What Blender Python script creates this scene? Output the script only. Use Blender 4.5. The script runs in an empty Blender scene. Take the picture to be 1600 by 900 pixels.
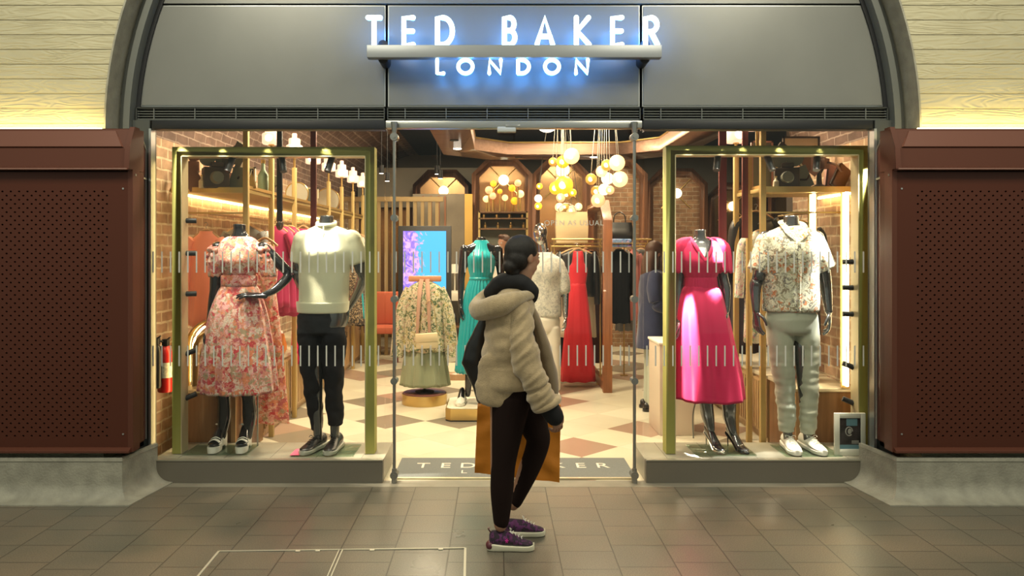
import bpy, bmesh, math, random
from mathutils import Vector, Matrix, noise
from math import sin, cos, pi, sqrt
sc = bpy.context.scene
COL = sc.collection
R_ = random.Random(11)
F = 1155.0
V = Vector
def S(y): return F / (y + 5.1)
def at(px, py, y): return V(((px - 775) / S(y), y, 1.6 - (py - 390) / S(y)))
def xz(px, py, y): p = at(px, py, y); return p.x, p.z

# ---------------------------------------------------------------- materials
MATS = {}
def _nt(name):
    m = bpy.data.materials.new(name); m.use_nodes = True
    nt = m.node_tree; b = nt.nodes['Principled BSDF']
    return m, nt, b
def N(nt, t, **kw):
    n = nt.nodes.new(t)
    for k, v in kw.items():
        if k in n.inputs: n.inputs[k].default_value = v
        else: setattr(n, k, v)
    return n
def coords(nt, scale=(1, 1, 1), rot=(0, 0, 0), loc=(0, 0, 0), world=False):
    if world:
        tc = nt.nodes.new('ShaderNodeNewGeometry'); out = tc.outputs['Position']
    else:
        tc = nt.nodes.new('ShaderNodeTexCoord'); out = tc.outputs['Object']
    mp = nt.nodes.new('ShaderNodeMapping')
    mp.inputs['Scale'].default_value = scale; mp.inputs['Rotation'].default_value = rot; mp.inputs['Location'].default_value = loc
    nt.links.new(out, mp.inputs['Vector']); return mp.outputs['Vector']
def ramp(nt, fac, stops, interp='LINEAR'):
    r = nt.nodes.new('ShaderNodeValToRGB'); r.color_ramp.interpolation = interp
    e = r.color_ramp.elements
    while len(e) < len(stops): e.new(0.5)
    for i, (p, c) in enumerate(stops):
        e[i].position = p; e[i].color = (c[0], c[1], c[2], 1)
    nt.links.new(fac, r.inputs['Fac']); return r.outputs['Color']
def M(name, col=(.5, .5, .5), rough=.5, metal=0., var=0., vs=8., bump=0., bs=60., stretch=(1, 1, 1), sheen=0., coat=0., emit=None, es=0., spec=.5, world=False):
    if name in MATS: return MATS[name]
    m, nt, b = _nt(name)
    b.inputs['Base Color'].default_value = (*col, 1); b.inputs['Roughness'].default_value = rough
    b.inputs['Metallic'].default_value = metal; b.inputs['Specular IOR Level'].default_value = spec
    b.inputs['Sheen Weight'].default_value = sheen; b.inputs['Coat Weight'].default_value = coat
    if emit: b.inputs['Emission Color'].default_value = (*emit, 1); b.inputs['Emission Strength'].default_value = es
    if var or bump:
        vec = coords(nt, stretch, world=world)
    if var:
        n = N(nt, 'ShaderNodeTexNoise', Scale=vs, Detail=5.); nt.links.new(vec, n.inputs['Vector'])
        lo = [c * (1 - var) for c in col]; hi = [min(1, c * (1 + var)) for c in col]
        nt.links.new(ramp(nt, n.outputs['Fac'], [(.3, lo), (.7, hi)]), b.inputs['Base Color'])
    if bump:
        n2 = N(nt, 'ShaderNodeTexNoise', Scale=bs, Detail=4.); nt.links.new(vec, n2.inputs['Vector'])
        bp = N(nt, 'ShaderNodeBump', Strength=bump, Distance=.01); nt.links.new(n2.outputs['Fac'], bp.inputs['Height'])
        nt.links.new(bp.outputs['Normal'], b.inputs['Normal'])
    MATS[name] = m; return m
def EM(name, col, s):
    if name in MATS: return MATS[name]
    m, nt, b = _nt(name)
    b.inputs['Base Color'].default_value = (*col, 1); b.inputs['Emission Color'].default_value = (*col, 1)
    b.inputs['Emission Strength'].default_value = s; MATS[name] = m; return m
def glass(name, tint=(1, 1, 1), fac=.06, rough=.0):
    if name in MATS: return MATS[name]
    m, nt, b = _nt(name); nt.nodes.remove(b)
    t = N(nt, 'ShaderNodeBsdfTransparent'); t.inputs['Color'].default_value = (*tint, 1)
    g = N(nt, 'ShaderNodeBsdfGlossy'); g.inputs['Roughness'].default_value = rough
    f = N(nt, 'ShaderNodeFresnel', IOR=1.45); mx = N(nt, 'ShaderNodeMixShader')
    mul = N(nt, 'ShaderNodeMath', operation='MULTIPLY'); mul.inputs[1].default_value = fac / .04
    mn = N(nt, 'ShaderNodeMath', operation='MINIMUM'); mn.inputs[1].default_value = .22
    nt.links.new(f.outputs[0], mul.inputs[0]); nt.links.new(mul.outputs[0], mn.inputs[0]); nt.links.new(mn.outputs[0], mx.inputs['Fac'])
    nt.links.new(t.outputs[0], mx.inputs[1]); nt.links.new(g.outputs[0], mx.inputs[2])
    nt.links.new(mx.outputs[0], nt.nodes['Material Output'].inputs['Surface']); MATS[name] = m; return m
def wood(name, c1, c2, rough=.45, axis=2, sc_=1.0, coat=.1):
    if name in MATS: return MATS[name]
    m, nt, b = _nt(name); s = [14 * sc_] * 3; s[axis] = 1.1 * sc_
    n = N(nt, 'ShaderNodeTexNoise', Scale=2.2, Detail=7., Distortion=.6); nt.links.new(coords(nt, s), n.inputs['Vector'])
    nt.links.new(ramp(nt, n.outputs['Fac'], [(.3, c1), (.72, c2)]), b.inputs['Base Color'])
    b.inputs['Roughness'].default_value = rough; b.inputs['Coat Weight'].default_value = coat
    bp = N(nt, 'ShaderNodeBump', Strength=.15, Distance=.004); nt.links.new(n.outputs['Fac'], bp.inputs['Height'])
    nt.links.new(bp.outputs['Normal'], b.inputs['Normal']); MATS[name] = m; return m
def pattern(name, ground, cols, scale=14., rough=.8, thr=.5, dist=1.2, sheen=.2):
    """cloth print: islands of several colours on a ground"""
    if name in MATS: return MATS[name]
    m, nt, b = _nt(name); vec = coords(nt)
    n1 = N(nt, 'ShaderNodeTexNoise', Scale=scale, Detail=4., Distortion=dist); nt.links.new(vec, n1.inputs['Vector'])
    nd = N(nt, 'ShaderNodeTexNoise', Scale=scale * 1.4, Detail=3.); nt.links.new(vec, nd.inputs['Vector'])
    ml = N(nt, 'ShaderNodeVectorMath', operation='MULTIPLY_ADD'); nt.links.new(nd.outputs['Color'], ml.inputs[0]); ml.inputs[1].default_value = (.14 * 14 / scale,) * 3; nt.links.new(vec, ml.inputs[2])
    n2 = N(nt, 'ShaderNodeTexVoronoi', Scale=scale * 1.5); nt.links.new(ml.outputs[0], n2.inputs['Vector'])
    sep = N(nt, 'ShaderNodeSeparateColor'); nt.links.new(n2.outputs['Color'], sep.inputs[0])
    k = len(cols); c = ramp(nt, sep.outputs[0], [(i / k, cols[i]) for i in range(k)], 'CONSTANT')
    f = ramp(nt, n1.outputs['Fac'], [(thr - .03, (0, 0, 0)), (thr + .03, (1, 1, 1))])
    mx = N(nt, 'ShaderNodeMix', data_type='RGBA'); nt.links.new(f, mx.inputs['Factor'])
    mx.inputs['A'].default_value = (*ground, 1) if False else mx.inputs['A'].default_value
    mx.inputs[6].default_value = (*ground, 1); nt.links.new(c, mx.inputs[7])
    n3 = N(nt, 'ShaderNodeTexNoise', Scale=scale * 3.2, Detail=3., Distortion=2.); nt.links.new(vec, n3.inputs['Vector'])
    g = ramp(nt, n3.outputs['Fac'], [(.35, (.62, .62, .62)), (.6, (1, 1, 1))])
    mu = N(nt, 'ShaderNodeMix', data_type='RGBA', blend_type='MULTIPLY'); mu.inputs['Factor'].default_value = .8
    nt.links.new(mx.outputs[2], mu.inputs[6]); nt.links.new(g, mu.inputs[7])
    nt.links.new(mu.outputs[2], b.inputs['Base Color']); b.inputs['Roughness'].default_value = rough; b.inputs['Sheen Weight'].default_value = sheen
    MATS[name] = m; return m
def brickmat(name, c1, c2, mortar, swap='x', bw=.23, rh=.075, rough=.85, world=True, bump=.6, msize=.006):
    if name in MATS: return MATS[name]
    m, nt, b = _nt(name)
    g = nt.nodes.new('ShaderNodeNewGeometry') if world else nt.nodes.new('ShaderNodeTexCoord')
    sp = N(nt, 'ShaderNodeSeparateXYZ'); nt.links.new(g.outputs['Position' if world else 'Object'], sp.inputs[0])
    cb = N(nt, 'ShaderNodeCombineXYZ')
    if swap == 'x': nt.links.new(sp.outputs[1], cb.inputs[0]); nt.links.new(sp.outputs[2], cb.inputs[1])
    elif swap == 'y': nt.links.new(sp.outputs[0], cb.inputs[0]); nt.links.new(sp.outputs[2], cb.inputs[1])
    elif swap == 'v': nt.links.new(sp.outputs[1], cb.inputs[0]); nt.links.new(sp.outputs[2], cb.inputs[1])
    else: nt.links.new(sp.outputs[1], cb.inputs[0]); nt.links.new(sp.outputs[0], cb.inputs[1])
    wb = N(nt, 'ShaderNodeTexNoise', Scale=11., Detail=3.); nt.links.new(cb.outputs[0], wb.inputs['Vector'])
    wa = N(nt, 'ShaderNodeVectorMath', operation='MULTIPLY_ADD'); nt.links.new(wb.outputs['Color'], wa.inputs[0]); wa.inputs[1].default_value = (.03, .022, 0); nt.links.new(cb.outputs[0], wa.inputs[2])
    br = N(nt, 'ShaderNodeTexBrick'); nt.links.new(wa.outputs[0], br.inputs['Vector'])
    br.inputs['Color1'].default_value = (*c1, 1); br.inputs['Color2'].default_value = (*c2, 1); br.inputs['Mortar'].default_value = (*mortar, 1)
    br.inputs['Scale'].default_value = 1.; br.inputs['Mortar Size'].default_value = msize; br.inputs['Mortar Smooth'].default_value = .2
    br.inputs['Brick Width'].default_value = bw; br.inputs['Row Height'].default_value = rh; br.inputs['Bias'].default_value = 0.
    n = N(nt, 'ShaderNodeTexNoise', Scale=9., Detail=6.); nt.links.new(cb.outputs[0], n.inputs['Vector'])
    mu = N(nt, 'ShaderNodeMix', data_type='RGBA', blend_type='MULTIPLY'); mu.inputs['Factor'].default_value = .7
    nt.links.new(br.outputs['Color'], mu.inputs[6]); nt.links.new(ramp(nt, n.outputs['Fac'], [(.3, (.5, .48, .46)), (.7, (1.2, 1.2, 1.2))]), mu.inputs[7])
    nt.links.new(mu.outputs[2], b.inputs['Base Color']); b.inputs['Roughness'].default_value = rough
    bp = N(nt, 'ShaderNodeBump', Strength=bump, Distance=.01, invert=True); nt.links.new(br.outputs['Fac'], bp.inputs['Height'])
    nt.links.new(bp.outputs['Normal'], b.inputs['Normal']); MATS[name] = m; return m

# ---------------------------------------------------------------- mesh builder
ORG = {}
def tag(o, label=None, cat=None, group=None, kind=None):
    if label: o['label'] = label
    if cat: o['category'] = cat
    if group: o['group'] = group
    if kind: o['kind'] = kind
    return o
def thing(name, label, cat, loc=(0, 0, 0), group=None):
    o = bpy.data.objects.new(name, None); COL.objects.link(o); o.location = loc; o.empty_display_size = .1
    ORG[o.name] = V(loc); return tag(o, label, cat, group)
def cr(pts, n):
    """Catmull-Rom through points (tuples of any length)"""
    if n <= 1 or len(pts) < 3: return [tuple(p) for p in pts]
    out = []; L = len(pts)
    for i in range(L - 1):
        p0, p1, p2, p3 = pts[max(i - 1, 0)], pts[i], pts[i + 1], pts[min(i + 2, L - 1)]
        for k in range(n):
            t = k / n
            out.append(tuple(.5 * ((2 * b) + (c - a) * t + (2 * a - 5 * b + 4 * c - d) * t * t + (3 * b - a - 3 * c + d) * t ** 3) for a, b, c, d in zip(p0, p1, p2, p3)))
    out.append(tuple(pts[-1])); return out
class MB:
    def __init__(s): s.v = []; s.f = []; s.fm = []; s.mi = 0
    def add(s, vs, fs):
        b = len(s.v); s.v += [V(x) for x in vs]; s.f += [tuple(b + i for i in f) for f in fs]; s.fm += [s.mi] * len(fs); return s
    def box(s, a, b, bev=0.):
        x0, x1 = sorted((a[0], b[0])); y0, y1 = sorted((a[1], b[1])); z0, z1 = sorted((a[2], b[2]))
        if bev <= 0:
            vs = [(x, y, z) for x in (x0, x1) for y in (y0, y1) for z in (z0, z1)]
            return s.add(vs, [(0, 1, 3, 2), (4, 6, 7, 5), (0, 4, 5, 1), (2, 3, 7, 6), (0, 2, 6, 4), (1, 5, 7, 3)])
        bm = bmesh.new(); bmesh.ops.create_cube(bm, size=1)
        for v in bm.verts: v.co = V(((x0 + x1) / 2 + v.co.x * (x1 - x0), (y0 + y1) / 2 + v.co.y * (y1 - y0), (z0 + z1) / 2 + v.co.z * (z1 - z0)))
        bmesh.ops.bevel(bm, geom=bm.edges[:], offset=min(bev, .49 * min(x1 - x0, y1 - y0, z1 - z0)), segments=2, affect='EDGES', profile=.5)
        return s.bm(bm)
    def bm(s, bm, mat=None):
        if mat is not None: bm.transform(mat)
        bm.verts.index_update(); s.add([v.co.copy() for v in bm.verts], [tuple(v.index for v in f.verts) for f in bm.faces]); bm.free(); return s
    def loft(s, rings, cap=True, closed=True):
        n = len(rings[0]); vs = [p for r in rings for p in r]; fs = []
        for i in range(len(rings) - 1):
            for j in range(n if closed else n - 1):
                k = (j + 1) % n; fs.append((i * n + j, i * n + k, (i + 1) * n + k, (i + 1) * n + j))
        if cap: fs += [tuple(range(n))[::-1], tuple((len(rings) - 1) * n + j for j in range(n))]
        return s.add(vs, fs)
    def tube(s, pts, rad, seg=10, sm=1, ref=(0, 0, 1), round_=False, cap=True):
        pts = [V(p) for p in pts]; n0 = len(pts)
        if not isinstance(rad, (list,)): rad = [rad] * n0
        rr = [(r, r) if not isinstance(r, tuple) else r for r in rad]
        if sm > 1:
            q = cr([(*p, *r) for p, r in zip(pts, rr)], sm); pts = [V(a[:3]) for a in q]; rr = [(max(a[3], .0005), max(a[4], .0005)) for a in q]
        L = len(pts); rings = []; ref = V(ref); pu = None
        for i in range(L):
            t = (pts[min(i + 1, L - 1)] - pts[max(i - 1, 0)]).normalized()
            r = ref if abs(t.dot(ref)) < .95 else V((1, 0, 0)) if abs(t.x) < .9 else V((0, 1, 0))
            u = r.cross(t).normalized()
            if pu is not None and abs(t.dot(ref)) >= .9:
                u = (pu - t * pu.dot(t)).normalized()
            pu = u; w = t.cross(u).normalized()
            rings.append((pts[i], u, w, rr[i], t))
        out = []
        def ring(p, u, w, a, b): return [p + u * (a * cos(2 * pi * k / seg)) + w * (b * sin(2 * pi * k / seg)) for k in range(seg)]
        if round_:
            p, u, w, (a, b), t = rings[0]; m = min(a, b)
            for q in (.15, .5, .85): out.append(ring(p - t * m * sqrt(1 - q * q), u, w, a * q, b * q))
        for p, u, w, (a, b), t in rings: out.append(ring(p, u, w, a, b))
        if round_:
            p, u, w, (a, b), t = rings[-1]; m = min(a, b)
            for q in (.85, .5, .15): out.append(ring(p + t * m * sqrt(1 - q * q), u, w, a * q, b * q))
        return s.loft(out, cap)
    def cyl(s, a, b, r, seg=24, r2=None): return s.tube([a, b], [r, r if r2 is None else r2], seg)
    def ball(s, c, r, seg=20, rings=12):
        r = (r, r, r) if not isinstance(r, tuple) else r; c = V(c); vs = []
        rg = [[c + V((r[0] * sin(pi * (i + .02) / (rings + .04)) * cos(2 * pi * j / seg), r[1] * sin(pi * (i + .02) / (rings + .04)) * sin(2 * pi * j / seg), r[2] * cos(pi * i / rings))) for j in range(seg)] for i in range(rings + 1)]
        return s.loft(rg)
    def lathe(s, prof, c=(0, 0, 0), seg=32, cap=True):
        c = V(c); return s.loft([[c + V((r * cos(2 * pi * j / seg), r * sin(2 * pi * j / seg), z)) for j in range(seg)] for r, z in prof], cap)
    def prism(s, poly, y0, y1, axis='y'):
        """poly = list of (x,z) extruded along y (or (y,z) along x, (x,y) along z)"""
        def P(a, b, t): return {'y': (a, t, b), 'x': (t, a, b), 'z': (a, b, t)}[axis]
        n = len(poly); vs = [P(a, b, y0) for a, b in poly] + [P(a, b, y1) for a, b in poly]
        fs = [tuple(range(n)), tuple(range(n, 2 * n))[::-1]] + [(i, i + n, (i + 1) % n + n, (i + 1) % n) for i in range(n)]
        return s.add(vs, fs)
    def xf(s, mat, start=0):
        for i in range(start, len(s.v)): s.v[i] = mat @ s.v[i]
        return s
    def mesh(s, name, mats, smooth=True, ang=40, off=V((0, 0, 0))):
        me = bpy.data.meshes.new(name); me.from_pydata([tuple(v - off) for v in s.v], [], s.f)
        for m in (mats if isinstance(mats, (list, tuple)) else [mats]): me.materials.append(m)
        for p, k in zip(me.polygons, s.fm): p.material_index = k
        bm = bmesh.new(); bm.from_mesh(me); bmesh.ops.remove_doubles(bm, verts=bm.verts[:], dist=1e-5); bmesh.ops.recalc_face_normals(bm, faces=bm.faces[:])
        ca = math.radians(ang)
        for e in bm.edges:
            if len(e.link_faces) == 2 and e.calc_face_angle(0) > ca: e.smooth = False
        for f in bm.faces: f.smooth = smooth
        bm.to_mesh(me); bm.free(); return me
    def build(s, name, mats, parent=None, label=None, smooth=True, ang=40, solid=0., org=None):
        if parent is not None: off = ORG[parent.name]
        elif org is not None: off = V(org)
        else:
            xs = [v.x for v in s.v]; ys = [v.y for v in s.v]; zs = [v.z for v in s.v]
            off = V(((min(xs) + max(xs)) / 2, (min(ys) + max(ys)) / 2, min(zs)))
        me = s.mesh(name, mats, smooth, ang, off); o = bpy.data.objects.new(name, me); COL.objects.link(o)
        if parent is not None: o.parent = parent
        else: o.location = off
        ORG[o.name] = off
        if label: o['label'] = label
        if solid:
            md = o.modifiers.new('solid', 'SOLIDIFY'); md.thickness = solid; md.offset = 0
        return o
    def fuse(s, name, mat, parent=None, voxel=.007, sm=3, disp=None, extra=None, label=None, org=None, smf=.5):
        """voxel-fuse the closed pieces into one continuous skin, smooth it, then push it about with noise"""
        me = s.mesh('tmp', mat); o = bpy.data.objects.new('tmp', me); COL.objects.link(o)
        r = o.modifiers.new('r', 'REMESH'); r.mode = 'VOXEL'; r.voxel_size = voxel; r.use_smooth_shade = True
        if sm:
            q = o.modifiers.new('s', 'SMOOTH'); q.iterations = sm; q.factor = smf
        dg = bpy.context.evaluated_depsgraph_get(); ev = o.evaluated_get(dg)
        m2 = bpy.data.meshes.new_from_object(ev); bpy.data.objects.remove(o); bpy.data.meshes.remove(me)
        out = MB(); cs = [v.co.copy() for v in m2.vertices]
        if disp:
            ns = [v.normal.copy() for v in m2.vertices]
            cs = [c + n * disp(c) for c, n in zip(cs, ns)]
        out.v = cs; out.f = [tuple(p.vertices) for p in m2.polygons]; out.fm = [0] * len(out.f); bpy.data.meshes.remove(m2)
        if extra: out.add(extra.v, extra.f)
        return out.build(name, mat, parent, label=label, ang=75, org=org)
def kids(o): return [c for c in list(bpy.data.objects) if c.parent == o]
def dup(root, loc, label=None, rz=None, group=None):
    def cp(o, par):
        c = o.copy(); COL.objects.link(c); c.parent = par; ORG[c.name] = V(loc)
        for k in KID.get(o.name, []): cp(k, c)
        return c
    KID = {}
    for o in bpy.data.objects:
        if o.parent: KID.setdefault(o.parent.name, []).append(o)
    r = cp(root, None); r.location = loc
    if label: r['label'] = label
    if rz is not None: r.rotation_euler.z = rz
    if group: r['group'] = group
    return r
def nz(p, s, seed=0.): return noise.noise(V((p[0] * s[0] + seed, p[1] * s[1] + seed * .7, p[2] * s[2] - seed)))
def text(s, size, mat, name='lettering', parent=None, mtx=None, ext=.001, align='CENTER', spacing=1., label=None):
    cu = bpy.data.curves.new('t', 'FONT'); cu.body = s; cu.size = size; cu.extrude = ext; cu.align_x = align; cu.space_character = spacing
    o = bpy.data.objects.new('t', cu); COL.objects.link(o); dg = bpy.context.evaluated_depsgraph_get()
    me = bpy.data.meshes.new_from_object(o.evaluated_get(dg)); bpy.data.objects.remove(o)
    b = MB(); b.v = [mtx @ v.co for v in me.vertices]; b.f = [tuple(p.vertices) for p in me.polygons]; b.fm = [0] * len(b.f)
    return b.build(name, mat, parent, smooth=False, label=label)
# ================================================================ EXTERIOR
AX, AZ, RI, RO = .11, 2.395, 2.604, 2.71
def concrete():
    m, nt, b = _nt('board_marked_concrete')
    g = nt.nodes.new('ShaderNodeNewGeometry'); sp = N(nt, 'ShaderNodeSeparateXYZ'); nt.links.new(g.outputs['Position'], sp.inputs[0])
    # board index -> random offset for the grain
    dv = N(nt, 'ShaderNodeMath', operation='DIVIDE'); nt.links.new(sp.outputs[2], dv.inputs[0]); dv.inputs[1].default_value = .0975
    fl = N(nt, 'ShaderNodeMath', operation='FLOOR'); nt.links.new(dv.outputs[0], fl.inputs[0])
    fr = N(nt, 'ShaderNodeMath', operation='FRACT'); nt.links.new(dv.outputs[0], fr.inputs[0])
    wn = N(nt, 'ShaderNodeTexWhiteNoise', noise_dimensions='1D'); nt.links.new(fl.outputs[0], wn.inputs['W'])
    ad = N(nt, 'ShaderNodeMath', operation='MULTIPLY_ADD'); nt.links.new(wn.outputs['Value'], ad.inputs[0]); ad.inputs[1].default_value = 40.; nt.links.new(sp.outputs[0], ad.inputs[2])
    cb = N(nt, 'ShaderNodeCombineXYZ'); nt.links.new(ad.outputs[0], cb.inputs[0]); nt.links.new(sp.outputs[2], cb.inputs[2])
    mp = nt.nodes.new('ShaderNodeMapping'); mp.inputs['Scale'].default_value = (2.2, 1, 11.); nt.links.new(cb.outputs[0], mp.inputs['Vector'])
    n = N(nt, 'ShaderNodeTexNoise', Scale=.9, Detail=2., Distortion=.4); nt.links.new(mp.outputs[0], n.inputs['Vector'])
    mm = N(nt, 'ShaderNodeMath', operation='MULTIPLY'); nt.links.new(n.outputs['Fac'], mm.inputs[0]); mm.inputs[1].default_value = 75.
    sn = N(nt, 'ShaderNodeMath', operation='SINE'); nt.links.new(mm.outputs[0], sn.inputs[0])
    # joints
    j = ramp(nt, fr.outputs[0], [(0, (0, 0, 0)), (.05, (1, 1, 1)), (.96, (1, 1, 1)), (1, (.2, .2, .2))])
    m1 = N(nt, 'ShaderNodeMath', operation='MULTIPLY_ADD'); nt.links.new(sn.outputs[0], m1.inputs[0]); m1.inputs[1].default_value = .17; nt.links.new(j, m1.inputs[2])
    bp = N(nt, 'ShaderNodeBump', Strength=.9, Distance=.009); nt.links.new(m1.outputs[0], bp.inputs['Height']); nt.links.new(bp.outputs['Normal'], b.inputs['Normal'])
    n2 = N(nt, 'ShaderNodeTexNoise', Scale=2.5, Detail=6.); nt.links.new(cb.outputs[0], n2.inputs['Vector'])
    c = ramp(nt, n2.outputs['Fac'], [(.3, (.45, .41, .28)), (.7, (.54, .50, .35))])
    mu = N(nt, 'ShaderNodeMix', data_type='RGBA', blend_type='MULTIPLY'); mu.inputs['Factor'].default_value = .3; nt.links.new(c, mu.inputs[6]); nt.links.new(j, mu.inputs[7])
    nt.links.new(mu.outputs[2], b.inputs['Base Color']); b.inputs['Roughness'].default_value = .85
    return m
CONC = concrete()
RAW = M('smooth_concrete', (.31, .295, .24), .5, var=.18, vs=11, bump=.35, bs=70, world=True)
METAL = M('grey_painted_metal', (.085, .09, .085), .38, .3)
METAL2 = M('grey_painted_metal_light', (.16, .168, .158), .4, .2)
FASC = M('grey_fascia_panel', (.205, .207, .195), .32, .15, var=.06, vs=2, bump=.03, bs=500, world=True)
EDGE = M('silver_edge', (.55, .56, .55), .3, .9)
BLACKM = M('black_metal', (.01, .011, .014), .5)
BROWN = M('brown_powder_coat', (.078, .021, .011), .45, 0, spec=.28, bump=.03, bs=400)
BROWN2 = M('brown_hood_coat', (.10, .033, .020), .45, 0, spec=.3, bump=.03, bs=400)
HOLE = M('dark_cabinet_inside', (.006, .004, .004), .9)
STEEL = M('brushed_steel', (.32, .32, .30), .35, .9)
PLIN = M('grey_metal_plinth', (.165, .148, .118), .5, .2, var=.05, vs=300)

# pavement: granite slabs in columns running towards the shop
def pave():
    m, nt, b = _nt('granite_paving')
    g = nt.nodes.new('ShaderNodeNewGeometry'); sp = N(nt, 'ShaderNodeSeparateXYZ'); nt.links.new(g.outputs['Position'], sp.inputs[0])
    cb = N(nt, 'ShaderNodeCombineXYZ'); nt.links.new(sp.outputs[1], cb.inputs[0])
    off = N(nt, 'ShaderNodeMath', operation='ADD'); nt.links.new(sp.outputs[0], off.inputs[0]); off.inputs[1].default_value = 4.02; nt.links.new(off.outputs[0], cb.inputs[1])
    br = N(nt, 'ShaderNodeTexBrick'); nt.links.new(cb.outputs[0], br.inputs['Vector'])
    br.offset = .37; br.offset_frequency = 3; br.squash = 1.25; br.squash_frequency = 4
    br.inputs['Color1'].default_value = (.142, .124, .096, 1); br.inputs['Color2'].default_value = (.118, .112, .092, 1); br.inputs['Mortar'].default_value = (.055, .05, .04, 1)
    for k, v in (('Scale', 1.), ('Mortar Size', .0036), ('Mortar Smooth', .3), ('Brick Width', .22), ('Row Height', .29), ('Bias', -.1)): br.inputs[k].default_value = v
    n = N(nt, 'ShaderNodeTexNoise', Scale=1.6, Detail=5.); nt.links.new(g.outputs['Position'], n.inputs['Vector'])
    n3 = N(nt, 'ShaderNodeTexNoise', Scale=160., Detail=2.); nt.links.new(g.outputs['Position'], n3.inputs['Vector'])
    mu = N(nt, 'ShaderNodeMix', data_type='RGBA', blend_type='MULTIPLY'); mu.inputs['Factor'].default_value = .8
    nt.links.new(br.outputs['Color'], mu.inputs[6]); nt.links.new(ramp(nt, n.outputs['Fac'], [(.35, (.78, .84, .82)), (.65, (1.28, 1.14, 1.04))]), mu.inputs[7])
    m3 = N(nt, 'ShaderNodeMix', data_type='RGBA', blend_type='MULTIPLY'); m3.inputs['Factor'].default_value = .6
    nt.links.new(mu.outputs[2], m3.inputs[6]); nt.links.new(ramp(nt, n3.outputs['Fac'], [(.3, (.5, .5, .5)), (.7, (1.5, 1.5, 1.5))]), m3.inputs[7])
    nt.links.new(m3.outputs[2], b.inputs['Base Color'])
    nt.links.new(ramp(nt, n.outputs['Fac'], [(.3, (.26, .26, .26)), (.7, (.42, .42, .42))]), b.inputs['Roughness'])
    bp = N(nt, 'ShaderNodeBump', Strength=.5, Distance=.004, invert=True); nt.links.new(br.outputs['Fac'], bp.inputs['Height']); nt.links.new(bp.outputs['Normal'], b.inputs['Normal'])
    return m
b = MB(); b.box((-9, -9, -.3), (9, -.12, 0)); tag(b.build('floor', pave(), org=(0, 0, 0)), kind='structure')
b = MB(); b.box((-2.7, -.12, -.3), (2.9, .02, .001)); tag(b.build('trim_9', M('pale_kerb_stone', (.2, .185, .145), .45, var=.15, vs=6, world=True), org=(0, 0, 0)), kind='structure')

# concrete walls with the arch cut out
def arcpts(R, a0, a1, n=40): return [(AX + R * cos(a0 + (a1 - a0) * i / n), AZ + R * sin(a0 + (a1 - a0) * i / n)) for i in range(n + 1)]
top = 5.6
aL = arcpts(RO, pi / 2, pi, 48); aR = arcpts(RO, pi / 2, 0, 48)
polyL = [(AX, top), (-9, top), (-9, 0), (AX - RO, 0)] + aL[::-1]
polyR = [(AX, top), (9, top), (9, 0), (AX + RO, 0)] + aR[::-1]
b = MB(); b.prism(polyL, -.2, .35); tag(b.build('wall_left', CONC, org=(0, 0, 0), ang=30), kind='structure')
b = MB(); b.prism(polyR, -.2, .35); tag(b.build('wall_right', CONC, org=(0, 0, 0), ang=30), kind='structure')
# smooth concrete reveal lining the arch
b = MB()
for a, c in ((RO - .012, RO),):
    o_, i_ = arcpts(c, 0, pi, 96), arcpts(a, 0, pi, 96)
    b.loft([[(p[0], -.203, p[1]), (q[0], -.203, q[1]), (q[0], .06, q[1]), (p[0], .06, p[1])] for p, q in zip(o_, i_)])
tag(b.build('trim_1', RAW, org=(0, 0, 0), ang=30), kind='structure')
# arched metal frame in two steps
b = MB()
def band(b, r0, r1, y0, y1):
    o_, i_ = arcpts(r1, 0, pi, 96), arcpts(r0, 0, pi, 96)
    b.loft([[(p[0], y0, p[1]), (q[0], y0, q[1]), (q[0], y1, q[1]), (p[0], y1, p[1])] for p, q in zip(o_, i_)])
band(b, 2.655, 2.70, -.02, .08)
tag(b.build('trim_2', METAL, org=(0, 0, 0), ang=30), kind='structure')
b = MB(); band(b, 2.612, 2.655, -.06, .08); tag(b.build('trim_3', METAL2, org=(0, 0, 0), ang=30), kind='structure')
b = MB(); band(b, 2.585, 2.612, .02, .08); tag(b.build('trim_4', BLACKM, org=(0, 0, 0), ang=30), kind='structure')

# fascia panels
def clip_arch(x0, x1, z0, z1, R, n=40):
    def zt(x): return min(z1, AZ + sqrt(max(R * R - (x - AX) ** 2, 0)))
    def xr(z): return sqrt(max(R * R - (z - AZ) ** 2, 0))
    pts = []
    if abs(x0 - AX) > abs(x1 - AX):  # left side clipped
        xa = max(x0, AX - xr(z0)); lo = AX - xr(z1)
        pts.append((xa, z0))
        if lo > x0:
            for i in range(1, n): z = z0 + (z1 - z0) * i / n; pts.append((max(x0, AX - xr(z)), z))
            pts.append((max(x0, lo), z1))
        else: pts.append((x0, z1))
        pts += [(x1, z1), (x1, z0)]
    else:
        pts = [(x0, z0), (x0, z1)]
        hi = AX + xr(z1); xa = min(x1, hi); pts.append((xa, z1))
        for i in range(1, n): z = z1 + (z0 - z1) * i / n; pts.append((min(x1, AX + xr(z)), z))
        pts.append((min(x1, AX + xr(z0)), z0))
    return pts
X = lambda px: (px - 775) / 226.5
Z = lambda py: 1.6 - (py - 390) / 226.5
zf0, zf1 = Z(165), Z(6)
names = {'l': 'left', 'c': 'middle', 'r': 'right'}
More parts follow.
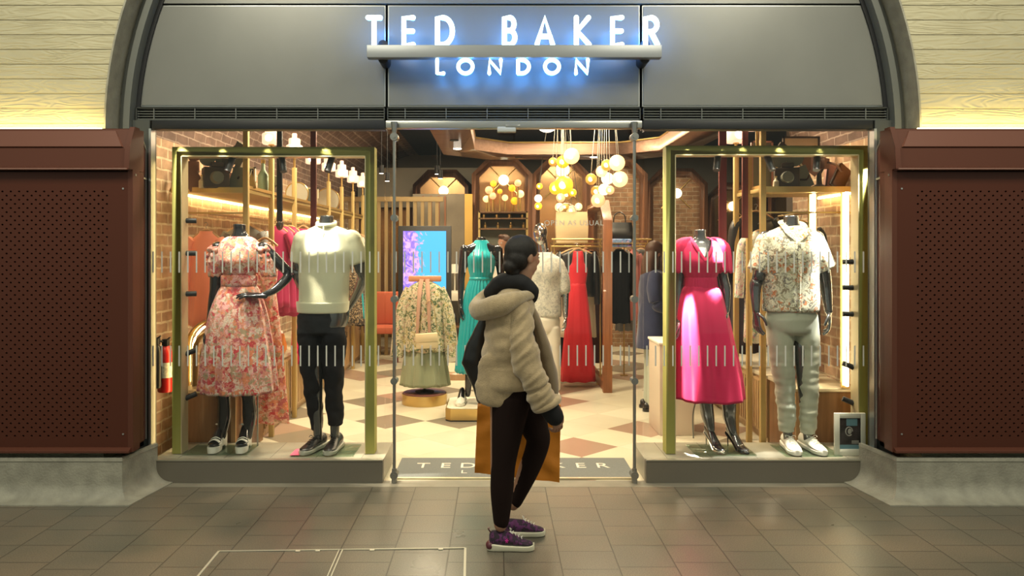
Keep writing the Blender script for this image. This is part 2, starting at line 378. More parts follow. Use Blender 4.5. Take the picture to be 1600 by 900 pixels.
for nm, x0, x1 in (('left', X(200), X(601)), ('middle', X(605), X(1001)), ('right', X(1005), X(1400))):
    t = thing('fascia_board', {'left': 'grey arched fascia panel at the left of the shop sign, above the floral dress window', 'middle': 'grey rectangular fascia panel directly behind the lit shop sign', 'right': 'grey arched fascia panel at the right of the shop sign, above the pink dress window'}[nm], 'panel', ((x0 + x1) / 2, .03, zf0))
    if nm == 'middle': P, Q = [(x0, zf0), (x0, zf1), (x1, zf1), (x1, zf0)], [(x0 + .008, zf0 + .008), (x0 + .008, zf1 - .008), (x1 - .008, zf1 - .008), (x1 - .008, zf0 + .008)]
    else: P, Q = clip_arch(x0, x1, zf0, zf1, 2.585), clip_arch(x0 + .008 * (nm != 'left'), x1 - .008 * (nm == 'left'), zf0 + .008, zf1 - .008, 2.575)
    b = MB(); b.prism(P, .035, .07); b.build('edge_trim', EDGE, t, 'thin silver edge')
    b = MB(); b.prism(Q, .026, .05); b.build('panel', FASC, t)
b = MB(); xs = arcpts(2.585, 0, pi, 96); zt = Z(3)
pts = [p for p in xs if p[1] > zt]; w = sqrt(2.585 ** 2 - (zt - AZ) ** 2)
b.prism([(AX + w, zt)] + pts + [(AX - w, zt)], .03, .07); tag(b.build('trim_5', FASC, org=(0, 0, 0)), kind='structure')
b = MB(); xo = arcpts(2.60, 0, pi, 96); zq = Z(203); b.prism([p for p in xo if p[1] > zq], .1, .13)
tag(b.build('wall_fascia_back', BLACKM, org=(0, 0, 0)), kind='structure')
# grilles
for nm, x0, x1, lab in (('l', X(212), X(601), 'dark slatted ventilation grille above the floral dress window'), ('c', X(605), X(1001), 'dark slatted ventilation grille above the glass doors'), ('r', X(1005), X(1388), 'dark slatted ventilation grille above the pink dress window')):
    z0, z1 = Z(188), Z(167.5)
    t = thing('ventilation_grille', lab, 'grille', ((x0 + x1) / 2, .03, z0), 'ventilation grilles under the fascia')
    b = MB(); b.box((x0, .05, z0), (x1, .068, z1)); b.build('backing', BLACKM, t)
    b = MB(); b.box((x0, .0, z0), (x1, .05, z0 + .006)); b.box((x0, .0, z1 - .005), (x1, .05, z1))
    b.box((x0, 0, z0), (x0 + .006, .05, z1)); b.box((x1 - .006, 0, z0), (x1, .05, z1)); b.build('frame', METAL, t)
    b = MB(); n = 5
    for i in range(n):
        z = z0 + .012 + (z1 - z0 - .02) * i / (n - 1); b.box((x0 + .006, .012, z - .0028), (x1 - .006, .045, z + .0022))
    b.build('slat', METAL2, t)
    x = x0 + .12
    while x < x1 - .05: b = MB(); b.box((x, .004, z0 + .004), (x + .006, .012, z1 - .004)); x += .283; b.build('divider', METAL2, t)
# header beams
b = MB(); b.box((X(238), -.01, Z(202)), (X(602), .09, Z(188.5)), .002); b.box((X(1004), -.01, Z(202)), (X(1363), .09, Z(188.5)), .002)
tag(b.build('trim_6', BLACKM, org=(0, 0, 0)), kind='structure')
b = MB(); b.box((X(603), -.01, Z(200)), (X(1003), .07, Z(189)), .002); tag(b.build('trim_7', M('silver_door_header', (.4, .4, .38), .3, .8), org=(0, 0, 0)), kind='structure')
b = MB()
for x0, x1, m in ((X(209), X(236), 0), (X(1365), X(1392), 0)): b.box((x0, -.02, 0.), (x1, .08, Z(188.5)))
tag(b.build('trim_8', METAL, org=(0, 0, 0)), kind='structure')
b = MB()
for a, c in ((X(236), X(239.5)), (X(1362), X(1366))): b.box((a, -.035, .155), (c, .03, Z(202)))
tag(b.build('trim_10', EDGE, org=(0, 0, 0)), kind='structure')

# glazing
GL = glass('window_glass', (.98, .99, .98), .020)
DASH = M('frosted_dash', (.62, .62, .58), .6)
def dashes(x0, x1, par):
    b = MB(); k0 = math.ceil((x0 * 226.5 + 775 - 252 - 2) / 13.53)
    k = k0
    while True:
        px = 252 + 13.53 * k; x = X(px)
        if x + .012 > x1: break
        for a, c in ((393, 426), (540, 572)): b.box((x, -.003, Z(c)), (x + .0095, -.0012, Z(a)))
        k += 1
    return b.build('dash_row', DASH, par, 'pale frosted dashes')
for nm, x0, x1, lab in (('window_1', X(239), X(601), 'w'), ('window_2', X(1006), X(1363), 'w')):
    e = bpy.data.objects.new(nm, None); COL.objects.link(e); e.location = ((x0 + x1) / 2, .006, .155); ORG[nm] = V(e.location); e['kind'] = 'structure'
    b = MB(); b.box((x0, 0, .158), (x1, .012, Z(200))); b.build('pane', GL, e); dashes(x0, x1, e)
for nm, x0, x1, sd in (('door_1', X(611), X(802.5), 0), ('door_2', X(804), X(995), 1)):
    e = bpy.data.objects.new(nm, None); COL.objects.link(e); e.location = ((x0 + x1) / 2, .03, 0); ORG[nm] = V(e.location); e['kind'] = 'structure'
    b = MB(); b.box((x0, .02, .012), (x1, .032, Z(201))); b.build('pane', GL, e)
    b = MB(); k = math.ceil((x0 * 226.5 + 775 - 252) / 13.53 + .4)
    while X(252 + 13.53 * k) + .012 < x1:
        x = X(252 + 13.53 * k)
        for a, c in ((393, 426), (540, 572)): b.box((x, .017, Z(c)), (x + .0095, .0188, Z(a)))
        k += 1
    b.build('dash_row', DASH, e, 'pale frosted dashes')
    px = 617 if sd == 0 else 990; x = X(px)
    b = MB(); b.cyl((x, -.03, .02), (x, -.03, Z(200)), .011, 14); b.build('pull_pole', STEEL, e)
    for py in (215, 341, 467, 594, 740):
        b = MB(); b.cyl((x, -.052, Z(py)), (x, .02, Z(py)), .024 if py not in (740, 215) else .027, 20)
        b.cyl((x, -.058, Z(py)), (x, -.05, Z(py)), .012, 16); b.build('pole_fixing', STEEL, e)
    b = MB(); b.tube([(x, -.03, .0), (x, -.03, .1)], [.020, .017], 12); b.tube([(x, -.03, Z(212)), (x, -.03, Z(192))], [.014, .024], 12); b.build('pivot_shoe', STEEL, e)
    if sd: text('OPEN AS USUAL', .05, DASH, 'lettering', e, Matrix.Translation((X(897), .016, Z(352))) @ Matrix.Rotation(pi / 2, 4, 'X'), .0005, spacing=1.15)
# fixed narrow side lights between doors and windows
b = MB(); b.box((X(602), .0, .012), (X(610), .01, Z(201))); b.box((X(996), .0, .012), (X(1004.5), .01, Z(201))); o = b.build('window_3', GL, org=(0, 0, 0)); o['kind'] = 'structure'
t = thing('door_closer', 'pale grey overhead door closer arm at the top of the glass doors', 'door closer', at(793, 198, -.02))
b = MB(); b.box(at(777, 206, -.05), at(806, 199.5, 0), .006); b.build('closer_body', M('pale_grey_plastic', (.5, .52, .5), .5), t)
b = MB(); b.box(at(790, 199.5, -.05), at(812, 196, -.01), .002); b.build('arm', STEEL, t)
# window plinths
for lab, xa, xb, rl in (('grey metal plinth panel below the floral dress window, rounded at its left end', X(232), X(599), 0), ('grey metal plinth panel below the pink dress window, rounded at its right end', X(1008), X(1371), 1)):
    z1 = Z(718); r = .10
    arc = [(r - r * cos(a * pi / 16), r - r * sin(a * pi / 16)) for a in range(9)]
    pts = [(xa + u, v) for u, v in arc] + [(xb, 0), (xb, z1), (xa, z1)] if rl == 0 else [(xb - u, v) for u, v in arc] + [(xa, 0), (xa, z1), (xb, z1)]
    t = thing('window_plinth', lab, 'plinth', ((xa + xb) / 2, 0, 0))
    b = MB(); b.prism(pts, -.035, .01); b.build('front_panel', PLIN, t, ang=30)
    b = MB(); b.box((xa + .005, -.04, z1), (xb, -.0, z1 + .008)); b.build('edge_strip', M('pale_edge_strip', (.42, .4, .32), .35, .6), t)
    b = MB()
    n0, n1 = (xa + .03, xb) if rl == 0 else (xa, xb - .03)
    b.box((n0, .014, .0), (n1, .45, .152)); b.build('display_floor', M('display_floor_tile', (.27, .255, .2), .35, var=.1, vs=4), t)
    for i in range(5): b = MB(); x = n0 + (n1 - n0) * (i + .5) / 5; b.box((x, .014, .152), (x + .004, .45, .1526)); b.build('floor_joint', M('display_floor_joint', (.12, .11, .09), .6), t)

# ---- brown perforated cabinets (one design, mirrored)
def cabinet(sd, lab):
    xi = -2.335 if sd < 0 else 2.545      # inner end of the front face
    def XX(u): return xi + sd * u       # u grows outwards
    yf = -.40; zb, ztop = .305, 2.384; Wd = 4.2
    t = thing('service_cabinet', lab, 'cabinet', (XX(1.0), yf, zb))
    tx = -2.40 if sd < 0 else 2.61
    # body
    b = MB(); zl = 2.105
    b.prism([(XX(0), zb), (XX(0), zl), (XX(Wd), zl), (XX(Wd), zb)], yf + .07, yf + .2)
    b.build('body', BROWN, t)
    # front panel with real perforations
    b = MB(); px, pz = .0535, .0265
    ux0 = .155; zt0, zz0 = 1.985, .395
    nz_ = int((zt0 - zz0) / pz); nx = int(2.6 / px)
    z1p, z0p = zt0, zt0 - nz_ * pz
    y = yf + .03
    def q(u0, u1, za, zc): b.add([(XX(u0), y, za), (XX(u1), y, za), (XX(u1), y, zc), (XX(u0), y, zc)], [(0, 1, 2, 3)])
    q(.006, ux0 - px / 2, zb + .012, zl - .01); q(ux0 + nx * px, Wd, zb + .012, zl - .01)
    q(ux0 - px / 2, ux0 + nx * px, z1p, zl - .01); q(ux0 - px / 2, ux0 + nx * px, zb + .012, z0p)
    for r in range(nz_):
        za = z0p + r * pz; zc = za + pz; sh = 0 if r % 2 else -px / 2
        if r % 2: q(ux0 - px / 2, ux0, za, zc)
        else: q(ux0 + nx * px - px / 2, ux0 + nx * px, za, zc)
        for i in range(nx):
            ua = ux0 + i * px + sh; ub = ua + px; um = (ua + ub) / 2; zm = (za + zc) / 2
            O = [(ua, za), (um, za), (ub, za), (ub, zm), (ub, zc), (um, zc), (ua, zc), (ua, zm)]
            rr = .0078; I = [(um + rr * cos(a), zm + rr * .8 * sin(a)) for a in [pi * 1.25 + k * pi / 4 for k in range(8)]]
            vs = [(XX(u), y, z) for u, z in O] + [(XX(u), y, z) for u, z in I] + [(XX(u), y + .012, z) for u, z in I]
            fs = [(k, (k + 1) % 8, 8 + (k + 1) % 8, 8 + k) for k in range(8)] + [(8 + k, 8 + (k + 1) % 8, 16 + (k + 1) % 8, 16 + k) for k in range(8)]
            b.mi = 0; b.add(vs, fs); b.mi = 1; b.add(vs[16:], [tuple(range(8))]); b.mi = 0
    b.build('perforated_panel', [BROWN, HOLE], t, smooth=False)
    # bottom lip and screws
    b = MB(); b.prism([(yf + .03, zb + .03), (yf + .0, zb + .012), (yf + .0, zb), (yf + .2, zb), (yf + .2, zb + .03)], XX(0), XX(Wd), 'x'); b.build('bottom_lip', BROWN2, t)
    for u, z in ((.05, 1.99), (.05, .42)): b = MB(); b.cyl((XX(u), y - .004, z), (XX(u), y + .002, z), .006, 10); b.build('screw', EDGE, t)
    # hood: sloping top with recessed bevel
    b = MB()
    zlip = 2.112
    b.prism([(yf - .02, zlip), (yf - .02, 2.125), (yf - .005, 2.13), (yf + .005, 2.245), (yf + .055, 2.375), (yf + .2, 2.384), (yf + .2, zlip)], XX(.0), XX(Wd), 'x')
    b.build('hood', BROWN2, t, ang=15)
    b = MB(); b.loft([[(XX(u0), yf + a_, z_) for a_, z_, u0 in ((.004, 2.252, .035), (-.004, 2.256, .045), (.042, 2.362, .105), (.056, 2.362, .105))], [(XX(Wd), yf + a_, z_) for a_, z_ in ((.004, 2.252), (-.004, 2.256), (.042, 2.362), (.056, 2.362))]]); b.build('hood_bevel', M('brown_bevel_coat', (.15, .055, .036), .4), t, ang=15)
    b = MB(); b.box((XX(.0), yf - .028, zlip - .006), (XX(Wd), yf + .03, zlip + .004), .003); b.build('drip_edge', M('brown_edge_light', (.22, .11, .085), .4), t)
    # end cheek: chamfered profile going back to the glass
    b = MB()
    prof = [(yf + .03, zb), (yf - .022, zb + .004) if False else (yf + .03, zb), (yf + .03, 2.11), (yf - .02, 2.115), (yf + .0, 2.26), (yf + .055, 2.384), (yf + .1, 2.384), (yf + .1, zb)]
    b = MB()
    A = [(yf - .022, zlip), (yf - .008, 2.255), (yf + .055, 2.389), (yf + .12, 2.389), (yf + .12, zb), (yf + .028, zb), (yf + .028, zlip)]
    b.prism(A, XX(-.012), XX(.02), 'x'); b.build('end_cheek', BROWN2, t)
    # return panel to the window
    b = MB(); v0 = V((XX(-.004), yf + .06, 0)); v1 = V((tx, -.04, 0))
    def wallq(b, z0, z1, th=.012, a=0., c=1.):
        d = v1 - v0; p, q_ = v0 + d * a, v0 + d * c; n = V((sd * th, 0, 0))
        b.loft([[(p.x, p.y, z0), (p.x + n.x, p.y, z0), (p.x + n.x, p.y, z1), (p.x, p.y, z1)], [(q_.x, q_.y, z0), (q_.x + n.x, q_.y, z0), (q_.x + n.x, q_.y, z1), (q_.x, q_.y, z1)]])
    def RP(f, z, o): p = v0 + (v1 - v0) * f; return V((p.x + sd * o, p.y, z))
    pr = [(0, zb), (0, 2.375), (.50, 2.375), (1., 2.275), (1., zb)]
    b.loft([[RP(f, z, 0) for f, z in pr], [RP(f, z, .012) for f, z in pr]]); b.build('return_panel', BROWN, t)
    b = MB(); b.tube([RP(0, 2.378, -.004), RP(.5, 2.378, -.004), RP(1., 2.278, -.004), RP(1., zb, -.004)], .005, 6); b.build('return_trim', EDGE, t, 'thin silver edge of the return')
    b = MB(); wallq(b, 2.075, 2.088, -.012); b.build('return_edge', EDGE, t, 'thin silver edge on the return')
    if sd < 0:
        b = MB(); wallq(b, 2.20, 2.265, -.010, .05, .42); b.build('junction_cover', M('white_plastic', (.6, .58, .52), .5), t)
    # warm strip lamp lying on the top behind the hood
    l = MB(); l.box((XX(.25 if sd < 0 else .22), -.262, 2.388), (XX(Wd), -.245, 2.396)); 
    o = l.build('strip_light', EM('warm_strip', (1., .76, .25), 42.), None)
    tag(o, 'warm yellow strip light washing the concrete wall above the %s brown cabinet' % ('left' if sd < 0 else 'right'), 'light')
    b = MB(); b.prism([(yf + .1, 2.3), (yf + .1, 2.386), (-.21, 2.386), (-.21, 2.3)], XX(0.02), XX(Wd), 'x'); b.build('top_tray', BROWN, t)
    return t
cabinet(-1, 'brown perforated metal service cabinet at the left end of the shopfront')
cabinet(1, 'brown perforated metal service cabinet at the right end of the shopfront')
# ---- coved concrete plinths
def cplinth(sd, lab):
    xi = -2.385 if sd < 0 else 2.555; yf = -.385
    # profile (outward distance d from the face, z)
    prof = [(-.02, .272), (0, .272), (.004, .25), (0, .247), (0, .12)] + [(.10 - .10 * cos(a), .115 - .105 * sin(a)) for a in [k * pi / 16 for k in range(1, 9)]] + [(.112, .008), (.112, 0), (-.1, 0)]
    path = [(sd * 5.5, 0), None]
    b = MB(); rings = []
    # along the front, round the corner, back to the shop
    stations = [((xi + sd * 3.4, yf), (0, -1)), ((xi + sd * .0, yf), (0, -1)), None, ((xi - sd * .055, -.03), (-sd, -.1))]
    n0, n1 = V((0, -1)), V((-sd, -.12)).normalized()
    st = [((xi + sd * 3.4, yf), n0, 1.), ((xi, yf), n0, 1.)]
    dg = (n0 + n1); k = 1 / max(.3, (dg.normalized().dot(n0))); st.append(((xi, yf), dg.normalized(), k * .98))
    st2 = [((xi + sd * 3.4, yf), n0, 1.), ((xi, yf), dg.normalized(), k), ((xi - sd * .06, -.02), n1, 1.)]
    for (x, y), n, s_ in st2: rings.append([(x + n.x * d * s_, y + n.y * d * s_, z) for d, z in prof])
    b.loft(rings)
    o = b.build('concrete_plinth', RAW, None, ang=25); tag(o, lab, 'plinth'); return o
cplinth(-1, 'grey concrete plinth with a curved foot under the left brown cabinet')
cplinth(1, 'grey concrete plinth with a curved foot under the right brown cabinet')

# ---- illuminated sign
def glyph(ch, w):
    A = lambda cx, cz, rx, rz, a0, a1, n=14: [(cx + rx * cos(a0 + (a1 - a0) * i / n), cz + rz * sin(a0 + (a1 - a0) * i / n)) for i in range(n + 1)]
    if ch == 'T': return [[(0, 1), (w, 1)], [(w / 2, 1), (w / 2, 0)]]
    if ch == 'E': return [[(w, 1), (0, 1), (0, 0), (w, 0)], [(0, .5), (w * .95, .5)]]
    if ch == 'D': return [[(0, 0), (0, 1), (w * .35, 1)] + A(w * .35, .5, w * .65, .5, pi / 2, -pi / 2) + [(0, 0)]]
    if ch == 'B': return [[(0, 0), (0, 1), (w * .5, 1)] + A(w * .5, .76, w * .42, .24, pi / 2, -pi / 2) + [(0, .52)], [(w * .5, .52)] + A(w * .5, .26, w * .5, .26, pi / 2, -pi / 2) + [(0, 0)]]
    if ch == 'A': return [[(0, 0), (w / 2, 1), (w, 0)], [(w * .17, .3), (w * .83, .3)]]
    if ch == 'K': return [[(0, 0), (0, 1)], [(w * .95, 1), (w * .08, .5), (w, 0)]]
    if ch == 'R': return [[(0, 0), (0, 1), (w * .45, 1)] + A(w * .45, .74, w * .5, .26, pi / 2, -pi / 2) + [(0, .48)], [(w * .45, .48), (w, 0)]]
    if ch == 'L': return [[(0, 1), (0, 0), (w, 0)]]
    if ch == 'O': return [A(w / 2, .5, w / 2, .5, 0, 2 * pi, 32)]
    if ch == 'N': return [[(0, 0), (0, 1), (w, 0), (w, 1)]]
ys = -.17
t = thing('shop_sign', 'illuminated white letter sign reading TED BAKER LONDON on a grey bar across the fascia', 'sign', at(801, 89, ys))
b = MB(); b.box(at(573, 89.5, ys - .02), at(1030.5, 74.5, ys + .05), .002); b.build('bar', M('grey_sign_bar', (.33, .35, .38), .4, .3), t, 'horizontal grey bar')
for px in (602.5, 1002.5):
    b = MB(); z0, z1 = Z(106), Z(70); x = X(px); r = .033
    b.prism([(x + r * cos(a), z1 - r + r * sin(a)) for a in [k * pi / 10 for k in range(11)]] + [(x + r * cos(a), z0 + r + r * sin(a)) for a in [pi + k * pi / 10 for k in range(11)]], ys + .05, .026)
    b.build('bracket', BLACKM, t)
LET = EM('sign_white', (.72, .93, 1.), 2.2); HAL = EM('sign_blue_halo', (.05, .33, 1.), 17.)
def letter(ch, x0, x1, ya, yb, sw):
    s_ = S(ys); hw = sw / 2; w = (x1 - x0 - sw) ; h = (yb - ya - sw)
    b = MB(); c = MB()
    for st in glyph(ch, w / h):
        P = [at(x0 + hw + u * h, yb - hw - v * h, ys) for u, v in st]
        b.tube([p + V((0, 0, 0)) for p in P], hw / s_, 12, ref=(0, 1, 0), round_=True)
        c.tube([p + V((0, .035, 0)) for p in P], hw / s_ * .55, 8, ref=(0, 1, 0), round_=True)
    l = b.build('letter', LET, t, 'glowing white letter ' + ch); c.build('halo_tube', HAL, l, 'blue glowing back of the letter')
for ch, a, c in (('T', 571, 598), ('E', 627, 649.5), ('D', 679.5, 711), ('B', 784, 808.5), ('A', 835, 867.5), ('K', 896.5, 924.5), ('E', 953, 975.5), ('R', 1004.5, 1031.5)): letter(ch, a, c, 23.5, 73.5, 8.0)
for ch, a, c in (('L', 680, 696), ('O', 713, 741.5), ('N', 761.5, 785.5), ('D', 806.5, 829.5), ('O', 848.5, 876.5), ('N', 897, 921.5)): letter(ch, a, c, 90.5, 117.5, 6.0)

# ---- access cover frame in the paving
def flo(px, py): d = 1.6 * F / (py - 390); return V(((px - 775) * d / F, d - 5.1, 0))
t = thing('access_cover', 'pale metal framed access cover set flush in the paving in front of the doors', 'access cover', flo(533, 880))
SL = M('pale_metal_frame', (.55, .53, .44), .4, .4)
A0, B0, C0 = flo(342, 862), flo(533, 859.5), flo(727, 857)
dn = V((A0 - C0).x and (-(A0 - C0).y, (A0 - C0).x, 0)).normalized(); dn = dn if dn.y < 0 else -dn
def strip(b, p, q, w, z=.0045):
    d = (q - p).normalized(); n = V((-d.y, d.x, 0)) * w / 2
    b.loft([[p - n + V((0, 0, .0006)), p + n + V((0, 0, .0006)), p + n + V((0, 0, z)), p - n + V((0, 0, z))], [q - n + V((0, 0, .0006)), q + n + V((0, 0, .0006)), q + n + V((0, 0, z)), q - n + V((0, 0, z))]])
b = MB(); strip(b, A0, C0, .008)
for p in (A0, C0): strip(b, p, p + dn * .9, .012)
strip(b, A0 + dn * .9, C0 + dn * .9, .01); b.build('outer_frame', SL, t)
b = MB(); strip(b, B0 + V((-.01, 0, 0)), B0 + V((-.01, 0, 0)) + dn * .9, .006); strip(b, B0 + V((.008, 0, 0)), B0 + V((.008, 0, 0)) + dn * .9, .006); b.build('divider', SL, t)
for f in (.32, .4, .62, .9): p = A0 + (C0 - A0) * f + dn * .012; b = MB(); b.box(p - V((.012, .008, 0)) + V((0, 0, .0006)), p + V((.012, .008, .0045))); b.build('lifting_key_slot', SL, t)
# ================================================================ FIGURES AND CLOTHING
MANN = M('gunmetal_gloss', (.045, .045, .05), .16, .75, coat=.3)
MANNC = M('chrome_grey_gloss', (.16, .16, .165), .18, .85)
SKIN = M('skin', (.36, .19, .12), .5); SKIN.node_tree.nodes['Principled BSDF'].inputs['Subsurface Weight'].default_value = .05
GP = glass('glass_base', (.85, .93, .88), .08)
def el(mb, R, sub=4, seg=32):
    rr = cr(R, sub)
    return mb.loft([[V((cx + rx * cos(2 * pi * k / seg), cy + ry * sin(2 * pi * k / seg), z)) for k in range(seg)] for cx, cy, z, rx, ry in rr])
def hand(mb, w, d, n, th, L=.18, curl=.5, spread=.10, r=1.):
    w = V(w); d = V(d).normalized(); n = V(n); n = (n - d * n.dot(d)).normalized(); t = V(th); t = (t - d * t.dot(d) - n * t.dot(n)).normalized()
    mb.tube([w - d * .03, w, w + d * L * .2, w + d * L * .42, w + d * L * .53], [(.024 * r, .019 * r), (.024 * r, .018 * r), (.033 * r, .016 * r), (.038 * r, .013 * r), (.033 * r, .009 * r)], 16, 3, ref=n, round_=True)
    for i, ln in enumerate((.42, .47, .44, .35)):
        b0 = w + d * L * (.50 - .02 * abs(i - 1.3)) + t * (.0275 - .0183 * i) * r
        p = [b0]; a = 0
        for k, f in enumerate((.42, .32, .26)):
            a += curl * (.55, 1., .8)[k] * (1 + .12 * i)
            p.append(p[-1] + (d * cos(a) + n * sin(a) + t * spread * (1.5 - i)) * L * ln * f)
        mb.tube([b0 - d * .02] + p, [.009 * r, .0092 * r, .0085 * r, .0078 * r, .0066 * r], 10, 3, ref=t, round_=True)
    b0 = w + d * L * .1 + t * .022 * r
    p1 = b0 + (d * .55 + t * .75 + n * .25).normalized() * .042; p2 = p1 + (d * .9 + t * .3 + n * .4).normalized() * .034; p3 = p2 + (d * 1. + n * .4 - t * .05).normalized() * .026
    mb.tube([b0 - t * .01, b0, p1, p2, p3], [.013 * r, .0135 * r, .0115 * r, .010 * r, .0078 * r], 10, 3, ref=n, round_=True)
def limb(mb, pts, rad, seg=18, sm=5): return mb.tube(pts, rad, seg, sm, round_=True)
def foot_local(mb, m, heel=0.):
    """bare foot, ankle at origin-ish, toes to +y, sole at z=0 (raised at the heel)"""
    s0 = len(mb.v)
    st = [(-.075, .018, .0, .05), (-.06, .030, .0, .085), (-.02, .032, .0, .10), (.03, .034, .0, .075), (.08, .042, .0, .045), (.12, .042, .0, .032), (.15, .03, .003, .026), (.165, .012, .008, .02)]
    rg = []
    for y, hw, z0, z1 in cr(st, 3):
        lift = heel * max(0., (0.09 - y) / .16)
        rg.append([V((hw * cos(2 * pi * k / 16), y, lift + (z0 + z1) / 2 + (z1 - z0) / 2 * sin(2 * pi * k / 16))) for k in range(16)])
    mb.loft(rg); mb.xf(m, s0)
def MX(loc, rz=0, s=1.): return Matrix.Translation(V(loc)) @ Matrix.Rotation(rz, 4, 'Z') @ Matrix.Scale(s, 4)
def shoe(par, m, kind, mats, name='shoe', label=None, laces=True):
    """kind sneaker / slipon; built along +y, placed with matrix m"""
    up = MB(); so = MB()
    st = [(-.135, .014, .02, .075), (-.125, .028, .018, .092), (-.10, .036, .018, .098), (-.05, .037, .018, .094), (.0, .039, .018, .088), (.05, .044, .018, .070), (.10, .045, .018, .052), (.135, .035, .018, .043), (.152, .016, .02, .034)]
    rg = []
    for y, hw, z0, z1 in cr(st, 3):
        r = []
        for k in range(18):
            a = 2 * pi * k / 18; cz = sin(a); x = hw * cos(a) * (1 - .35 * max(0, cz) ** 1.5)
            r.append(V((x, y, z0 + (z1 - z0) * (cz * .5 + .5))))
        rg.append(r)
    up.loft(rg)
    rg = []
    for y, hw, h in cr([(-.147, .012, .026), (-.138, .03, .03), (-.10, .041, .03), (-.04, .041, .024), (.03, .043, .022), (.09, .05, .022), (.135, .041, .022), (.158, .02, .026), (.163, .008, .03)], 3):
        rg.append([V((x * hw, y, z)) for x, z in ((-.92, 0), (-1, .006), (-1, h), (-.85, h + .003), (.85, h + .003), (1, h), (1, .006), (.92, 0))])
    so.loft(rg)
    up.xf(m); so.xf(m)
    s_ = up.build(name, mats[0], par, label=label); ORG[s_.name] = ORG[par.name]
    so.build('sole', mats[1], s_)
    if laces:
        lc = MB()
        for i in range(4):
            y = .02 + i * .02; z = .084 - i * .0085; lc.tube([(-.02, y, z), (-.008, y + .006, z + .006), (.008, y - .006, z + .006), (.02, y, z)], .0026, 6)
        lc.tube([(0, .01, .09), (-.03, .0, .10), (-.035, .015, .09)], .0024, 6, 3); lc.tube([(0, .01, .09), (.03, .0, .10), (.035, .015, .09)], .0024, 6, 3)
        lc.xf(m); lc.build('laces', mats[2] if len(mats) > 2 else mats[1], s_)
    return s_
def skirt(mb, R, nf=11, seg=120, sub=6, ph=0., var=.35):
    """R: (cx,cy,z,rx,ry,amp) from top to hem; pleats deepen with amp"""
    rr = cr(R, sub); n = len(rr); rg = []
    for i, (cx, cy, z, rx, ry, am) in enumerate(rr):
        r = []
        for k in range(seg):
            a = 2 * pi * k / seg; w = a + .06 * sin(3 * a + ph) + .03 * (i / n)
            f = 1 + am * (sin(nf * w + ph) * (1 - var) + var * sin((nf * 2 + 3) * w + 1.3 + ph) + .4 * sin(3 * a + 2 * ph + i * .05))
            r.append(V((cx + rx * f * cos(a), cy + ry * f * sin(a), z + .006 * sin(nf * w) * (am > .03) * (i / n))))
        rg.append(r)
    return mb.loft(rg, cap=False)
def base_plate(t, x0, x1, y0, y1, z=.152):
    b = MB(); b.box((x0, y0, z + .001), (x1, y1, z + .009), .002); b.build('base_plate', GP, t, 'clear glass base plate')
def P(px, py, y, dy=0.): p = at(px, py, y); p.y = y + dy; return p
def wr(a, s, seed=0.): return lambda c: a * nz(c, s, seed) + a * .5 * nz(c, (s[0] * 2.3, s[1] * 2.3, s[2] * 2.3), seed + 5)

FLORAL = pattern('floral_pink_print', (.74, .29, .21), [(.62, .06, .07), (.85, .55, .45), (.75, .25, .12), (.8, .62, .5), (.55, .12, .13), (.45, .33, .2), (.85, .42, .4)], 19, thr=.45, dist=2.2)
PINKF = M('hot_pink_cloth', (.64, .022, .10), .8, spec=.3, sheen=.08, bump=.05, bs=300)
CREAMK = M('cream_knit', (.72, .70, .50), .85, sheen=.3, bump=.25, bs=380, stretch=(1, 1, .5))
BLKC = M('black_trouser_cloth', (.008, .008, .011), .8, spec=.2)
SAGE = M('sage_trouser_cloth', (.44, .45, .35), .8, sheen=.2, bump=.1, bs=250)
SHIRTP = pattern('leaf_print_cream', (.78, .74, .56), [(.30, .24, .15), (.45, .4, .26), (.6, .22, .08), (.22, .2, .17), (.5, .47, .36)], 21, thr=.50, dist=2.6)
PEACH = M('peach_cloth', (.95, .33, .20), .75, sheen=.3)
WHITEL = M('white_leather', (.75, .74, .66), .4)
BLKL = M('black_leather', (.012, .012, .013), .3)
Y0 = .25
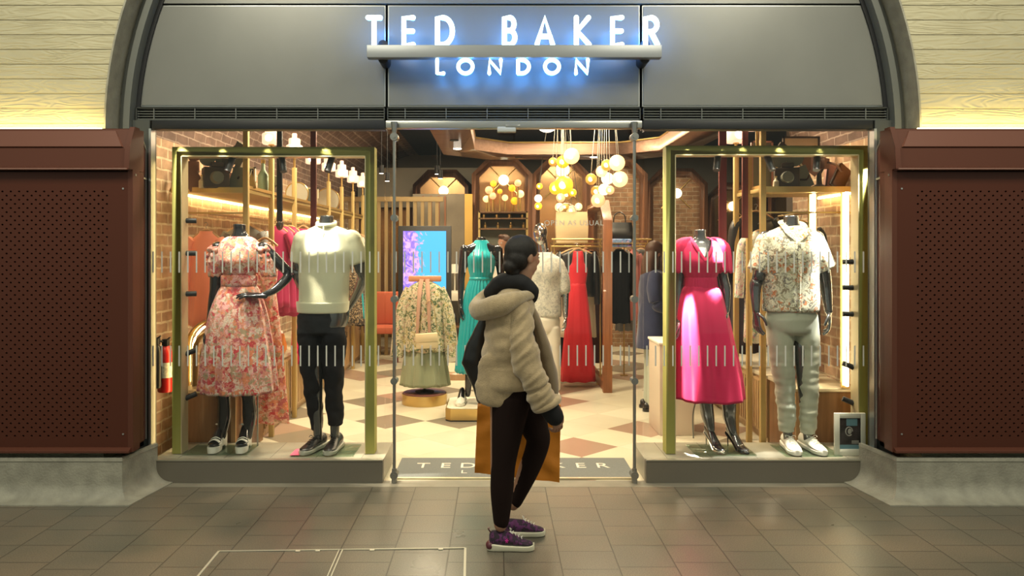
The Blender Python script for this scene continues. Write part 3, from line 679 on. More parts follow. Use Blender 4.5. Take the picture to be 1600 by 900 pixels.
# ---------------- floral dress mannequin
def mann_floral():
    y = Y0 + .02; c = lambda px, py, dy=0: P(px, py, y, dy)
    t = thing('mannequin', 'headless black female mannequin in a pink floral midi dress, one hand on its hip', 'mannequin', (c(372, 700).x, y, .152))
    b = MB(); cx = c(374, 0).x
    el(b, [(cx, y, 1.785, .045, .05), (cx, y + .005, 1.74, .044, .05), (cx, y + .01, 1.70, .066, .058), (cx, y + .01, 1.672, .115, .062), (cx, y, 1.60, .15, .08), (cx, y - .01, 1.50, .125, .10), (cx, y, 1.38, .10, .078), (cx, y + .01, 1.25, .15, .105), (cx, y + .01, 1.12, .16, .11), (cx, y, 1.02, .12, .09)])
    # straight arm on the left side of the picture
    limb(b, [c(340, 388), c(336, 450), c(333, 470), c(327, 515)], [.050, .038, .034, .024])
    # arm with the hand on the hip
    limb(b, [c(411, 388), c(440, 418, .04), c(448, 430, .05), c(432, 452, -.03), c(414, 461, -.09)], [.050, .038, .036, .030, .022])
    for a, k, f in ((357, 352, 345), (392, 391, 386)):
        limb(b, [c(a, 520), c(k - 3, 600), c(k - 3, 625, .01), c((k + f) / 2, 650, .02), c(f + 1, 682, .01)], [.085, .062, .047, .050, .030])
    h = MB(); hand(h, c(326, 517), (-.02, 0, -1), (.8, -.3, 0), (.2, -1, 0), curl=.35)
    hand(h, c(414, 461, -.095), (-1, -.25, .12), (0, .35, -1), (0, -.3, 1), curl=.22)
    ft = MB()
    for px, rz in ((343, pi), (383, pi + .1)):
        foot_local(ft, MX((c(px, 0).x, y - .0, .205), rz, .93), .075)
    h.add(ft.v, ft.f)
    b.fuse('body', MANN, t, .008, 3, extra=h)
    # dress
    g = MB(); W = []
    skirt(g, [(cx, y + .005, 1.692, .082, .070, .0), (cx, y + .005, 1.672, .115, .080, .01), (cx, y, 1.62, .150, .095, .012), (cx, y - .01, 1.52, .142, .125, .02), (cx, y, 1.44, .122, .105, .025), (cx, y, 1.41, .112, .093, .012), (cx, y, 1.345, .118, .098, .012), (cx - .003, y, 1.30, .14, .115, .04), (cx - .005, y, 1.15, .19, .16, .07), (cx - .005, y, .95, .225, .19, .09), (cx + .0, y, .75, .25, .215, .10), (cx + .003, y, .575, .265, .225, .11)], 10)
    g.build('dress', FLORAL, t, solid=.004)
    w = MB(); skirt(w, [(cx, y, 1.415, .124, .101, .006), (cx, y, 1.40, .128, .105, .02), (cx, y, 1.36, .128, .107, .02), (cx, y, 1.34, .125, .104, .006)], 30); w.build('waistband', FLORAL, t, solid=.004)
    for sx, px in ((-1, 340), (1, 411)):
        q = MB(); p = c(px, 388)
        for j in range(3):
            qq = []
            rg = []
            for i in range(9):
                u = i / 8; rr = .040 + .026 * sin(pi * min(1, u * 1.1)) - .006 * j
                rg.append([p + V((sx * (.0 + .012 * j), 0, .018 - .045 * j - .06 * u)) + V(((rr + .010 * sin(7 * a + j)) * cos(a), (rr + .010 * sin(7 * a + j)) * sin(a), .006 * sin(5 * a))) for a in [2 * pi * k / 48 for k in range(48)]])
            q.loft(rg, cap=False)
        q.build('ruffle_sleeve', FLORAL, t, solid=.003)
        q = MB(); e = c(px + sx * 3 + (6 if sx > 0 else 0), 432, 0)
        skirt(q, [(p.x, y, p.z - .04, .055, .055, .03), ((p.x + e.x) / 2, y, (p.z + e.z) / 2, .062, .058, .05), (e.x, y, e.z, .05, .05, .05)], 9, 54); q.build('sleeve', FLORAL, t, solid=.003)
    # sandals
    for px, rz in ((343, pi), (383, pi + .1)):
        m = MX((c(px, 0).x, y, .162), rz, .93)
        b = MB()
        rg = []
        for yy, hw, zt in cr([(-.09, .02, .125), (-.075, .034, .13), (-.02, .036, .105), (.03, .036, .068), (.08, .043, .045), (.13, .043, .043), (.165, .032, .045), (.18, .014, .047)], 3):
            zb_ = 0 if yy > .03 or yy < -.02 else .02
            rg.append([V((x * hw, yy, z)) for x, z in ((-.95, zb_), (-1, zt * .5), (-1, zt), (1, zt), (1, zt * .5), (.95, zb_))])
        b.loft(rg); b.xf(m); s_ = b.build('sandal', WHITEL, t, 'white platform sandal'); ORG[s_.name] = ORG[t.name]
        b = MB()
        b.tube([(-.046, .10, .05), (-.035, .10, .075), (0, .10, .09), (.035, .10, .075), (.046, .10, .05)], [(.024, .004)] * 5, 8, 4, ref=(0, 0, 1))
        b.tube([(-.046, .07, .055), (-.035, .07, .085), (0, .07, .10), (.035, .07, .085), (.046, .07, .055)], [(.012, .004)] * 5, 8, 4, ref=(0, 0, 1))
        b.xf(m); b.build('strap', WHITEL, s_); b = MB()
        rg = [(.036 * cos(a), -.035 + .045 * sin(a), .175 + .01 * sin(a)) for a in [2 * pi * k / 20 for k in range(21)]]; b.tube(rg, .006, 8)
        b.tube([(0, -.08, .11), (0, -.082, .175)], [(.018, .004)] * 2, 8)
        b.xf(m); b.build('strap', WHITEL, s_)
    base_plate(t, c(300, 0).x, c(398, 0).x, y - .17, y + .1)
    b = MB(); b.cyl(c(397, 615, .08), c(397, 702, .08), .006, 8); b.build('support_rod', STEEL, t)
    return t
mann_floral()
# ---------------- cream polo mannequin
def male_body(t, c, y, cx, dz=0., fem=False):
    b = MB()
    el(b, [(cx, y, 1.845 + dz, .052, .056), (cx, y + .005, 1.80 + dz, .053, .058), (cx, y + .01, 1.755 + dz, .08, .065), (cx, y + .01, 1.72 + dz, .16, .075), (cx, y, 1.66 + dz, .19, .095), (cx, y - .005, 1.53 + dz, .175, .115), (cx, y, 1.38 + dz, .145, .10), (cx, y + .005, 1.25 + dz, .15, .105), (cx, y + .01, 1.12 + dz, .165, .11), (cx, y, 1.04 + dz, .14, .1)])
    return b
def shirt(mb, cx, y, top, hem, sh, chest, waist, hemw, dep=.13, lean=0.):
    el(mb, [(cx, y + .005, top, .072, .068), (cx, y + .005, top - .035, sh * .75, .085), (cx, y, top - .075, sh, .105), (cx, y - .01, top - .19, chest, dep), (cx + lean * .5, y, (top + hem) / 2 - .04, waist, dep * .95), (cx + lean, y, hem + .06, hemw, dep), (cx + lean, y, hem, hemw * .985, dep * .98)], 5, 40)
def trousers(mb, c, y, hipx, z0, zc, lrad, legs, hw=.165, hd=.12):
    el(mb, [(hipx, y, z0, hw * .93, hd * .9), (hipx, y, z0 - .08, hw, hd), (hipx, y + .01, (z0 + zc) / 2, hw * 1.04, hd * 1.08), (hipx, y + .01, zc, hw * .97, hd), (hipx, y, zc - .03, hw * .7, hd * .7)])
    for pts, rad in legs: mb.tube(pts, rad, 24, 6)
def mann_polo():
    y = Y0; c = lambda px, py, dy=0: P(px, py, y, dy)
    t = thing('mannequin', 'headless grey male mannequin in a cream knitted polo shirt and black trousers', 'mannequin', (c(508, 700).x, y, .152))
    cx = c(510, 0).x; b = male_body(t, c, y, cx)
    limb(b, [c(476, 372), c(467, 415), c(464, 432, .03), c(474, 462, .10), c(485, 480, .14)], [.055, .045, .040, .034, .026])
    limb(b, [c(552, 372), c(563, 418), c(566, 436, .05), c(552, 462, .12), c(538, 484, .14)], [.055, .045, .042, .034, .026])
    limb(b, [c(492, 540), c(497, 690)], [.06, .03]); limb(b, [c(525, 540), c(523, 690)], [.06, .03])
    h = MB(); hand(h, c(485, 480, .14), (.3, .1, -1), (1, .3, 0), (0, -1, 0), curl=.4); hand(h, c(538, 484, .14), (-.3, .1, -1), (-1, .3, 0), (0, -1, 0), curl=.4)
    b.fuse('body', MANNC, t, .009, 3, extra=h)
    g = MB(); shirt(g, cx, y, 1.775, 1.155, .195, .205, .185, .178, .135, -.025)
    for A, B, C_ in ((474, 376, (468, 411)), (549, 376, (560, 411))):
        p, q = c(A, B), c(*C_); q = q + V((.0, .01, 0)); g.ball(p, .080); g.tube([p, (p + q) / 2, q], [.078, .080, .072], 24, 4)
    s_ = g.fuse('polo_shirt', CREAMK, t, .008, 5, disp=wr(.010, (7, 7, 3.2), 3.))
    g = MB(); skirt(g, [(cx - .025, y, 1.225, .187, .143, 0), (cx - .025, y, 1.21, .188, .144, .0), (cx - .025, y, 1.16, .183, .139, 0), (cx - .025, y, 1.148, .178, .134, .0)], 40); o = g.build('ribbed_hem', CREAMK, s_, solid=.004)
    g = MB()
    g.tube([(cx + .068 * cos(a), y + .072 * sin(a) - .004, 1.788 + .016 * sin(a)) for a in [2 * pi * k / 32 for k in range(33)]], [(.009, .016)] * 33, 10, ref=(0, 0, 1)); g.tube([(cx, y - .088, 1.762), (cx, y - .112, 1.70)], .0035, 8)
    g.build('collar', CREAMK, s_)
    g = MB(); hip = c(501, 0).x
    trousers(g, c, y, hip, 1.175, 1.02, .09, [([c(482, 490), c(484, 530), c(485, 560), c(488, 600), c(495, 672, .02)], [.085, .088, .080, .066, .046]), ([c(519, 490), c(521, 530), c(521, 560), c(522, 600, -.01), c(524, 663, .0)], [.085, .088, .082, .070, .056])], .158, .118)
    g.fuse('trousers', BLKC, t, .009, 3, disp=wr(.014, (7, 7, 9), 8.))
    shoe(t, MX((c(493, 0).x, y - .03, .162), pi - .35, 1.0), 's', (BLKL, M('dark_green_white_sole', (.45, .45, .38), .5), BLKL), label='black lace-up shoe with a white-edged sole')
    shoe(t, MX((c(524, 0).x, y - .03, .162), pi - .1, 1.0), 's', (BLKL, MATS['dark_green_white_sole'], BLKL), label='black lace-up shoe with a white-edged sole')
    base_plate(t, c(470, 0).x, c(560, 0).x, y - .19, y + .12)
    b = MB(); b.box((c(464, 0).x, y - .185, .1625), (c(478, 0).x, y - .02, .164)); b.build('base_sticker', M('pink_sticker', (.8, .12, .22), .6), t, 'pink rectangle on the glass base')
mann_polo()
# ---------------- pink dress mannequin
def mann_pink():
    y = Y0; c = lambda px, py, dy=0: P(px, py, y, dy)
    t = thing('mannequin', 'headless silver female mannequin in a hot pink V-neck dress in the right window', 'mannequin', (c(1110, 700).x, y, .152))
    cx = c(1094, 0).x; b = MB()
    el(b, [(cx, y, 1.745, .044, .048), (cx, y + .005, 1.71, .043, .05), (cx, y + .01, 1.675, .058, .055), (cx, y + .01, 1.65, .12, .062), (cx, y, 1.60, .155, .08), (cx, y - .01, 1.50, .13, .103), (cx, y, 1.38, .10, .075), (cx, y + .01, 1.25, .15, .10), (cx, y + .01, 1.12, .155, .11), (cx, y, 1.02, .12, .09)])
    limb(b, [c(1066, 388), c(1062, 440, .02), c(1060, 460, .0), c(1058, 498, -.03)], [.048, .037, .034, .023])
    limb(b, [c(1122, 388), c(1131, 432, .02), c(1134, 452, .0), c(1133, 486, -.03)], [.048, .037, .036, .023])
    limb(b, [c(1092, 520), c(1100, 600), c(1104, 632, .01), c(1108, 652, .03), c(1112, 672, .02)], [.085, .064, .050, .046, .029])
    limb(b, [c(1118, 520), c(1134, 600), c(1139, 632, .0), c(1141, 652, .02), c(1145, 676, .0)], [.085, .064, .052, .046, .029])
    h = MB(); hand(h, c(1058, 498, -.03), (-.05, -.1, -1), (-.9, .0, 0), (0, -1, 0), curl=.35); hand(h, c(1133, 486, -.03), (-.1, -.1, -1), (-.9, .1, 0), (-.2, -1, 0), curl=.38)
    for px, rz, z in ((1112, pi + .28, .168), (1147, pi + .35, .165)): foot_local(h, MX((c(px, 0).x, y + .01, z), rz, .9), .10)
    b.fuse('body', MANNC, t, .008, 3, extra=h)
    # bodice with a deep V opening
    g = MB(); rr = cr([(cx, y + .005, 1.672, .10, .075, 0), (cx, y, 1.63, .158, .095, 0), (cx, y - .01, 1.52, .158, .13, 0), (cx, y - .005, 1.44, .130, .112, 0), (cx, y, 1.395, .112, .098, 0)], 8)
    seg = 96; rg = []
    for i, (a_, b_, z, rx, ry, _) in enumerate(rr):
        rg.append([V((a_ + rx * (1 + .012 * sin(22 * (2 * pi * k / seg))) * cos(2 * pi * k / seg), b_ + ry * (1 + .012 * sin(22 * (2 * pi * k / seg))) * sin(2 * pi * k / seg), z)) for k in range(seg)])
    vs = [p for r in rg for p in r]; fs = []
    for i in range(len(rg) - 1):
        z = rr[i][2]; half = max(0., (z - 1.525) / (1.672 - 1.525)) * .60
        for j in range(seg):
            a = 2 * pi * (j + .5) / seg; d = abs(((a - 1.5 * pi + pi) % (2 * pi)) - pi)
            if d < half: continue
            k = (j + 1) % seg; fs.append((i * seg + j, i * seg + k, (i + 1) * seg + k, (i + 1) * seg + j))
    g.add(vs, fs); g.build('bodice', PINKF, t, solid=.004)
    g = MB(); zt = 1.675
    for sx in (-1, 1): g.tube([(cx + sx * .004, y - .142, 1.52), (cx + sx * .035, y - .128, 1.575), (cx + sx * .062, y - .10, 1.63), (cx + sx * .075, y - .04, 1.672), (cx + sx * .06, y + .05, 1.69)], [(.012, .004)] * 5, 8, 4, ref=(0, -1, 0))
    g.build('neckline', PINKF, t)
    g = MB(); skirt(g, [(cx, y, 1.40, .116, .101, .01), (cx, y, 1.385, .118, .103, .02), (cx, y, 1.34, .122, .107, .02), (cx, y, 1.325, .124, .108, .01)], 36); g.build('gathered_waistband', PINKF, t, solid=.004)
    g = MB(); skirt(g, [(cx, y, 1.335, .122, .106, .02), (cx + .004, y, 1.27, .155, .135, .04), (cx + .01, y, 1.12, .182, .168, .065), (cx + .03, y, .90, .205, .19, .085), (cx + .055, y, .70, .225, .21, .095), (cx + .065, y, .525, .238, .222, .10)], 6, ph=.8); g.build('skirt', PINKF, t, solid=.004)
    for px, sx in ((1064, -1), (1125, 1)):
        p = c(px, 382); e = c(px + sx * 6, 426, .01); q = MB()
        skirt(q, [(p.x - sx * .045, y, p.z + .052, .008, .02, 0), (p.x - sx * .035, y, p.z + .045, .034, .045, 0), (p.x - sx * .012, y, p.z + .018, .054, .062, .02), (p.x + sx * .005, y, p.z - .04, .068, .068, .05), (e.x, y + .005, e.z, .062, .062, .06)], 9, 60)
        q.build('sleeve', PINKF, t, solid=.003)
    SILV = M('silver_shoe', (.6, .58, .52), .25, .8); DKS = M('dark_mirror_shoe', (.1, .1, .1), .12, .9)
    for px, rz, z, mt in ((1112, pi + .28, .168, SILV), (1147, pi + .35, .165, DKS)):
        m = MX((c(px, 0).x, y + .01, z), rz, .9); b = MB(); rg = []
        for yy, hw in cr([(-.085, .016), (-.07, .03), (-.02, .028), (.03, .032), (.08, .042), (.12, .041), (.155, .027), (.18, .008)], 3):
            l = .10 * max(0, (.09 - yy) / .16); rg.append([V((x * hw, yy, l + z_)) for x, z_ in ((-1, -.006), (-1, .0), (-.9, .004), (.9, .004), (1, .0), (1, -.006))])
        b.loft(rg)
        rg = []
        for yy, hw, h_ in cr([(.085, .043, .02), (.11, .043, .036), (.14, .036, .030), (.165, .022, .022), (.182, .008, .012)], 3): rg.append([V((hw * cos(a), yy, -.004 + h_ * sin(a))) for a in [pi * k / 12 for k in range(13)]])
        b.loft(rg, cap=False, closed=False)
        b.tube([(0, -.07, .10), (0, -.074, .05), (0, -.072, -.008)], [.012, .006, .004], 10, 3)
        b.xf(m); s_ = b.build('heeled_shoe', mt, t, 'open heeled sandal'); ORG[s_.name] = ORG[t.name]
        b = MB(); b.tube([(.034 * cos(a), -.035 + .045 * sin(a), .19) for a in [2 * pi * k / 20 for k in range(21)]], .004, 8); b.tube([(0, -.08, .10), (0, -.08, .19)], [(.01, .003)] * 2, 8); b.xf(m); b.build('ankle_strap', mt, s_)
    base_plate(t, c(1078, 0).x, c(1170, 0).x, y - .17, y + .12)
    b = MB(); b.tube([c(1096, 625, .12), c(1090, 655, .13), c(1091, 692, .13)], .005, 8, 4); b.build('support_rod', STEEL, t)
mann_pink()
# ---------------- patterned shirt mannequin
def mann_shirt():
    y = Y0; c = lambda px, py, dy=0: P(px, py, y, dy)
    t = thing('mannequin', 'headless grey male mannequin in a cream leaf-print shirt and sage trousers in the right window', 'mannequin', (c(1245, 700).x, y, .152))
    cx = c(1236, 0).x; b = male_body(t, c, y, cx)
    limb(b, [c(1196, 372), c(1186, 430), c(1182, 448, .02), c(1180, 486, -.02)], [.055, .045, .042, .027])
    limb(b, [c(1276, 372), c(1288, 430), c(1292, 448, .02), c(1293, 486, -.02)], [.055, .045, .042, .027])
    limb(b, [c(1218, 540), c(1232, 690)], [.06, .032]); limb(b, [c(1252, 540), c(1263, 690)], [.06, .032])
    h = MB(); hand(h, c(1180, 486, -.02), (-.0, -.08, -1), (.8, .3, 0), (.1, -1, 0), L=.19, curl=.35); hand(h, c(1293, 486, -.02), (.02, -.08, -1), (-.8, .3, 0), (-.1, -1, 0), L=.19, curl=.35)
    b.fuse('body', MANNC, t, .009, 3, extra=h)
    g = MB(); shirt(g, cx, y, 1.775, 1.155, .20, .215, .20, .20, .14, -.005)
    for A, B, C_, sx in ((1200, 380, (1184, 424), -1), (1272, 380, (1291, 420), 1)):
        p, q = c(A, B), c(*C_); g.ball(p, .083); g.tube([p, (p + q) / 2, q], [.082, .084, .082], 24, 4)
    s_ = g.fuse('shirt', SHIRTP, t, .008, 4, disp=wr(.012, (6, 6, 3.), 12.))
    g = MB()
    for sx in (-1, 1):
        g.tube([(cx + sx * .01, y - .118, 1.66), (cx + sx * .05, y - .105, 1.71), (cx + sx * .07, y - .06, 1.765), (cx + sx * .072, y, 1.795), (cx + sx * .03, y + .07, 1.81), (cx, y + .075, 1.812)], [(.014, .005), (.026, .005), (.026, .005), (.022, .006), (.020, .006), (.020, .006)], 10, 5, ref=(0, -.5, 1))
    g.build('open_collar', SHIRTP, s_)
    g = MB()
    g.tube([(cx, y - .148, 1.64), (cx - .0, y - .156, 1.5), (cx - .002, y - .150, 1.3), (cx - .004, y - .150, 1.17)], [(.004, .012)] * 4, 8, 5, ref=(1, 0, 0)); g.build('button_placket', SHIRTP, s_)
    g = MB(); hip = c(1235, 0).x
    trousers(g, c, y, hip, 1.18, 1.02, .09, [([c(1216, 490), c(1219, 530), c(1221, 560), c(1227, 610), c(1229, 674, .0)], [.092, .092, .083, .070, .056]), ([c(1257, 490), c(1261, 530), c(1263, 560), c(1263, 610, -.01), c(1262, 677, .0)], [.090, .086, .076, .068, .056])], .178, .128)
    tr = g.fuse('trousers', SAGE, t, .009, 3, disp=lambda q: .008 * nz(q, (5, 5, 9), 21.) + .010 * nz(q, (9, 9, 30), 4.) * max(0, min(1, (1.0 - q.z) * 2)))
    for px, rz in ((1232, pi - .08), (1265, pi + .15)):
        shoe(t, MX((c(px, 0).x, y - .03, .162), rz, 1.02), 's', (M('white_trainer', (.78, .77, .68), .5), M('white_rubber', (.8, .79, .72), .6), MATS.get('white_trainer')), label='white trainer')
    base_plate(t, c(1212, 0).x, c(1298, 0).x, y - .19, y + .12)
mann_shirt()

# ---------------- people
def head(t, c, rz, tilt, hairm, skin=SKIN, style='bun', s=1.):
    """c = centre of the head, face towards local +y turned by rz"""
    m = Matrix.Translation(V(c)) @ Matrix.Rotation(rz, 4, 'Z') @ Matrix.Rotation(tilt, 4, 'X') @ Matrix.Scale(s, 4)
    b = MB(); b.ball((0, -.012, .025), (.074, .092, .090)); b.ball((0, .025, -.045), (.054, .062, .062)); b.ball((0, .045, -.085), (.028, .030, .024)); b.ball((0, .055, -.01), (.05, .035, .05))
    b.tube([(0, .085, .012), (0, .107, -.022), (0, .092, -.032)], [.008, .013, .010], 10, 3, round_=True)
    b.tube([(-.02, .083, -.056), (0, .090, -.054), (.02, .083, -.056)], [.004, .007, .004], 8, 3, round_=True); b.tube([(-.017, .082, -.066), (0, .089, -.067), (.017, .082, -.066)], [.004, .007, .004], 8, 3, round_=True)
    for sx in (-1, 1): b.ball((sx * .076, -.01, -.01), (.008, .018, .030)); b.ball((sx * .03, .075, .022), (.022, .01, .008))
    b.xf(m)
    e = MB()
    e = []
    for sx in (-1, 1): q = MB(); q.ball((sx * .030, .080, .003), (.013, .008, .007), 12, 8); q.xf(m); e.append(q)
    hr = MB()
    if style == 'bun':
        hr.ball((0, -.022, .038), (.084, .098, .090)); hr.ball((0, -.05, -.01), (.078, .070, .075)); hr.ball((0, -.088, -.055), (.050, .045, .042)); hr.ball((0, -.07, -.085), (.045, .035, .03))
    elif style == 'long':
        hr.ball((0, -.022, .036), (.088, .098, .092)); hr.tube([(0, -.05, .02), (0, -.075, -.10), (0, -.07, -.22), (0, -.06, -.34)], [(.080, .06), (.095, .055), (.10, .05), (.07, .03)], 18, 4, ref=(0, -1, 0), round_=True)
        for sx in (-1, 1): hr.tube([(sx * .05, .02, .08), (sx * .078, .03, 0), (sx * .085, .03, -.12), (sx * .07, .04, -.24)], [.02, .025, .028, .016], 12, 4, round_=True)
    else:
        hr.ball((0, -.020, .040), (.080, .095, .084)); hr.ball((0, -.045, .0), (.074, .062, .06)); hr.ball((0, .04, .095), (.055, .04, .03))
    hr.xf(m)
    return b, e, hr
def pedestrian():
    y = -1.08; c = lambda px, py, dy=0: P(px, py, y, dy)
    t = thing('person', 'person walking past in a beige hooded shearling coat, black leggings and purple trainers', 'person', c(795, 848))
    t.location.z = 0; ORG[t.name] = V(t.location)
    HAIR = M('dark_hair', (.008, .005, .004), .6, bump=.3, bs=60, stretch=(6, 6, 1))
    hb, he, hh = head(t, c(818, 402), -.95, -.05, HAIR, s=.97)
    b = hb
    b.tube([c(820, 418), c(815, 445), c(808, 470)], [.05, .05, .07], 18, 3, round_=True)
    # torso and legs (bare body under the clothes)
    el(b, [(c(804, 0).x, y, 1.34, .07, .07), (c(799, 0).x, y, 1.22, .10, .12), (c(793, 0).x, y, 1.05, .11, .11), (c(796, 0).x, y, .9, .13, .15), (c(800, 0).x, y, .8, .11, .14)])
    limb(b, [c(790, 620, -.07), c(784, 700, -.08), c(783, 745, -.08), c(782, 812, -.08)], [.085, .062, .055, .036])
    limb(b, [c(815, 620, .07), c(842, 692, .08), c(826, 740, .10), c(803, 800, .12)], [.085, .060, .052, .034])
    limb(b, [c(808, 490, -.10), c(826, 555, -.14), c(845, 605, -.15), c(862, 636, -.14)], [.05, .042, .034, .026])
    limb(b, [c(802, 494, .12), c(800, 560, .18), c(795, 600, .15), c(790, 625, .15)], [.05, .042, .034, .026])
    h = MB(); hand(h, c(861, 634, -.14), (.35, .1, -1), (-.5, .6, 0), (.8, .4, .2), L=.165, curl=.75, spread=.03, r=.92)
    hand(h, c(790, 625, .15), (-.1, -.1, -1), (0, -1, 0), (1, 0, 0), L=.165, curl=.8, spread=.02, r=.9)
    b.fuse('body', SKIN, t, .008, 3, extra=h)
    for q in he: q.build('eye', M('eye_white', (.5, .5, .5), .3), t)
    hh.fuse('hair', HAIR, t, .007, 4, disp=wr(.004, (30, 30, 8), 2.), label='dark hair tied in a low bun')
    # leggings
    g = MB(); el(g, [(c(797, 0).x, y, .93, .12, .14), (c(800, 0).x, y, .84, .13, .155), (c(802, 0).x, y, .76, .11, .14)])
    limb(g, [c(797, 620, -.06), c(790, 680, -.08), c(786, 720, -.085), c(784, 760, -.08), c(783, 806, -.08)], [.112, .082, .066, .062, .043])
    limb(g, [c(818, 620, .06), c(836, 672, .07), c(842, 697, .08), c(828, 742, .10), c(806, 795, .12)], [.110, .078, .066, .058, .040])
    g.fuse('leggings', M('dark_brown_leggings', (.012, .005, .004), .85, spec=.2), t, .008, 3)
    # hoodie in black showing at the neck
    g = MB(); g.tube([c(768, 458, .03), c(785, 442, .0), c(812, 440, -.06), c(828, 455, -.05), c(820, 465, .04), c(790, 460, .09), c(768, 458, .03)], [.050, .052, .05, .045, .05, .05, .05], 16, 4, round_=True)
    g.fuse('hoodie_collar', M('black_jersey', (.006, .006, .008), .85), t, .008, 3, disp=wr(.01, (9, 9, 9), 4.))
    COAT = M('beige_shearling', (.43, .32, .185), .95, sheen=.5, bump=.5, bs=220, var=.1, vs=40)
    g = MB(); yc = y
    el(g, [(c(808, 0).x, yc, 1.385, .07, .08), (c(803, 0).x, yc, 1.35, .110, .13), (c(799, 0).x, yc, 1.28, .135, .175), (c(796, 0).x, yc, 1.15, .142, .185), (c(795, 0).x, yc, 1.02, .145, .175), (c(794, 0).x, yc, .94, .158, .185), (c(794, 0).x, yc, .88, .168, .19), (c(796, 0).x, yc, .855, .158, .18)], 5, 44)
    for px, py, dy, rx, rz_ in ((772, 588, -.150, .104, .138), (832, 590, -.12, .080, .110), (776, 588, .15, .095, .115), (824, 588, .14, .085, .11)):
        p = c(px, py, dy); s0 = len(g.v); g.ball((0, 0, 0), (rx, .024, rz_), 28, 18)
        for i in range(s0, len(g.v)): v = g.v[i]; q_ = sqrt((v.x / rx) ** 2 + (v.z / rz_) ** 2) + 1e-6; k = q_ / ((abs(v.x / rx) ** 3.2 + abs(v.z / rz_) ** 3.2) ** (1 / 3.2) + 1e-6); g.v[i] = p + V((v.x * k * (1 - .12 * (v.z > 0)), v.y + 1.6 * (p.x + v.x * k - c(797, 0).x) ** 2 * (1 if dy < 0 else -1), v.z * k))
    g.tube([c(800, 480, .13), c(800, 545, .18), c(795, 600, .16)], [.08, .075, .065], 20, 5, round_=True)
    def coatdisp(p):
        px = 775 + p.x * S(y); py = 390 + (1.6 - p.z) * S(y)
        v = .020 * nz(p, (4, 4, 8), 31.) + .009 * nz(p, (9, 9, 22), 7.)
        # seam between the sleeve and the back, curved split in the hem
        return v * (1 if p.z > .98 else .35)
    ct = g.fuse('coat', COAT, t, .008, 2, disp=coatdisp)
    g = MB(); g.ball(c(807, 484, -.10), (.078, .075, .075)); g.tube([c(806, 480, -.10), c(810, 505, -.13), c(814, 530, -.155), c(822, 562, -.17), c(834, 594, -.175), c(849, 622, -.165)], [.070, .078, .078, .076, .073, .072], 24, 6)
    def sdisp(p):
        return .012 * nz(p, (5, 5, 10), 3.) + .012 * nz((p.x + p.z * .5, p.y, p.z - p.x * .9), (6, 4, 30), 17.)
    g.fuse('coat_sleeve', COAT, ct, .007, 2, disp=sdisp)
    COAT_SH = M('brown_suede_side', (.20, .145, .085), .95, sheen=.3, bump=.3, bs=200)  # darker copy of the coat brown; the shade is put into its colour
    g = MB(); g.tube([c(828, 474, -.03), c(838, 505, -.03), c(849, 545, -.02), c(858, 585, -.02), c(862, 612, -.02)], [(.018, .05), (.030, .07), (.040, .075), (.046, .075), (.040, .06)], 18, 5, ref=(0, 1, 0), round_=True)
    g.fuse('coat_front', COAT_SH, ct, .008, 2, disp=wr(.006, (8, 8, 8), 3.), label='brown front edge of the open coat')
    # rolled hood lying on the shoulders
    g = MB(); g.tube([c(832, 459, -.05), c(808, 463, -.15), c(778, 474, -.17), c(752, 484, -.07), c(749, 479, .05), c(770, 462, .12), c(800, 455, .11)], [.022, .040, .062, .056, .056, .050, .036], 20, 6, round_=True)
    g.fuse('hood', COAT, ct, .008, 4, disp=wr(.008, (6, 6, 6), 6.), label='beige hood folded down on the shoulders')
    g = MB()
    cf = [c(848, 619, -.165), c(853, 628, -.165)]
    d_ = (c(856, 632, -.158) - c(838, 594, -.165)).normalized(); u_ = V((0, 1, 0)).cross(d_).normalized(); w_ = d_.cross(u_); p_ = c(851, 621, -.16); ring = [p_ + (u_ * cos(a) + w_ * sin(a)) * .064 for a in [2 * pi * k / 28 for k in range(29)]]; g.tube(ring, .021, 12, ref=d_); g.tube([p_ - d_ * .02, p_ + d_ * .012], .066, 24); g.fuse('cuff', COAT, ct, .006, 2, label='rolled shearling cuff')
    g = MB(); g.tube([c(851, 622, -.155), c(863, 641, -.145)], [.056, .05], 18, 1, round_=True); g.build('black_sleeve_cuff', MATS['black_jersey'], t)
    # trainers
    PUR = pattern('purple_trainer', (.025, .008, .03), [(.03, .01, .03), (.12, .02, .12), (.02, .01, .02), (.10, .015, .09)], 30, thr=.45)
    SOLE = M('cream_sole', (.72, .68, .52), .5)
    SZ = Matrix.Diagonal((1, 1, 1.28, 1)); s1 = shoe(t, MX((c(796, 0).x, y - .08, .004), -pi / 2 + .0, 0.81) @ SZ, 's', (PUR, SOLE, M('white_laces', (.8, .78, .7), .6)), label='purple and black trainer with white laces')
    b = MB(); b.ball((0, -.128, .022), (.042, .03, .024)); b.tube([(0, -.12, .08), (0, -.142, .105), (0, -.13, .11)], [(.012, .003)] * 3, 8, 3); b.xf(MX((c(796, 0).x, y - .08, .004), -pi / 2, .81) @ SZ); b.build('heel_counter', M('maroon_rubber', (.10, .02, .03), .4), s1, 'maroon heel with pull tab')
    b = MB()
    m = MX((c(796, 0).x, y - .08, .004), -pi / 2, .81) @ SZ
    for k in range(3): a = pi / 3 * k; b.tube([(.0415, -.02 + .012 * cos(a), .055 + .012 * sin(a)), (.0415, -.02 - .012 * cos(a), .055 - .012 * sin(a))], .0022, 6)
    b.xf(m); b.build('emblem', M('magenta_emblem', (.7, .03, .35), .5), s1, 'magenta star emblem')
    s2 = shoe(t, MX((c(818, 0).x, y + .11, .004), -pi / 2 + .1, 0.78) @ SZ, 's', (PUR, SOLE, MATS['white_laces']), label='purple trainer on the far foot')
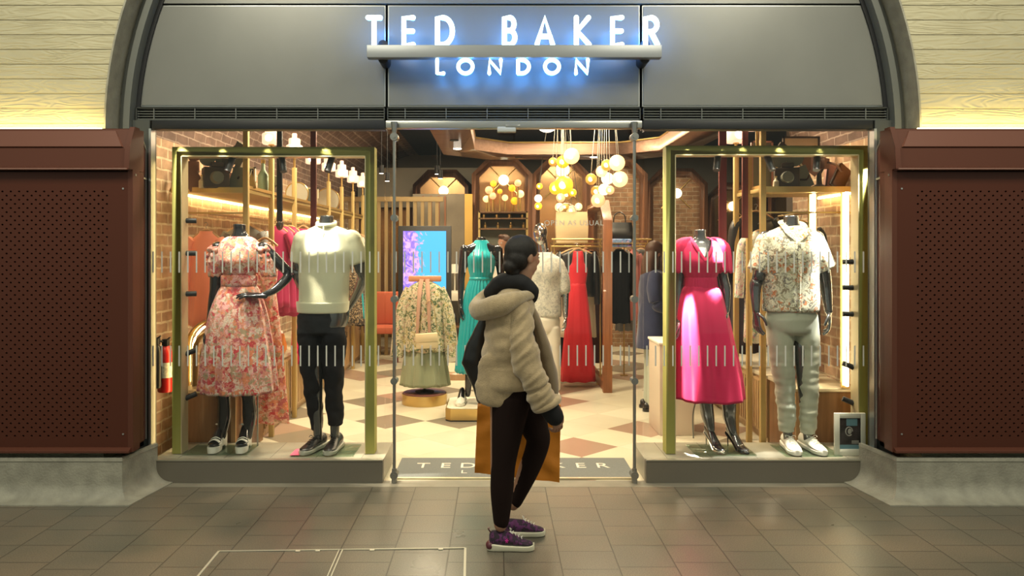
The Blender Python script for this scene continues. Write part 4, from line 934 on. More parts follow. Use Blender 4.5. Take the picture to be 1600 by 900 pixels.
    # black shoulder bag
    tb = thing('shoulder_bag', 'black leather shoulder bag hanging behind the coat of the walking person', 'bag', c(755, 645, .2))
    b = MB(); rg = []
    for (px, py), w_, d_ in (((760, 495), .02, .03), ((752, 520), .04, .05), ((744, 550), .062, .065), ((739, 578), .078, .07), ((752, 598), .088, .07), ((764, 622), .088, .065), ((767, 643), .082, .06)):
        p = c(px, py, .24); rg.append([p + V((w_ * cos(a), d_ * sin(a) * .9, .02 * sin(2 * a))) for a in [2 * pi * k / 28 for k in range(28)]])
    b.loft(rg); b.fuse('bag_body', BLKL, tb, .01, 3, disp=wr(.008, (7, 7, 7), 9.))
    b = MB(); b.tube([c(757, 505, .16), c(775, 478, .12), c(800, 463, .13), c(800, 480, .2), c(780, 530, .24), c(765, 590, .24)], [(.016, .004)] * 6, 8, 5); b.build('strap', BLKL, tb)
    # orange paper carrier
    ORB = M('orange_paper', (.62, .21, .012), .55, bump=.5, bs=11)
    tc = thing('paper_carrier_bag', 'large orange paper carrier bag held by the walking person', 'bag', c(810, 765, .15))
    b = MB(); dy0, dy1 = .20, .34
    nx, nzz = 22, 18
    def bp(u, v, d): # u across, v down
        px = 745 + (881 - 745) * u + (-5 + 3 * u) * v; py = 643 + 2 * u + (113 + 14 * u) * v
        w_ = .014 * noise.noise(V((u * 5, v * 5, d * 7))) + .003 * noise.noise(V((u * 13, v * 11, 3 + d)))
        return c(px, py, (dy0 if d == 0 else dy1) + w_)
    for d in (0, 1):
        b.add([bp(i / nx, j / nzz, d) for j in range(nzz + 1) for i in range(nx + 1)], [(j * (nx + 1) + i, j * (nx + 1) + i + 1, (j + 1) * (nx + 1) + i + 1, (j + 1) * (nx + 1) + i) for j in range(nzz) for i in range(nx)])
    for u in (0., 1.):
        mid = lambda v: (bp(u, v, 0) + bp(u, v, 1)) / 2 + V(((.02 if u == 0 else -.02) * (1 - v), 0, 0))
        b.add([q for j in range(nzz + 1) for q in (bp(u, j / nzz, 0), mid(j / nzz), bp(u, j / nzz, 1))], [(j * 3 + a, j * 3 + a + 1, j * 3 + a + 4, j * 3 + a + 3) for j in range(nzz) for a in (0, 1)])
    b.add([bp(i / nx, 1, d) for d in (0, 1) for i in range(nx + 1)], [(i, i + 1, nx + 2 + i, nx + 1 + i) for i in range(nx)])
    b.build('bag_body', ORB, tc, solid=.0015)
    for dd in (.195, .335): b = MB(); b.tube([c(790, 650, dd), c(795, 630, dd), c(812, 618, dd), c(832, 630, dd), c(838, 650, dd)], .0035, 8, 4); b.build('handle', ORB, tc)
pedestrian()
# ================================================================ SHOP INTERIOR
XL, XR, YB = -2.5, 2.75, 9.2
BRK = brickmat('shop_brick', (.36, .215, .13), (.50, .33, .21), (.62, .50, .34), 'x', bw=.22, rh=.082, msize=.009)
BRKB = brickmat('shop_brick_back', (.20, .105, .055), (.30, .17, .09), (.36, .28, .19), 'y')
BRASS = M('brass', (.60, .42, .16), .28, .85); BRASSD = M('satin_gold', (.50, .36, .14), .5, .45)
OAK = wood('oak', (.36, .22, .10), (.52, .34, .17)); WAL = wood('walnut_frame', (.17, .07, .035), (.27, .12, .06)); RED_W = wood('red_brown_timber', (.19, .065, .022), (.30, .115, .042))
DARKW = wood('brown_veneer', (.15, .07, .025), (.24, .12, .05)); TOPW = M('pale_worktop', (.60, .52, .38), .4)
def shopfloor():
    m, nt, b = _nt('shop_floor_tile')
    g = nt.nodes.new('ShaderNodeNewGeometry'); sp = N(nt, 'ShaderNodeSeparateXYZ'); nt.links.new(g.outputs['Position'], sp.inputs[0])
    def mth(op, a, c=None, v=None):
        n = N(nt, 'ShaderNodeMath', operation=op); nt.links.new(a, n.inputs[0])
        if c is not None: nt.links.new(c, n.inputs[1])
        if v is not None: n.inputs[1].default_value = v
        return n.outputs[0]
    x = mth('DIVIDE', sp.outputs[0], v=.66); y = mth('DIVIDE', sp.outputs[1], v=.60)
    u = mth('ADD', x, y); v = mth('SUBTRACT', x, y)
    fu, fv = mth('FLOOR', u), mth('FLOOR', v)
    cb = N(nt, 'ShaderNodeCombineXYZ'); nt.links.new(fu, cb.inputs[0]); nt.links.new(fv, cb.inputs[1])
    wn = N(nt, 'ShaderNodeTexWhiteNoise', noise_dimensions='2D'); nt.links.new(cb.outputs[0], wn.inputs['Vector'])
    c = ramp(nt, wn.outputs['Value'], [(0, (.66, .61, .47)), (.3, (.60, .56, .44)), (.58, (.68, .63, .50)), (.72, (.24, .21, .165)), (.86, (.36, .25, .19))], 'CONSTANT')
    fru, frv = mth('FRACT', u), mth('FRACT', v)
    j1 = mth('MINIMUM', fru, frv); j = ramp(nt, j1, [(0, (.7, .7, .7)), (.012, (1, 1, 1))])
    n = N(nt, 'ShaderNodeTexNoise', Scale=2.2, Detail=5.); nt.links.new(g.outputs['Position'], n.inputs['Vector'])
    mu = N(nt, 'ShaderNodeMix', data_type='RGBA', blend_type='MULTIPLY'); mu.inputs['Factor'].default_value = 1.; nt.links.new(c, mu.inputs[6]); nt.links.new(j, mu.inputs[7])
    m2 = N(nt, 'ShaderNodeMix', data_type='RGBA', blend_type='MULTIPLY'); m2.inputs['Factor'].default_value = .5; nt.links.new(mu.outputs[2], m2.inputs[6]); nt.links.new(ramp(nt, n.outputs['Fac'], [(.3, (.85, .84, .8)), (.7, (1.05, 1.05, 1.05))]), m2.inputs[7])
    nt.links.new(m2.outputs[2], b.inputs['Base Color']); b.inputs['Roughness'].default_value = .22
    return m
def stru(b, name, mat, **k): o = b.build(name, mat, org=(0, 0, 0), **k); o['kind'] = 'structure'; return o
b = MB(); b.box((XL - .2, .02, -.3), (7.2, YB + .2, 0)); stru(b, 'floor_shop', shopfloor())
b = MB(); b.box((XL - .2, .351, 0), (XL, YB, 2.45)); b.box((XL - .2, .06, 0), (XL, .352, 2.45)); stru(b, 'wall_shop_left', BRK)
b = MB(); b.box((XR, .06, 0), (XR + .2, 1.75, 2.45)); stru(b, 'wall_shop_right', BRK)
b = MB(); b.box((XR, 1.75, 0), (7.2, 1.9, 3.6)); stru(b, 'wall_shop_return', M('dark_brown_wall', (.05, .035, .025), .7))
b = MB(); b.box((7., 1.9, 0), (7.2, YB, 3.6)); stru(b, 'wall_shop_far_right', MATS['dark_brown_wall'])
b = MB(); b.box((XL - .2, YB, 0), (7.2, YB + .2, 3.7)); stru(b, 'wall_shop_back', M('back_wall_grey', (.20, .18, .15), .8))
# brick vault springing and the dark ceiling between
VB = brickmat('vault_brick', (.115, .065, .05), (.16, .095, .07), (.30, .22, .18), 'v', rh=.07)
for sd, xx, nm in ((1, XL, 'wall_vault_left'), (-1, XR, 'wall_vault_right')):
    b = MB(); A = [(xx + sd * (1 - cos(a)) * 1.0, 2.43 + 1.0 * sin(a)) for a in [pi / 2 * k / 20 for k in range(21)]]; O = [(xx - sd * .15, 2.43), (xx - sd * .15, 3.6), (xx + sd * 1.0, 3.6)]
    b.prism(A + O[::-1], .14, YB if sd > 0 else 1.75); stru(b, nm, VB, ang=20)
b = MB(); b.box((XL + .95, .13, 3.43), (XR - .95, YB, 3.6)); b.box((XR - .95, 1.75, 3.43), (7., YB, 3.6)); stru(b, 'ceiling', M('dark_ceiling', (.006, .009, .026), .6, spec=.2))
# bulkhead left rear
b = MB(); b.box((-2.45, 8.0, 2.35), (.25, 8.1, 3.05)); stru(b, 'wall_bulkhead', M('bulkhead_grey', (.26, .235, .19), .8))
# threshold mat with the shop name
t = thing('door_mat', 'dark grey entrance mat lettered TED BAKER LONDON inside the glass doors', 'mat', (.11, .3, 0))
b = MB(); b.box((X(612), .06, .0005), (.98, .56, .006)); b.build('mat', M('dark_grey_mat', (.125, .135, .135), .85, var=.3, vs=200), t)
fx = lambda px, d: (px - 775) * d / F
LT = M('pale_inlay', (.62, .60, .52), .5); d_ = 1.6 * F / (729 - 390); yy = d_ - 5.1
for ch, px in zip('TEDBAKER', (661, 696, 731, 801, 836, 871, 907, 941)): text(ch, .17, LT, 'lettering', t, Matrix.Translation((fx(px, d_), yy - .05, .0065)), .0006)
for ch, px in zip('LONDON', (725, 752, 779, 806, 833, 860)): text(ch, .10, LT, 'lettering', t, Matrix.Translation((fx(px, 5.33), .17, .0065)), .0006)
b = MB(); b.box((X(612), .035, .0), (X(995), .06, .012)); b.build('threshold_strip', M('pale_brass_strip', (.6, .55, .4), .35, .7), t)

# green-gold display frames with clip lights
OLV = M('olive_gold_frame', (.34, .325, .085), .62, 0, spec=.35); OLVB = M('gold_frame_back', (.45, .38, .12), .45, .4)
def dframe(x0, x1, z0, z1, y, lab, sd):
    t = thing('display_portal', lab, 'frame', ((x0 + x1) / 2, y, z0), 'display frames in the shop windows')
    w, dp = .062, .11
    b = MB(); O = [(x0, z0), (x0, z1), (x1, z1), (x1, z0)]; I = [(x0 + w, z0), (x0 + w, z1 - w), (x1 - w, z1 - w), (x1 - w, z0)]
    F_ = [(x0 + w * .0, 0)]
    for (a, c, d, e) in ((0, 1, 1, 0), (1, 2, 2, 1), (2, 3, 3, 2)):
        q = [O[a], O[c], I[d], I[e]]
        b.prism(q, y, y + dp)
    b.build('frame', OLV, t, ang=20)
    b = MB(); e = .006
    b.box((x0 + w, y - .002, z0), (x0 + w + e, y + dp, z1 - w)); b.box((x1 - w - e, y - .002, z0), (x1 - w, y + dp, z1 - w)); b.box((x0 + w, y - .002, z1 - w - e), (x1 - w, y + dp, z1 - w)); b.build('inner_edge', M('pale_gold_edge', (.7, .6, .38), .35, .5), t)
    xe = x0 if sd < 0 else x1
    b = MB(); b.box((xe + sd * .002, y + .07, z0 + .02), (xe + sd * .008, y + dp - .01, z1 - .1)); b.build('light_strip', EM('window_warm_strip', (1., .70, .30), 9.), t, 'warm light strip along the outer edge')
    xi = x0 + w if sd < 0 else x1 - w
    for py in ((343, 396, 462, 560, 632) if sd < 0 else (410, 452, 495, 582, 640)):
        z = Z(py) - .0; b = MB(); b.cyl((xi - sd * .0, y + .08, z), (xi - sd * .07, y + .10, z - (.0 if py < 550 else -.03)), .019, 14); b.build('clip_light', BLACKM, t, 'small black spotlight')
    for k, f in enumerate((.28, .52, .78)):
        x = x0 + (x1 - x0) * f; b = MB(); b.cyl((x, y + .1, z1 - .04), (x + .03 * (1 if k % 2 else -1), y + .05, z1 - .17), .024, 16); b.build('clip_light', BLACKM, t, 'small black spotlight')
dframe(at(269, 0, .13).x, at(585, 0, .13).x, .155, at(0, 229.5, .13).z, .13, 'olive gold rectangular frame standing behind the glass of the left window', -1)
dframe(at(1041, 0, .13).x, at(1356, 0, .13).x, .155, at(0, 227.5, .13).z, .13, 'olive gold rectangular frame standing behind the glass of the right window', 1)

# hanging display straps; red light on the brown ones is painted into their colour
def strap(px, py1, y, w, col, lab, clamp=False):
    t = thing('hanging_strap', lab, 'strap', at(px, py1, y)); a, c = at(px, py1, y), at(px, 195, y)
    b = MB(); b.box((a.x - w / 2, y - .012, a.z), (a.x + w / 2, y + .012, 2.62), .003); b.build('strap', col, t)
    if clamp: b = MB(); b.ball((a.x, y, a.z + .02), (.028, .028, .045)); b.build('round_end', M('bronze_end', (.12, .09, .08), .25, .8), t)
    else: b = MB(); b.box((a.x - w * .8, y - .02, 2.57), (a.x + w * .8, y + .02, 2.62)); b.build('top_bracket', BLACKM, t)
strap(437, 355, .62, .042, M('black_strap', (.012, .010, .010), .5), 'thin black hanging strap with a round bronze end between the two left mannequins', True)
strap(490, 420, .62, .044, M('maroon_strap', (.13, .018, .014), .5), 'dark red hanging strap behind the cream polo mannequin')
strap(1129, 420, .62, .058, M('red_strap', (.17, .02, .022), .5), 'dark red hanging strap behind the shoulder of the pink dress mannequin')
strap(1164, 372, .62, .045, MATS['maroon_strap'], 'dark red hanging strap left of the leaf-print shirt mannequin')

# ---------------- wall units
def wall_unit(sd, xw, xf, ys, zpost, lab, zs=2.07, beamx=None):
    t = thing('shelving_unit', lab, 'shelving', ((xw + xf) / 2, ys[0], 0))
    for i, y in enumerate(ys):
        b = MB(); b.box((xf - .02, y - .02, 0.153 if y < .45 else 0), (xf + .02, y + .02, 3.38 if (i == 0) else zpost), .003); b.build('post', BRASSD, t)
    b = MB(); b.box((xf, ys[0], zs - .03), (xw, ys[-1], zs), .003); b.build('shelf', BRASSD, t)
    b = MB(); b.box((xf - sd * -.01, ys[0], zs), (xf + .012, ys[-1], zs + .025)); b.box((min(xf, xw), ys[0] - .012, zs - .035), (max(xf, xw), ys[0] + .012, zs + .008)); b.build('shelf_rail', BRASS if sd < 0 else BRASS, t)
    b = MB(); b.box((xw - sd * .035, ys[0] + .05, zs - .045), (xw - sd * .015, ys[-1], zs - .031)); b.build('shelf_light', EM('shelf_warm', (1., .70, .30), 22.), t, 'warm light strip under the shelf')
    b = MB(); b.cyl(((xf + xw) / 2 + sd * .0, ys[0] + .02, 1.88), ((xf + xw) / 2, ys[-1], 1.88), .010, 12)
    b.box((min(xf, xw), ys[0] - .006, 1.875), (max(xf, xw), ys[0] + .006, 1.887)); b.build('hanging_rail', BRASS, t)
    return t
YL = [.58] + [1.22 + .72 * i for i in range(7)]
wall_unit(-1, XL + .01, -1.92, YL, 2.38, 'gold shelving unit along the left brick wall')
YR = [.50, .80, 1.12]
wall_unit(1, XR - .01, 2.02, YR, 2.38, 'gold shelving unit along the right brick wall')
ALB = EM('alabaster_glow', (1., .66, .46), .85); ALBC = EM('lamp_core', (1., .9, .75), 5.)
def tier_lamp(x, y, z, lab, s=1., sh='tier'):
    t = thing('tiered_lamp', lab, 'lamp', (x, y, z - .17), None)
    pr = [(.0, 0), (.070, 0), (.078, .01), (.078, .085), (.070, .092), (.054, .095), (.054, .15), (.048, .156), (.024, .158), (.024, .20), (.018, .206), (0, .207)] if sh == 'tier' else [(0, 0), (.11, 0), (.118, .01), (.118, .10), (.11, .11), (0, .112)]
    b = MB(); b.lathe([(max(r * s, .0005), z + q * s) for r, q in pr], (x, y, 0), 28); b.build('shade', ALB, t, 'glowing stepped alabaster shade')
    b = MB(); b.ball((x - .0, y - .078 * s, z + .045 * s), (.030 * s, .012, .030 * s)); b.build('bulb', ALBC, t)
    b = MB(); b.cyl((x, y, z - .17), (x, y, z), .012, 12); b.lathe([(.0005, z - .012), (.03, z - .012), (.022, z), (.0005, z + .001)], (x, y, 0), 16); b.build('stem', BRASS, t)
    return t
ordn = ['first', 'second', 'third', 'fourth', 'fifth', 'sixth', 'seventh', 'eighth']
for i, y in enumerate(YL[1:]):
    tier_lamp(-1.92, y, 2.50, 'glowing stepped alabaster lamp, %s from the window along the left shelving' % ordn[i])
tier_lamp(2.02, 1.12, 2.5, 'tall glowing alabaster lamp at the far end of the right shelving', 1.25)
tier_lamp(2.02, .62, 2.53, 'wide flat glowing alabaster lamp on the right shelving', 1., 'drum')

# ---------------- counters / benches
def cabinet_unit(x0, x1, y0, y1, h, lab, nm='base_cabinet', front='x+', mat=None, nd=1):
    t = thing(nm, lab, 'cabinet', ((x0 + x1) / 2, y0, 0)); mat = mat or OAK
    b = MB(); b.box((x0, y0, .04), (x1, y1, h - .03)); b.box((x0 + .02, y0 + .02, 0), (x1 - .02, y1 - .02, .04)); b.build('carcass', mat, t)
    b = MB(); b.box((x0 - .01, y0 - .01, h - .03), (x1 + .01, y1, h), .003); b.build('worktop', TOPW, t)
    for k in range(nd):
        ya, yb = y0 + (y1 - y0) * k / nd + .012, y0 + (y1 - y0) * (k + 1) / nd - .012; xf = x1 if front == 'x+' else x0; s = 1 if front == 'x+' else -1
        b = MB(); b.box((xf, ya, .07), (xf + s * .015, yb, h - .05), .003)
        n = 14
        for q in range(n): yq = ya + .02 + (yb - ya - .04) * q / (n - 1); b.box((xf + s * .015, yq - .006, .09), (xf + s * .021, yq + .006, h - .07))
        d = b.build('door', mat, t); ORG[d.name] = ORG[t.name]
        b = MB(); yc = (ya + yb) / 2; b.tube([(xf + s * .018, yc, h - .16), (xf + s * .04, yc, h - .16), (xf + s * .04, yc, h - .09), (xf + s * .018, yc, h - .09)], .005, 8); b.build('handle', BLACKM, d)
    return t
t = thing('display_bench', 'low brown veneer bench behind the floral dress mannequin', 'bench', (-2.2, .46, 0))
b = MB(); b.box((XL + .12, .46, 0), (-1.96, 1.12, .52)); b.build('body', DARKW, t)
b = MB(); b.box((XL + .12, .45, .52), (-1.95, 1.14, .545), .004); b.build('top', TOPW, t); b = MB(); b.box((-1.99, .447, .0), (-1.955, .459, .52)); b.build('corner_strip', OAK, t)
t = thing('display_bench', 'low brown veneer bench behind the leaf-print shirt mannequin', 'bench', (2.4, .46, 0))
b = MB(); b.box((2.25, .46, 0), (XR - .02, .98, .53)); b.build('body', DARKW, t)
b = MB(); b.box((2.24, .45, .53), (XR - .02, 1.0, .555), .004); b.build('top', TOPW, t); b = MB(); b.box((2.25, .447, .0), (2.285, .459, .53)); b.build('corner_strip', OAK, t)
for i in range(5):
    cabinet_unit(XL + .02, -1.98, 1.2 + .95 * i, 2.13 + .95 * i, .62, 'oak base cabinet on the left wall, %s from the window' % ordn[i])
for i in range(2): cabinet_unit(2.24, XR - .02, 1.02 + .8 * i, 1.80 + .8 * i, .56, 'ribbed oak base cabinet on the right wall, %s' % ('nearest the window' if i == 0 else 'farther from the window'), front='x-')

# nested arches prop
t = thing('arch_ornament', 'nested gold arch ornament on the left display bench', 'ornament', (-2.17, .62, .545))
for k in range(4):
    r = .215 - .048 * k; b = MB(); c0 = V((-2.17, .62, .545)); sh = .30 - .035 * k
    P_ = [c0 + V((-r, .0, 0)), c0 + V((-r, 0, sh * .5)), c0 + V((-r, 0, sh))] + [c0 + V((-r * cos(a), 0, sh + r * sin(a))) for a in [pi * q / 16 for q in range(1, 16)]] + [c0 + V((r, 0, sh)), c0 + V((r, 0, sh * .5)), c0 + V((r, 0, 0))]
    b.tube([p + V((0, .02 * k, 0)) for p in P_], [(.012, .05)] * len(P_), 10, 1, ref=(0, 1, 0)); b.build('arch', BRASS if k % 2 == 0 else BRASSD, t)
b = MB(); b.tube([c0 + V((-.205 * cos(a), .075, .28 + .205 * sin(a))) for a in [pi * q / 16 for q in range(9)]], .008, 8); b.tube([c0 + V((-.205, .075, .02)), c0 + V((-.205, .075, .28))], .008, 8); b.build('light_strip', EM('arch_glow', (1., .75, .30), 14.), t, 'warm light behind the outer arch')
b = MB(); b.box((-2.235, .66, .545), (-2.105, .72, .80), .02); b.build('red_core', M('terracotta_core', (.22, .05, .03), .6), t, 'terracotta block in the middle')

# fire extinguishers
def extinguisher(px, pyt, pyb, r, col, lab, y):
    p = at(px, pyb, y); zt = at(px, pyt, y).z; t = thing('fire_extinguisher', lab, 'fire extinguisher', (p.x, y, p.z))
    b = MB(); h = zt - p.z; b.lathe([(.0005, 0), (r * .9, 0), (r, .012), (r, h * .78), (r * .8, h * .9), (r * .4, h * .96), (.0005, h * .97)], (p.x, y, p.z), 28); b.build('cylinder', col, t)
    b = MB(); b.lathe([(r * 1.01, h * .30), (r * 1.012, h * .31), (r * 1.012, h * .60), (r * 1.01, h * .61)], (p.x, y, p.z), 28, cap=False); (b.build if 'red' in col.name else (lambda *a: None))('instruction_label', M('extinguisher_label', (.6, .56, .46), .5, var=.3, vs=60), t)
    b = MB(); b.box((p.x - .012, y - .03, zt - .02), (p.x + .03, y + .012, zt + .03), .004); b.tube([(p.x, y - .01, zt + .01), (p.x + .05, y - .03, zt + .045)], .006, 8); b.build('valve_handle', BLACKM, t)
    b = MB(); b.tube([(p.x, y - .02, zt + .01), (p.x - .04, y - .05, zt + .02), (p.x - r - .01, y - .04, zt - .05), (p.x - r - .008, y - .02, p.z + h * .2)], .008, 8, 6); b.build('hose', BLACKM, t)
    b = MB(); b.box((XL, y + r * .3, p.z + .05), (p.x + r * .5, y + r * .9, p.z + .075)); b.build('wall_bracket', BLACKM, t)
extinguisher(258, 536, 612, .052, M('extinguisher_red', (.42, .012, .012), .3), 'red fire extinguisher hanging on the brick wall at the left edge of the window', .24)
extinguisher(243, 534, 606, .040, M('extinguisher_black', (.012, .012, .014), .35), 'black fire extinguisher beside the red one at the left edge of the window', .17)

# ---------------- shelf props
PROPM = {'dk': M('dark_bronze_prop', (.07, .05, .038), .4, .4), 'gr': M('grey_green_prop', (.17, .18, .14), .6), 'br': M('leather_brown_prop', (.20, .09, .045), .6), 'cr': M('cream_paper', (.66, .58, .42), .8), 'go': BRASS, 'gn': M('green_glass_prop', (.35, .45, .33), .2), 'pk': M('dusty_pink_prop', (.5, .27, .22), .7)}
def camera_prop(x, y, z, s, lab, rz=0.):
    t = thing('vintage_camera', lab, 'camera', (x, y, z)); n0 = 0
    m = Matrix.Translation((x, y, z)) @ Matrix.Rotation(rz, 4, 'Z') @ Matrix.Scale(s, 4)
    b = MB(); b.box((-.07, -.05, 0), (.07, .05, .12), .008); b.box((-.03, -.04, .12), (.04, .04, .15), .006); b.xf(m); b.build('camera_body', PROPM['dk'], t)
    b = MB(); b.cyl((0, -.05, .06), (0, -.11, .06), .038, 20, .03); b.xf(m); b.build('lens', PROPM['gr'], t)
    b = MB(); b.cyl((-.045, -.012, .17), (-.045, .012, .17), .042, 20); b.cyl((.045, -.012, .18), (.045, .012, .18), .05, 20); b.xf(m); b.build('film_reel', PROPM['gr'], t)
    b = MB(); b.tube([(.07, 0, .05), (.11, -.02, .05), (.12, -.05, .07)], .006, 8, 3); b.xf(m); b.build('crank', PROPM['dk'], t)
def book(x, y, z, w, h, th, mat, lab, rz=0., tilt=0., group=None):
    t = thing('book', lab, 'book', (x, y, z), group); m = Matrix.Translation((x, y, z)) @ Matrix.Rotation(rz, 4, 'Z') @ Matrix.Rotation(tilt, 4, 'Y')
    b = MB(); b.box((-w / 2 + .004, -th / 2 + .003, .004), (w / 2 - .002, th / 2 - .003, h - .004)); b.xf(m); b.build('pages', PROPM['cr'], t)
    b = MB(); b.box((-w / 2, -th / 2, 0), (w / 2, -th / 2 + .003, h)); b.box((-w / 2, th / 2 - .003, 0), (w / 2, th / 2, h)); b.box((-w / 2, -th / 2, 0), (-w / 2 + .003, th / 2, h)); b.xf(m); b.build('cover', mat, t)
def bottle(x, y, z, r, h, mat, lab, group=None):
    t = thing('bottle', lab, 'bottle', (x, y, z), group); b = MB()
    b.lathe([(.0005, 0), (r * .95, 0), (r, .006), (r, h * .55), (r * .4, h * .72), (r * .32, h * .9), (.0005, h * .9)], (x, y, z), 20); b.build('glass_body', mat, t)
    b = MB(); b.lathe([(.0005, h * .9), (r * .42, h * .9), (r * .42, h), (.0005, h)], (x, y, z), 16); b.build('stopper', BRASS, t)
def frame_prop(x, y, z, w, h, lab, mat, im):
    t = thing('picture_frame', lab, 'picture frame', (x, y, z)); b = MB()
    for q in (((x - w / 2, z), (x - w / 2 + .015, z + h)), ((x + w / 2 - .015, z), (x + w / 2, z + h)), ((x - w / 2, z), (x + w / 2, z + .015)), ((x - w / 2, z + h - .015), (x + w / 2, z + h))): b.box((q[0][0], y, q[0][1]), (q[1][0], y + .02, q[1][1]))
    b.build('frame', mat, t); b = MB(); b.box((x - w / 2 + .01, y + .008, z + .01), (x + w / 2 - .01, y + .016, z + h - .01)); b.build('picture', im, t)
zs = 2.071
camera_prop(-2.17, .62, zs, 1.35, 'dark vintage film camera with two reels on the left shelf nearest the window', .5)
def oddment(x, y, z, s, mat, lab, rz):
    """twisted bronze figure of stacked blocks on a foot"""
    t = thing('bronze_ornament', lab, 'ornament', (x, y, z)); m = Matrix.Translation((x, y, z)) @ Matrix.Rotation(rz, 4, 'Z') @ Matrix.Scale(s, 4)
    b = MB(); b.lathe([(.0005, 0), (.05, 0), (.05, .012), (.02, .03), (.015, .1), (.03, .13), (.0005, .14)]); b.xf(m); b.build('foot', PROPM['dk'], t)
    b = MB(); b.box((-.06, -.03, .13), (.03, .03, .20), .006); s0 = len(b.v); b.box((-.03, -.025, 0), (.07, .025, .05), .005); b.xf(Matrix.Translation((.0, 0, .20)) @ Matrix.Rotation(-.5, 4, 'Y'), s0)
    b.tube([(-.06, 0, .17), (-.12, 0, .15), (-.16, 0, .10)], .008, 8, 3); b.xf(m); b.build('figure', mat, t)
oddment(-2.36, .70, zs, 1.1, PROPM['br'], 'jagged brown bronze ornament against the brick at the near end of the left shelf', .3)
book(-2.03, .66, zs, .13, .19, .035, PROPM['gr'], 'grey-green book leaning on the left shelf beside the film camera', .2, .35)
book(-1.95, .72, zs, .12, .15, .04, M('ochre_cover', (.5, .33, .1), .6), 'ochre book leaning on the left shelf beside the first post', .3, -.25)
bottle(-2.25, .56, zs, .025, .10, PROPM['cr'], 'small white bottle at the front edge of the left shelf')
bottle(-2.12, 1.05, zs, .06, .36, PROPM['gn'], 'large green glass bottle on the left shelf behind the black strap'); bottle(-2.0, 1.25, zs, .045, .30, PROPM['gn'], 'tall pale green glass bottle on the left shelf')
frame_prop(-2.2, 1.35, zs, .2, .25, 'cream picture frame standing on the left shelf', PROPM['cr'], PROPM['dk'])
camera_prop(-2.15, 1.95, zs, 1.0, 'small vintage camera farther along the left shelf', -.4)
def round_mirror(x, y, z, r, lab):
    t = thing('round_mirror', lab, 'mirror', (x, y, z)); b = MB(); b.cyl((x, y, z + r), (x, y + .015, z + r), r, 32); b.build('mirror_disc', M('pale_disc', (.62, .6, .5), .25, .3), t)
    b = MB(); b.tube([(x + r * cos(a), y, z + r + r * sin(a)) for a in [2 * pi * k / 32 for k in range(33)]], .006, 8); b.cyl((x, y + .01, z), (x, y + .01, z + .02), .03, 16); b.build('rim', BRASS, t)
round_mirror(-2.1, 2.7, zs, .12, 'small round mirror on the left shelf, nearer the window'); round_mirror(-2.12, 4.2, zs, .15, 'larger round mirror farther along the left shelf')
for i, (y, m_) in enumerate(((3.0, 'pk'), (3.5, 'cr'), (4.7, 'br'))): frame_prop(-2.15, y, zs, .16, .2 + .05 * i, ['dusty pink', 'cream', 'brown'][i] + ' picture frame on the far part of the left shelf', PROPM[m_], PROPM['gr'])
for i, (x, y, dz, tl, rz, k, lab) in enumerate(((-2.14, .64, .20, 1.0, .3, 'dk', 'dark book lying tilted on top of the film camera on the left shelf'), (-2.02, .63, .19, .5, -.3, 'gr', 'grey-green book balanced open above the leaning books on the left shelf'), (-2.30, .60, .0, -.5, .4, 'br', 'brown leather book leaning at the near end of the left shelf'), (-2.22, 1.12, .0, .15, .2, 'pk', 'dusty pink book between the film camera and the green bottle on the left shelf'))):
    book(x, y, zs + dz, .12, .17, .035, PROPM[k], lab, rz, tl)
# right shelf
for i, (x, y, dz, tl, rz, k, lab) in enumerate(((2.36, .6, .17, .9, .3, 'br', 'brown leather book tilted above the grey-green book on the right shelf'), (2.50, .6, .14, -.9, -.3, 'pk', 'dusty pink book tumbling above the bronze ornament on the right shelf'), (2.60, .56, .0, .55, .4, 'br', 'brown book leaning at the brick end of the right shelf'), (2.20, .74, .19, .6, .2, 'dk', 'dark book tilted above the vintage camera on the right shelf'))):
    book(x, y, zs + dz, .12, .19, .035, PROPM[k], lab, rz, tl)
camera_prop(2.24, .60, zs, 1.3, 'grey vintage camera on the right shelf behind the leaf-print shirt mannequin', -.3)
oddment(2.50, .62, zs, 1.15, PROPM['br'], 'brown bronze ornament at the wall end of the right shelf', 2.2)
book(2.38, .58, zs, .13, .17, .035, PROPM['gr'], 'grey-green book leaning on the right shelf', -.2, -.4); book(2.62, .7, zs, .12, .2, .04, PROPM['pk'], 'dusty pink book standing at the brick end of the right shelf', .5, .15)
bottle(2.14, .55, zs, .022, .09, PROPM['cr'], 'small white bottle on the right shelf beside the gold post')
frame_prop(2.18, .95, zs, .18, .42, 'tall grey picture frame standing on the far part of the right shelf', PROPM['pk'], PROPM['gr'])
frame_prop(2.48, .9, 2.36, .30, .16, 'wide dark picture frame hanging above the right shelf', PROPM['dk'], PROPM['cr'])
# light tubes of the right window
for px, x_, y_, z0, z1, lab in ((0, 2.62, .42, .56, 2.03, 'tall white light tube beside the brick at the right edge of the window'), (0, 2.46, .62, .56, 2.03, 'tall white light tube behind the leaf-print shirt mannequin')):
    t = thing('light_tube', lab, 'light', (x_, y_, z0)); b = MB(); b.cyl((x_, y_, z0 + .02), (x_, y_, z1 - .0), .013, 16); b.build('tube', EM('tube_white', (1., .88, .58), 17.), t)
    b = MB(); b.box((x_ - .03, y_ + .02, z0 - .0), (x_ + .03, y_ + .04, z1)); b.build('backing', BRASS, t)
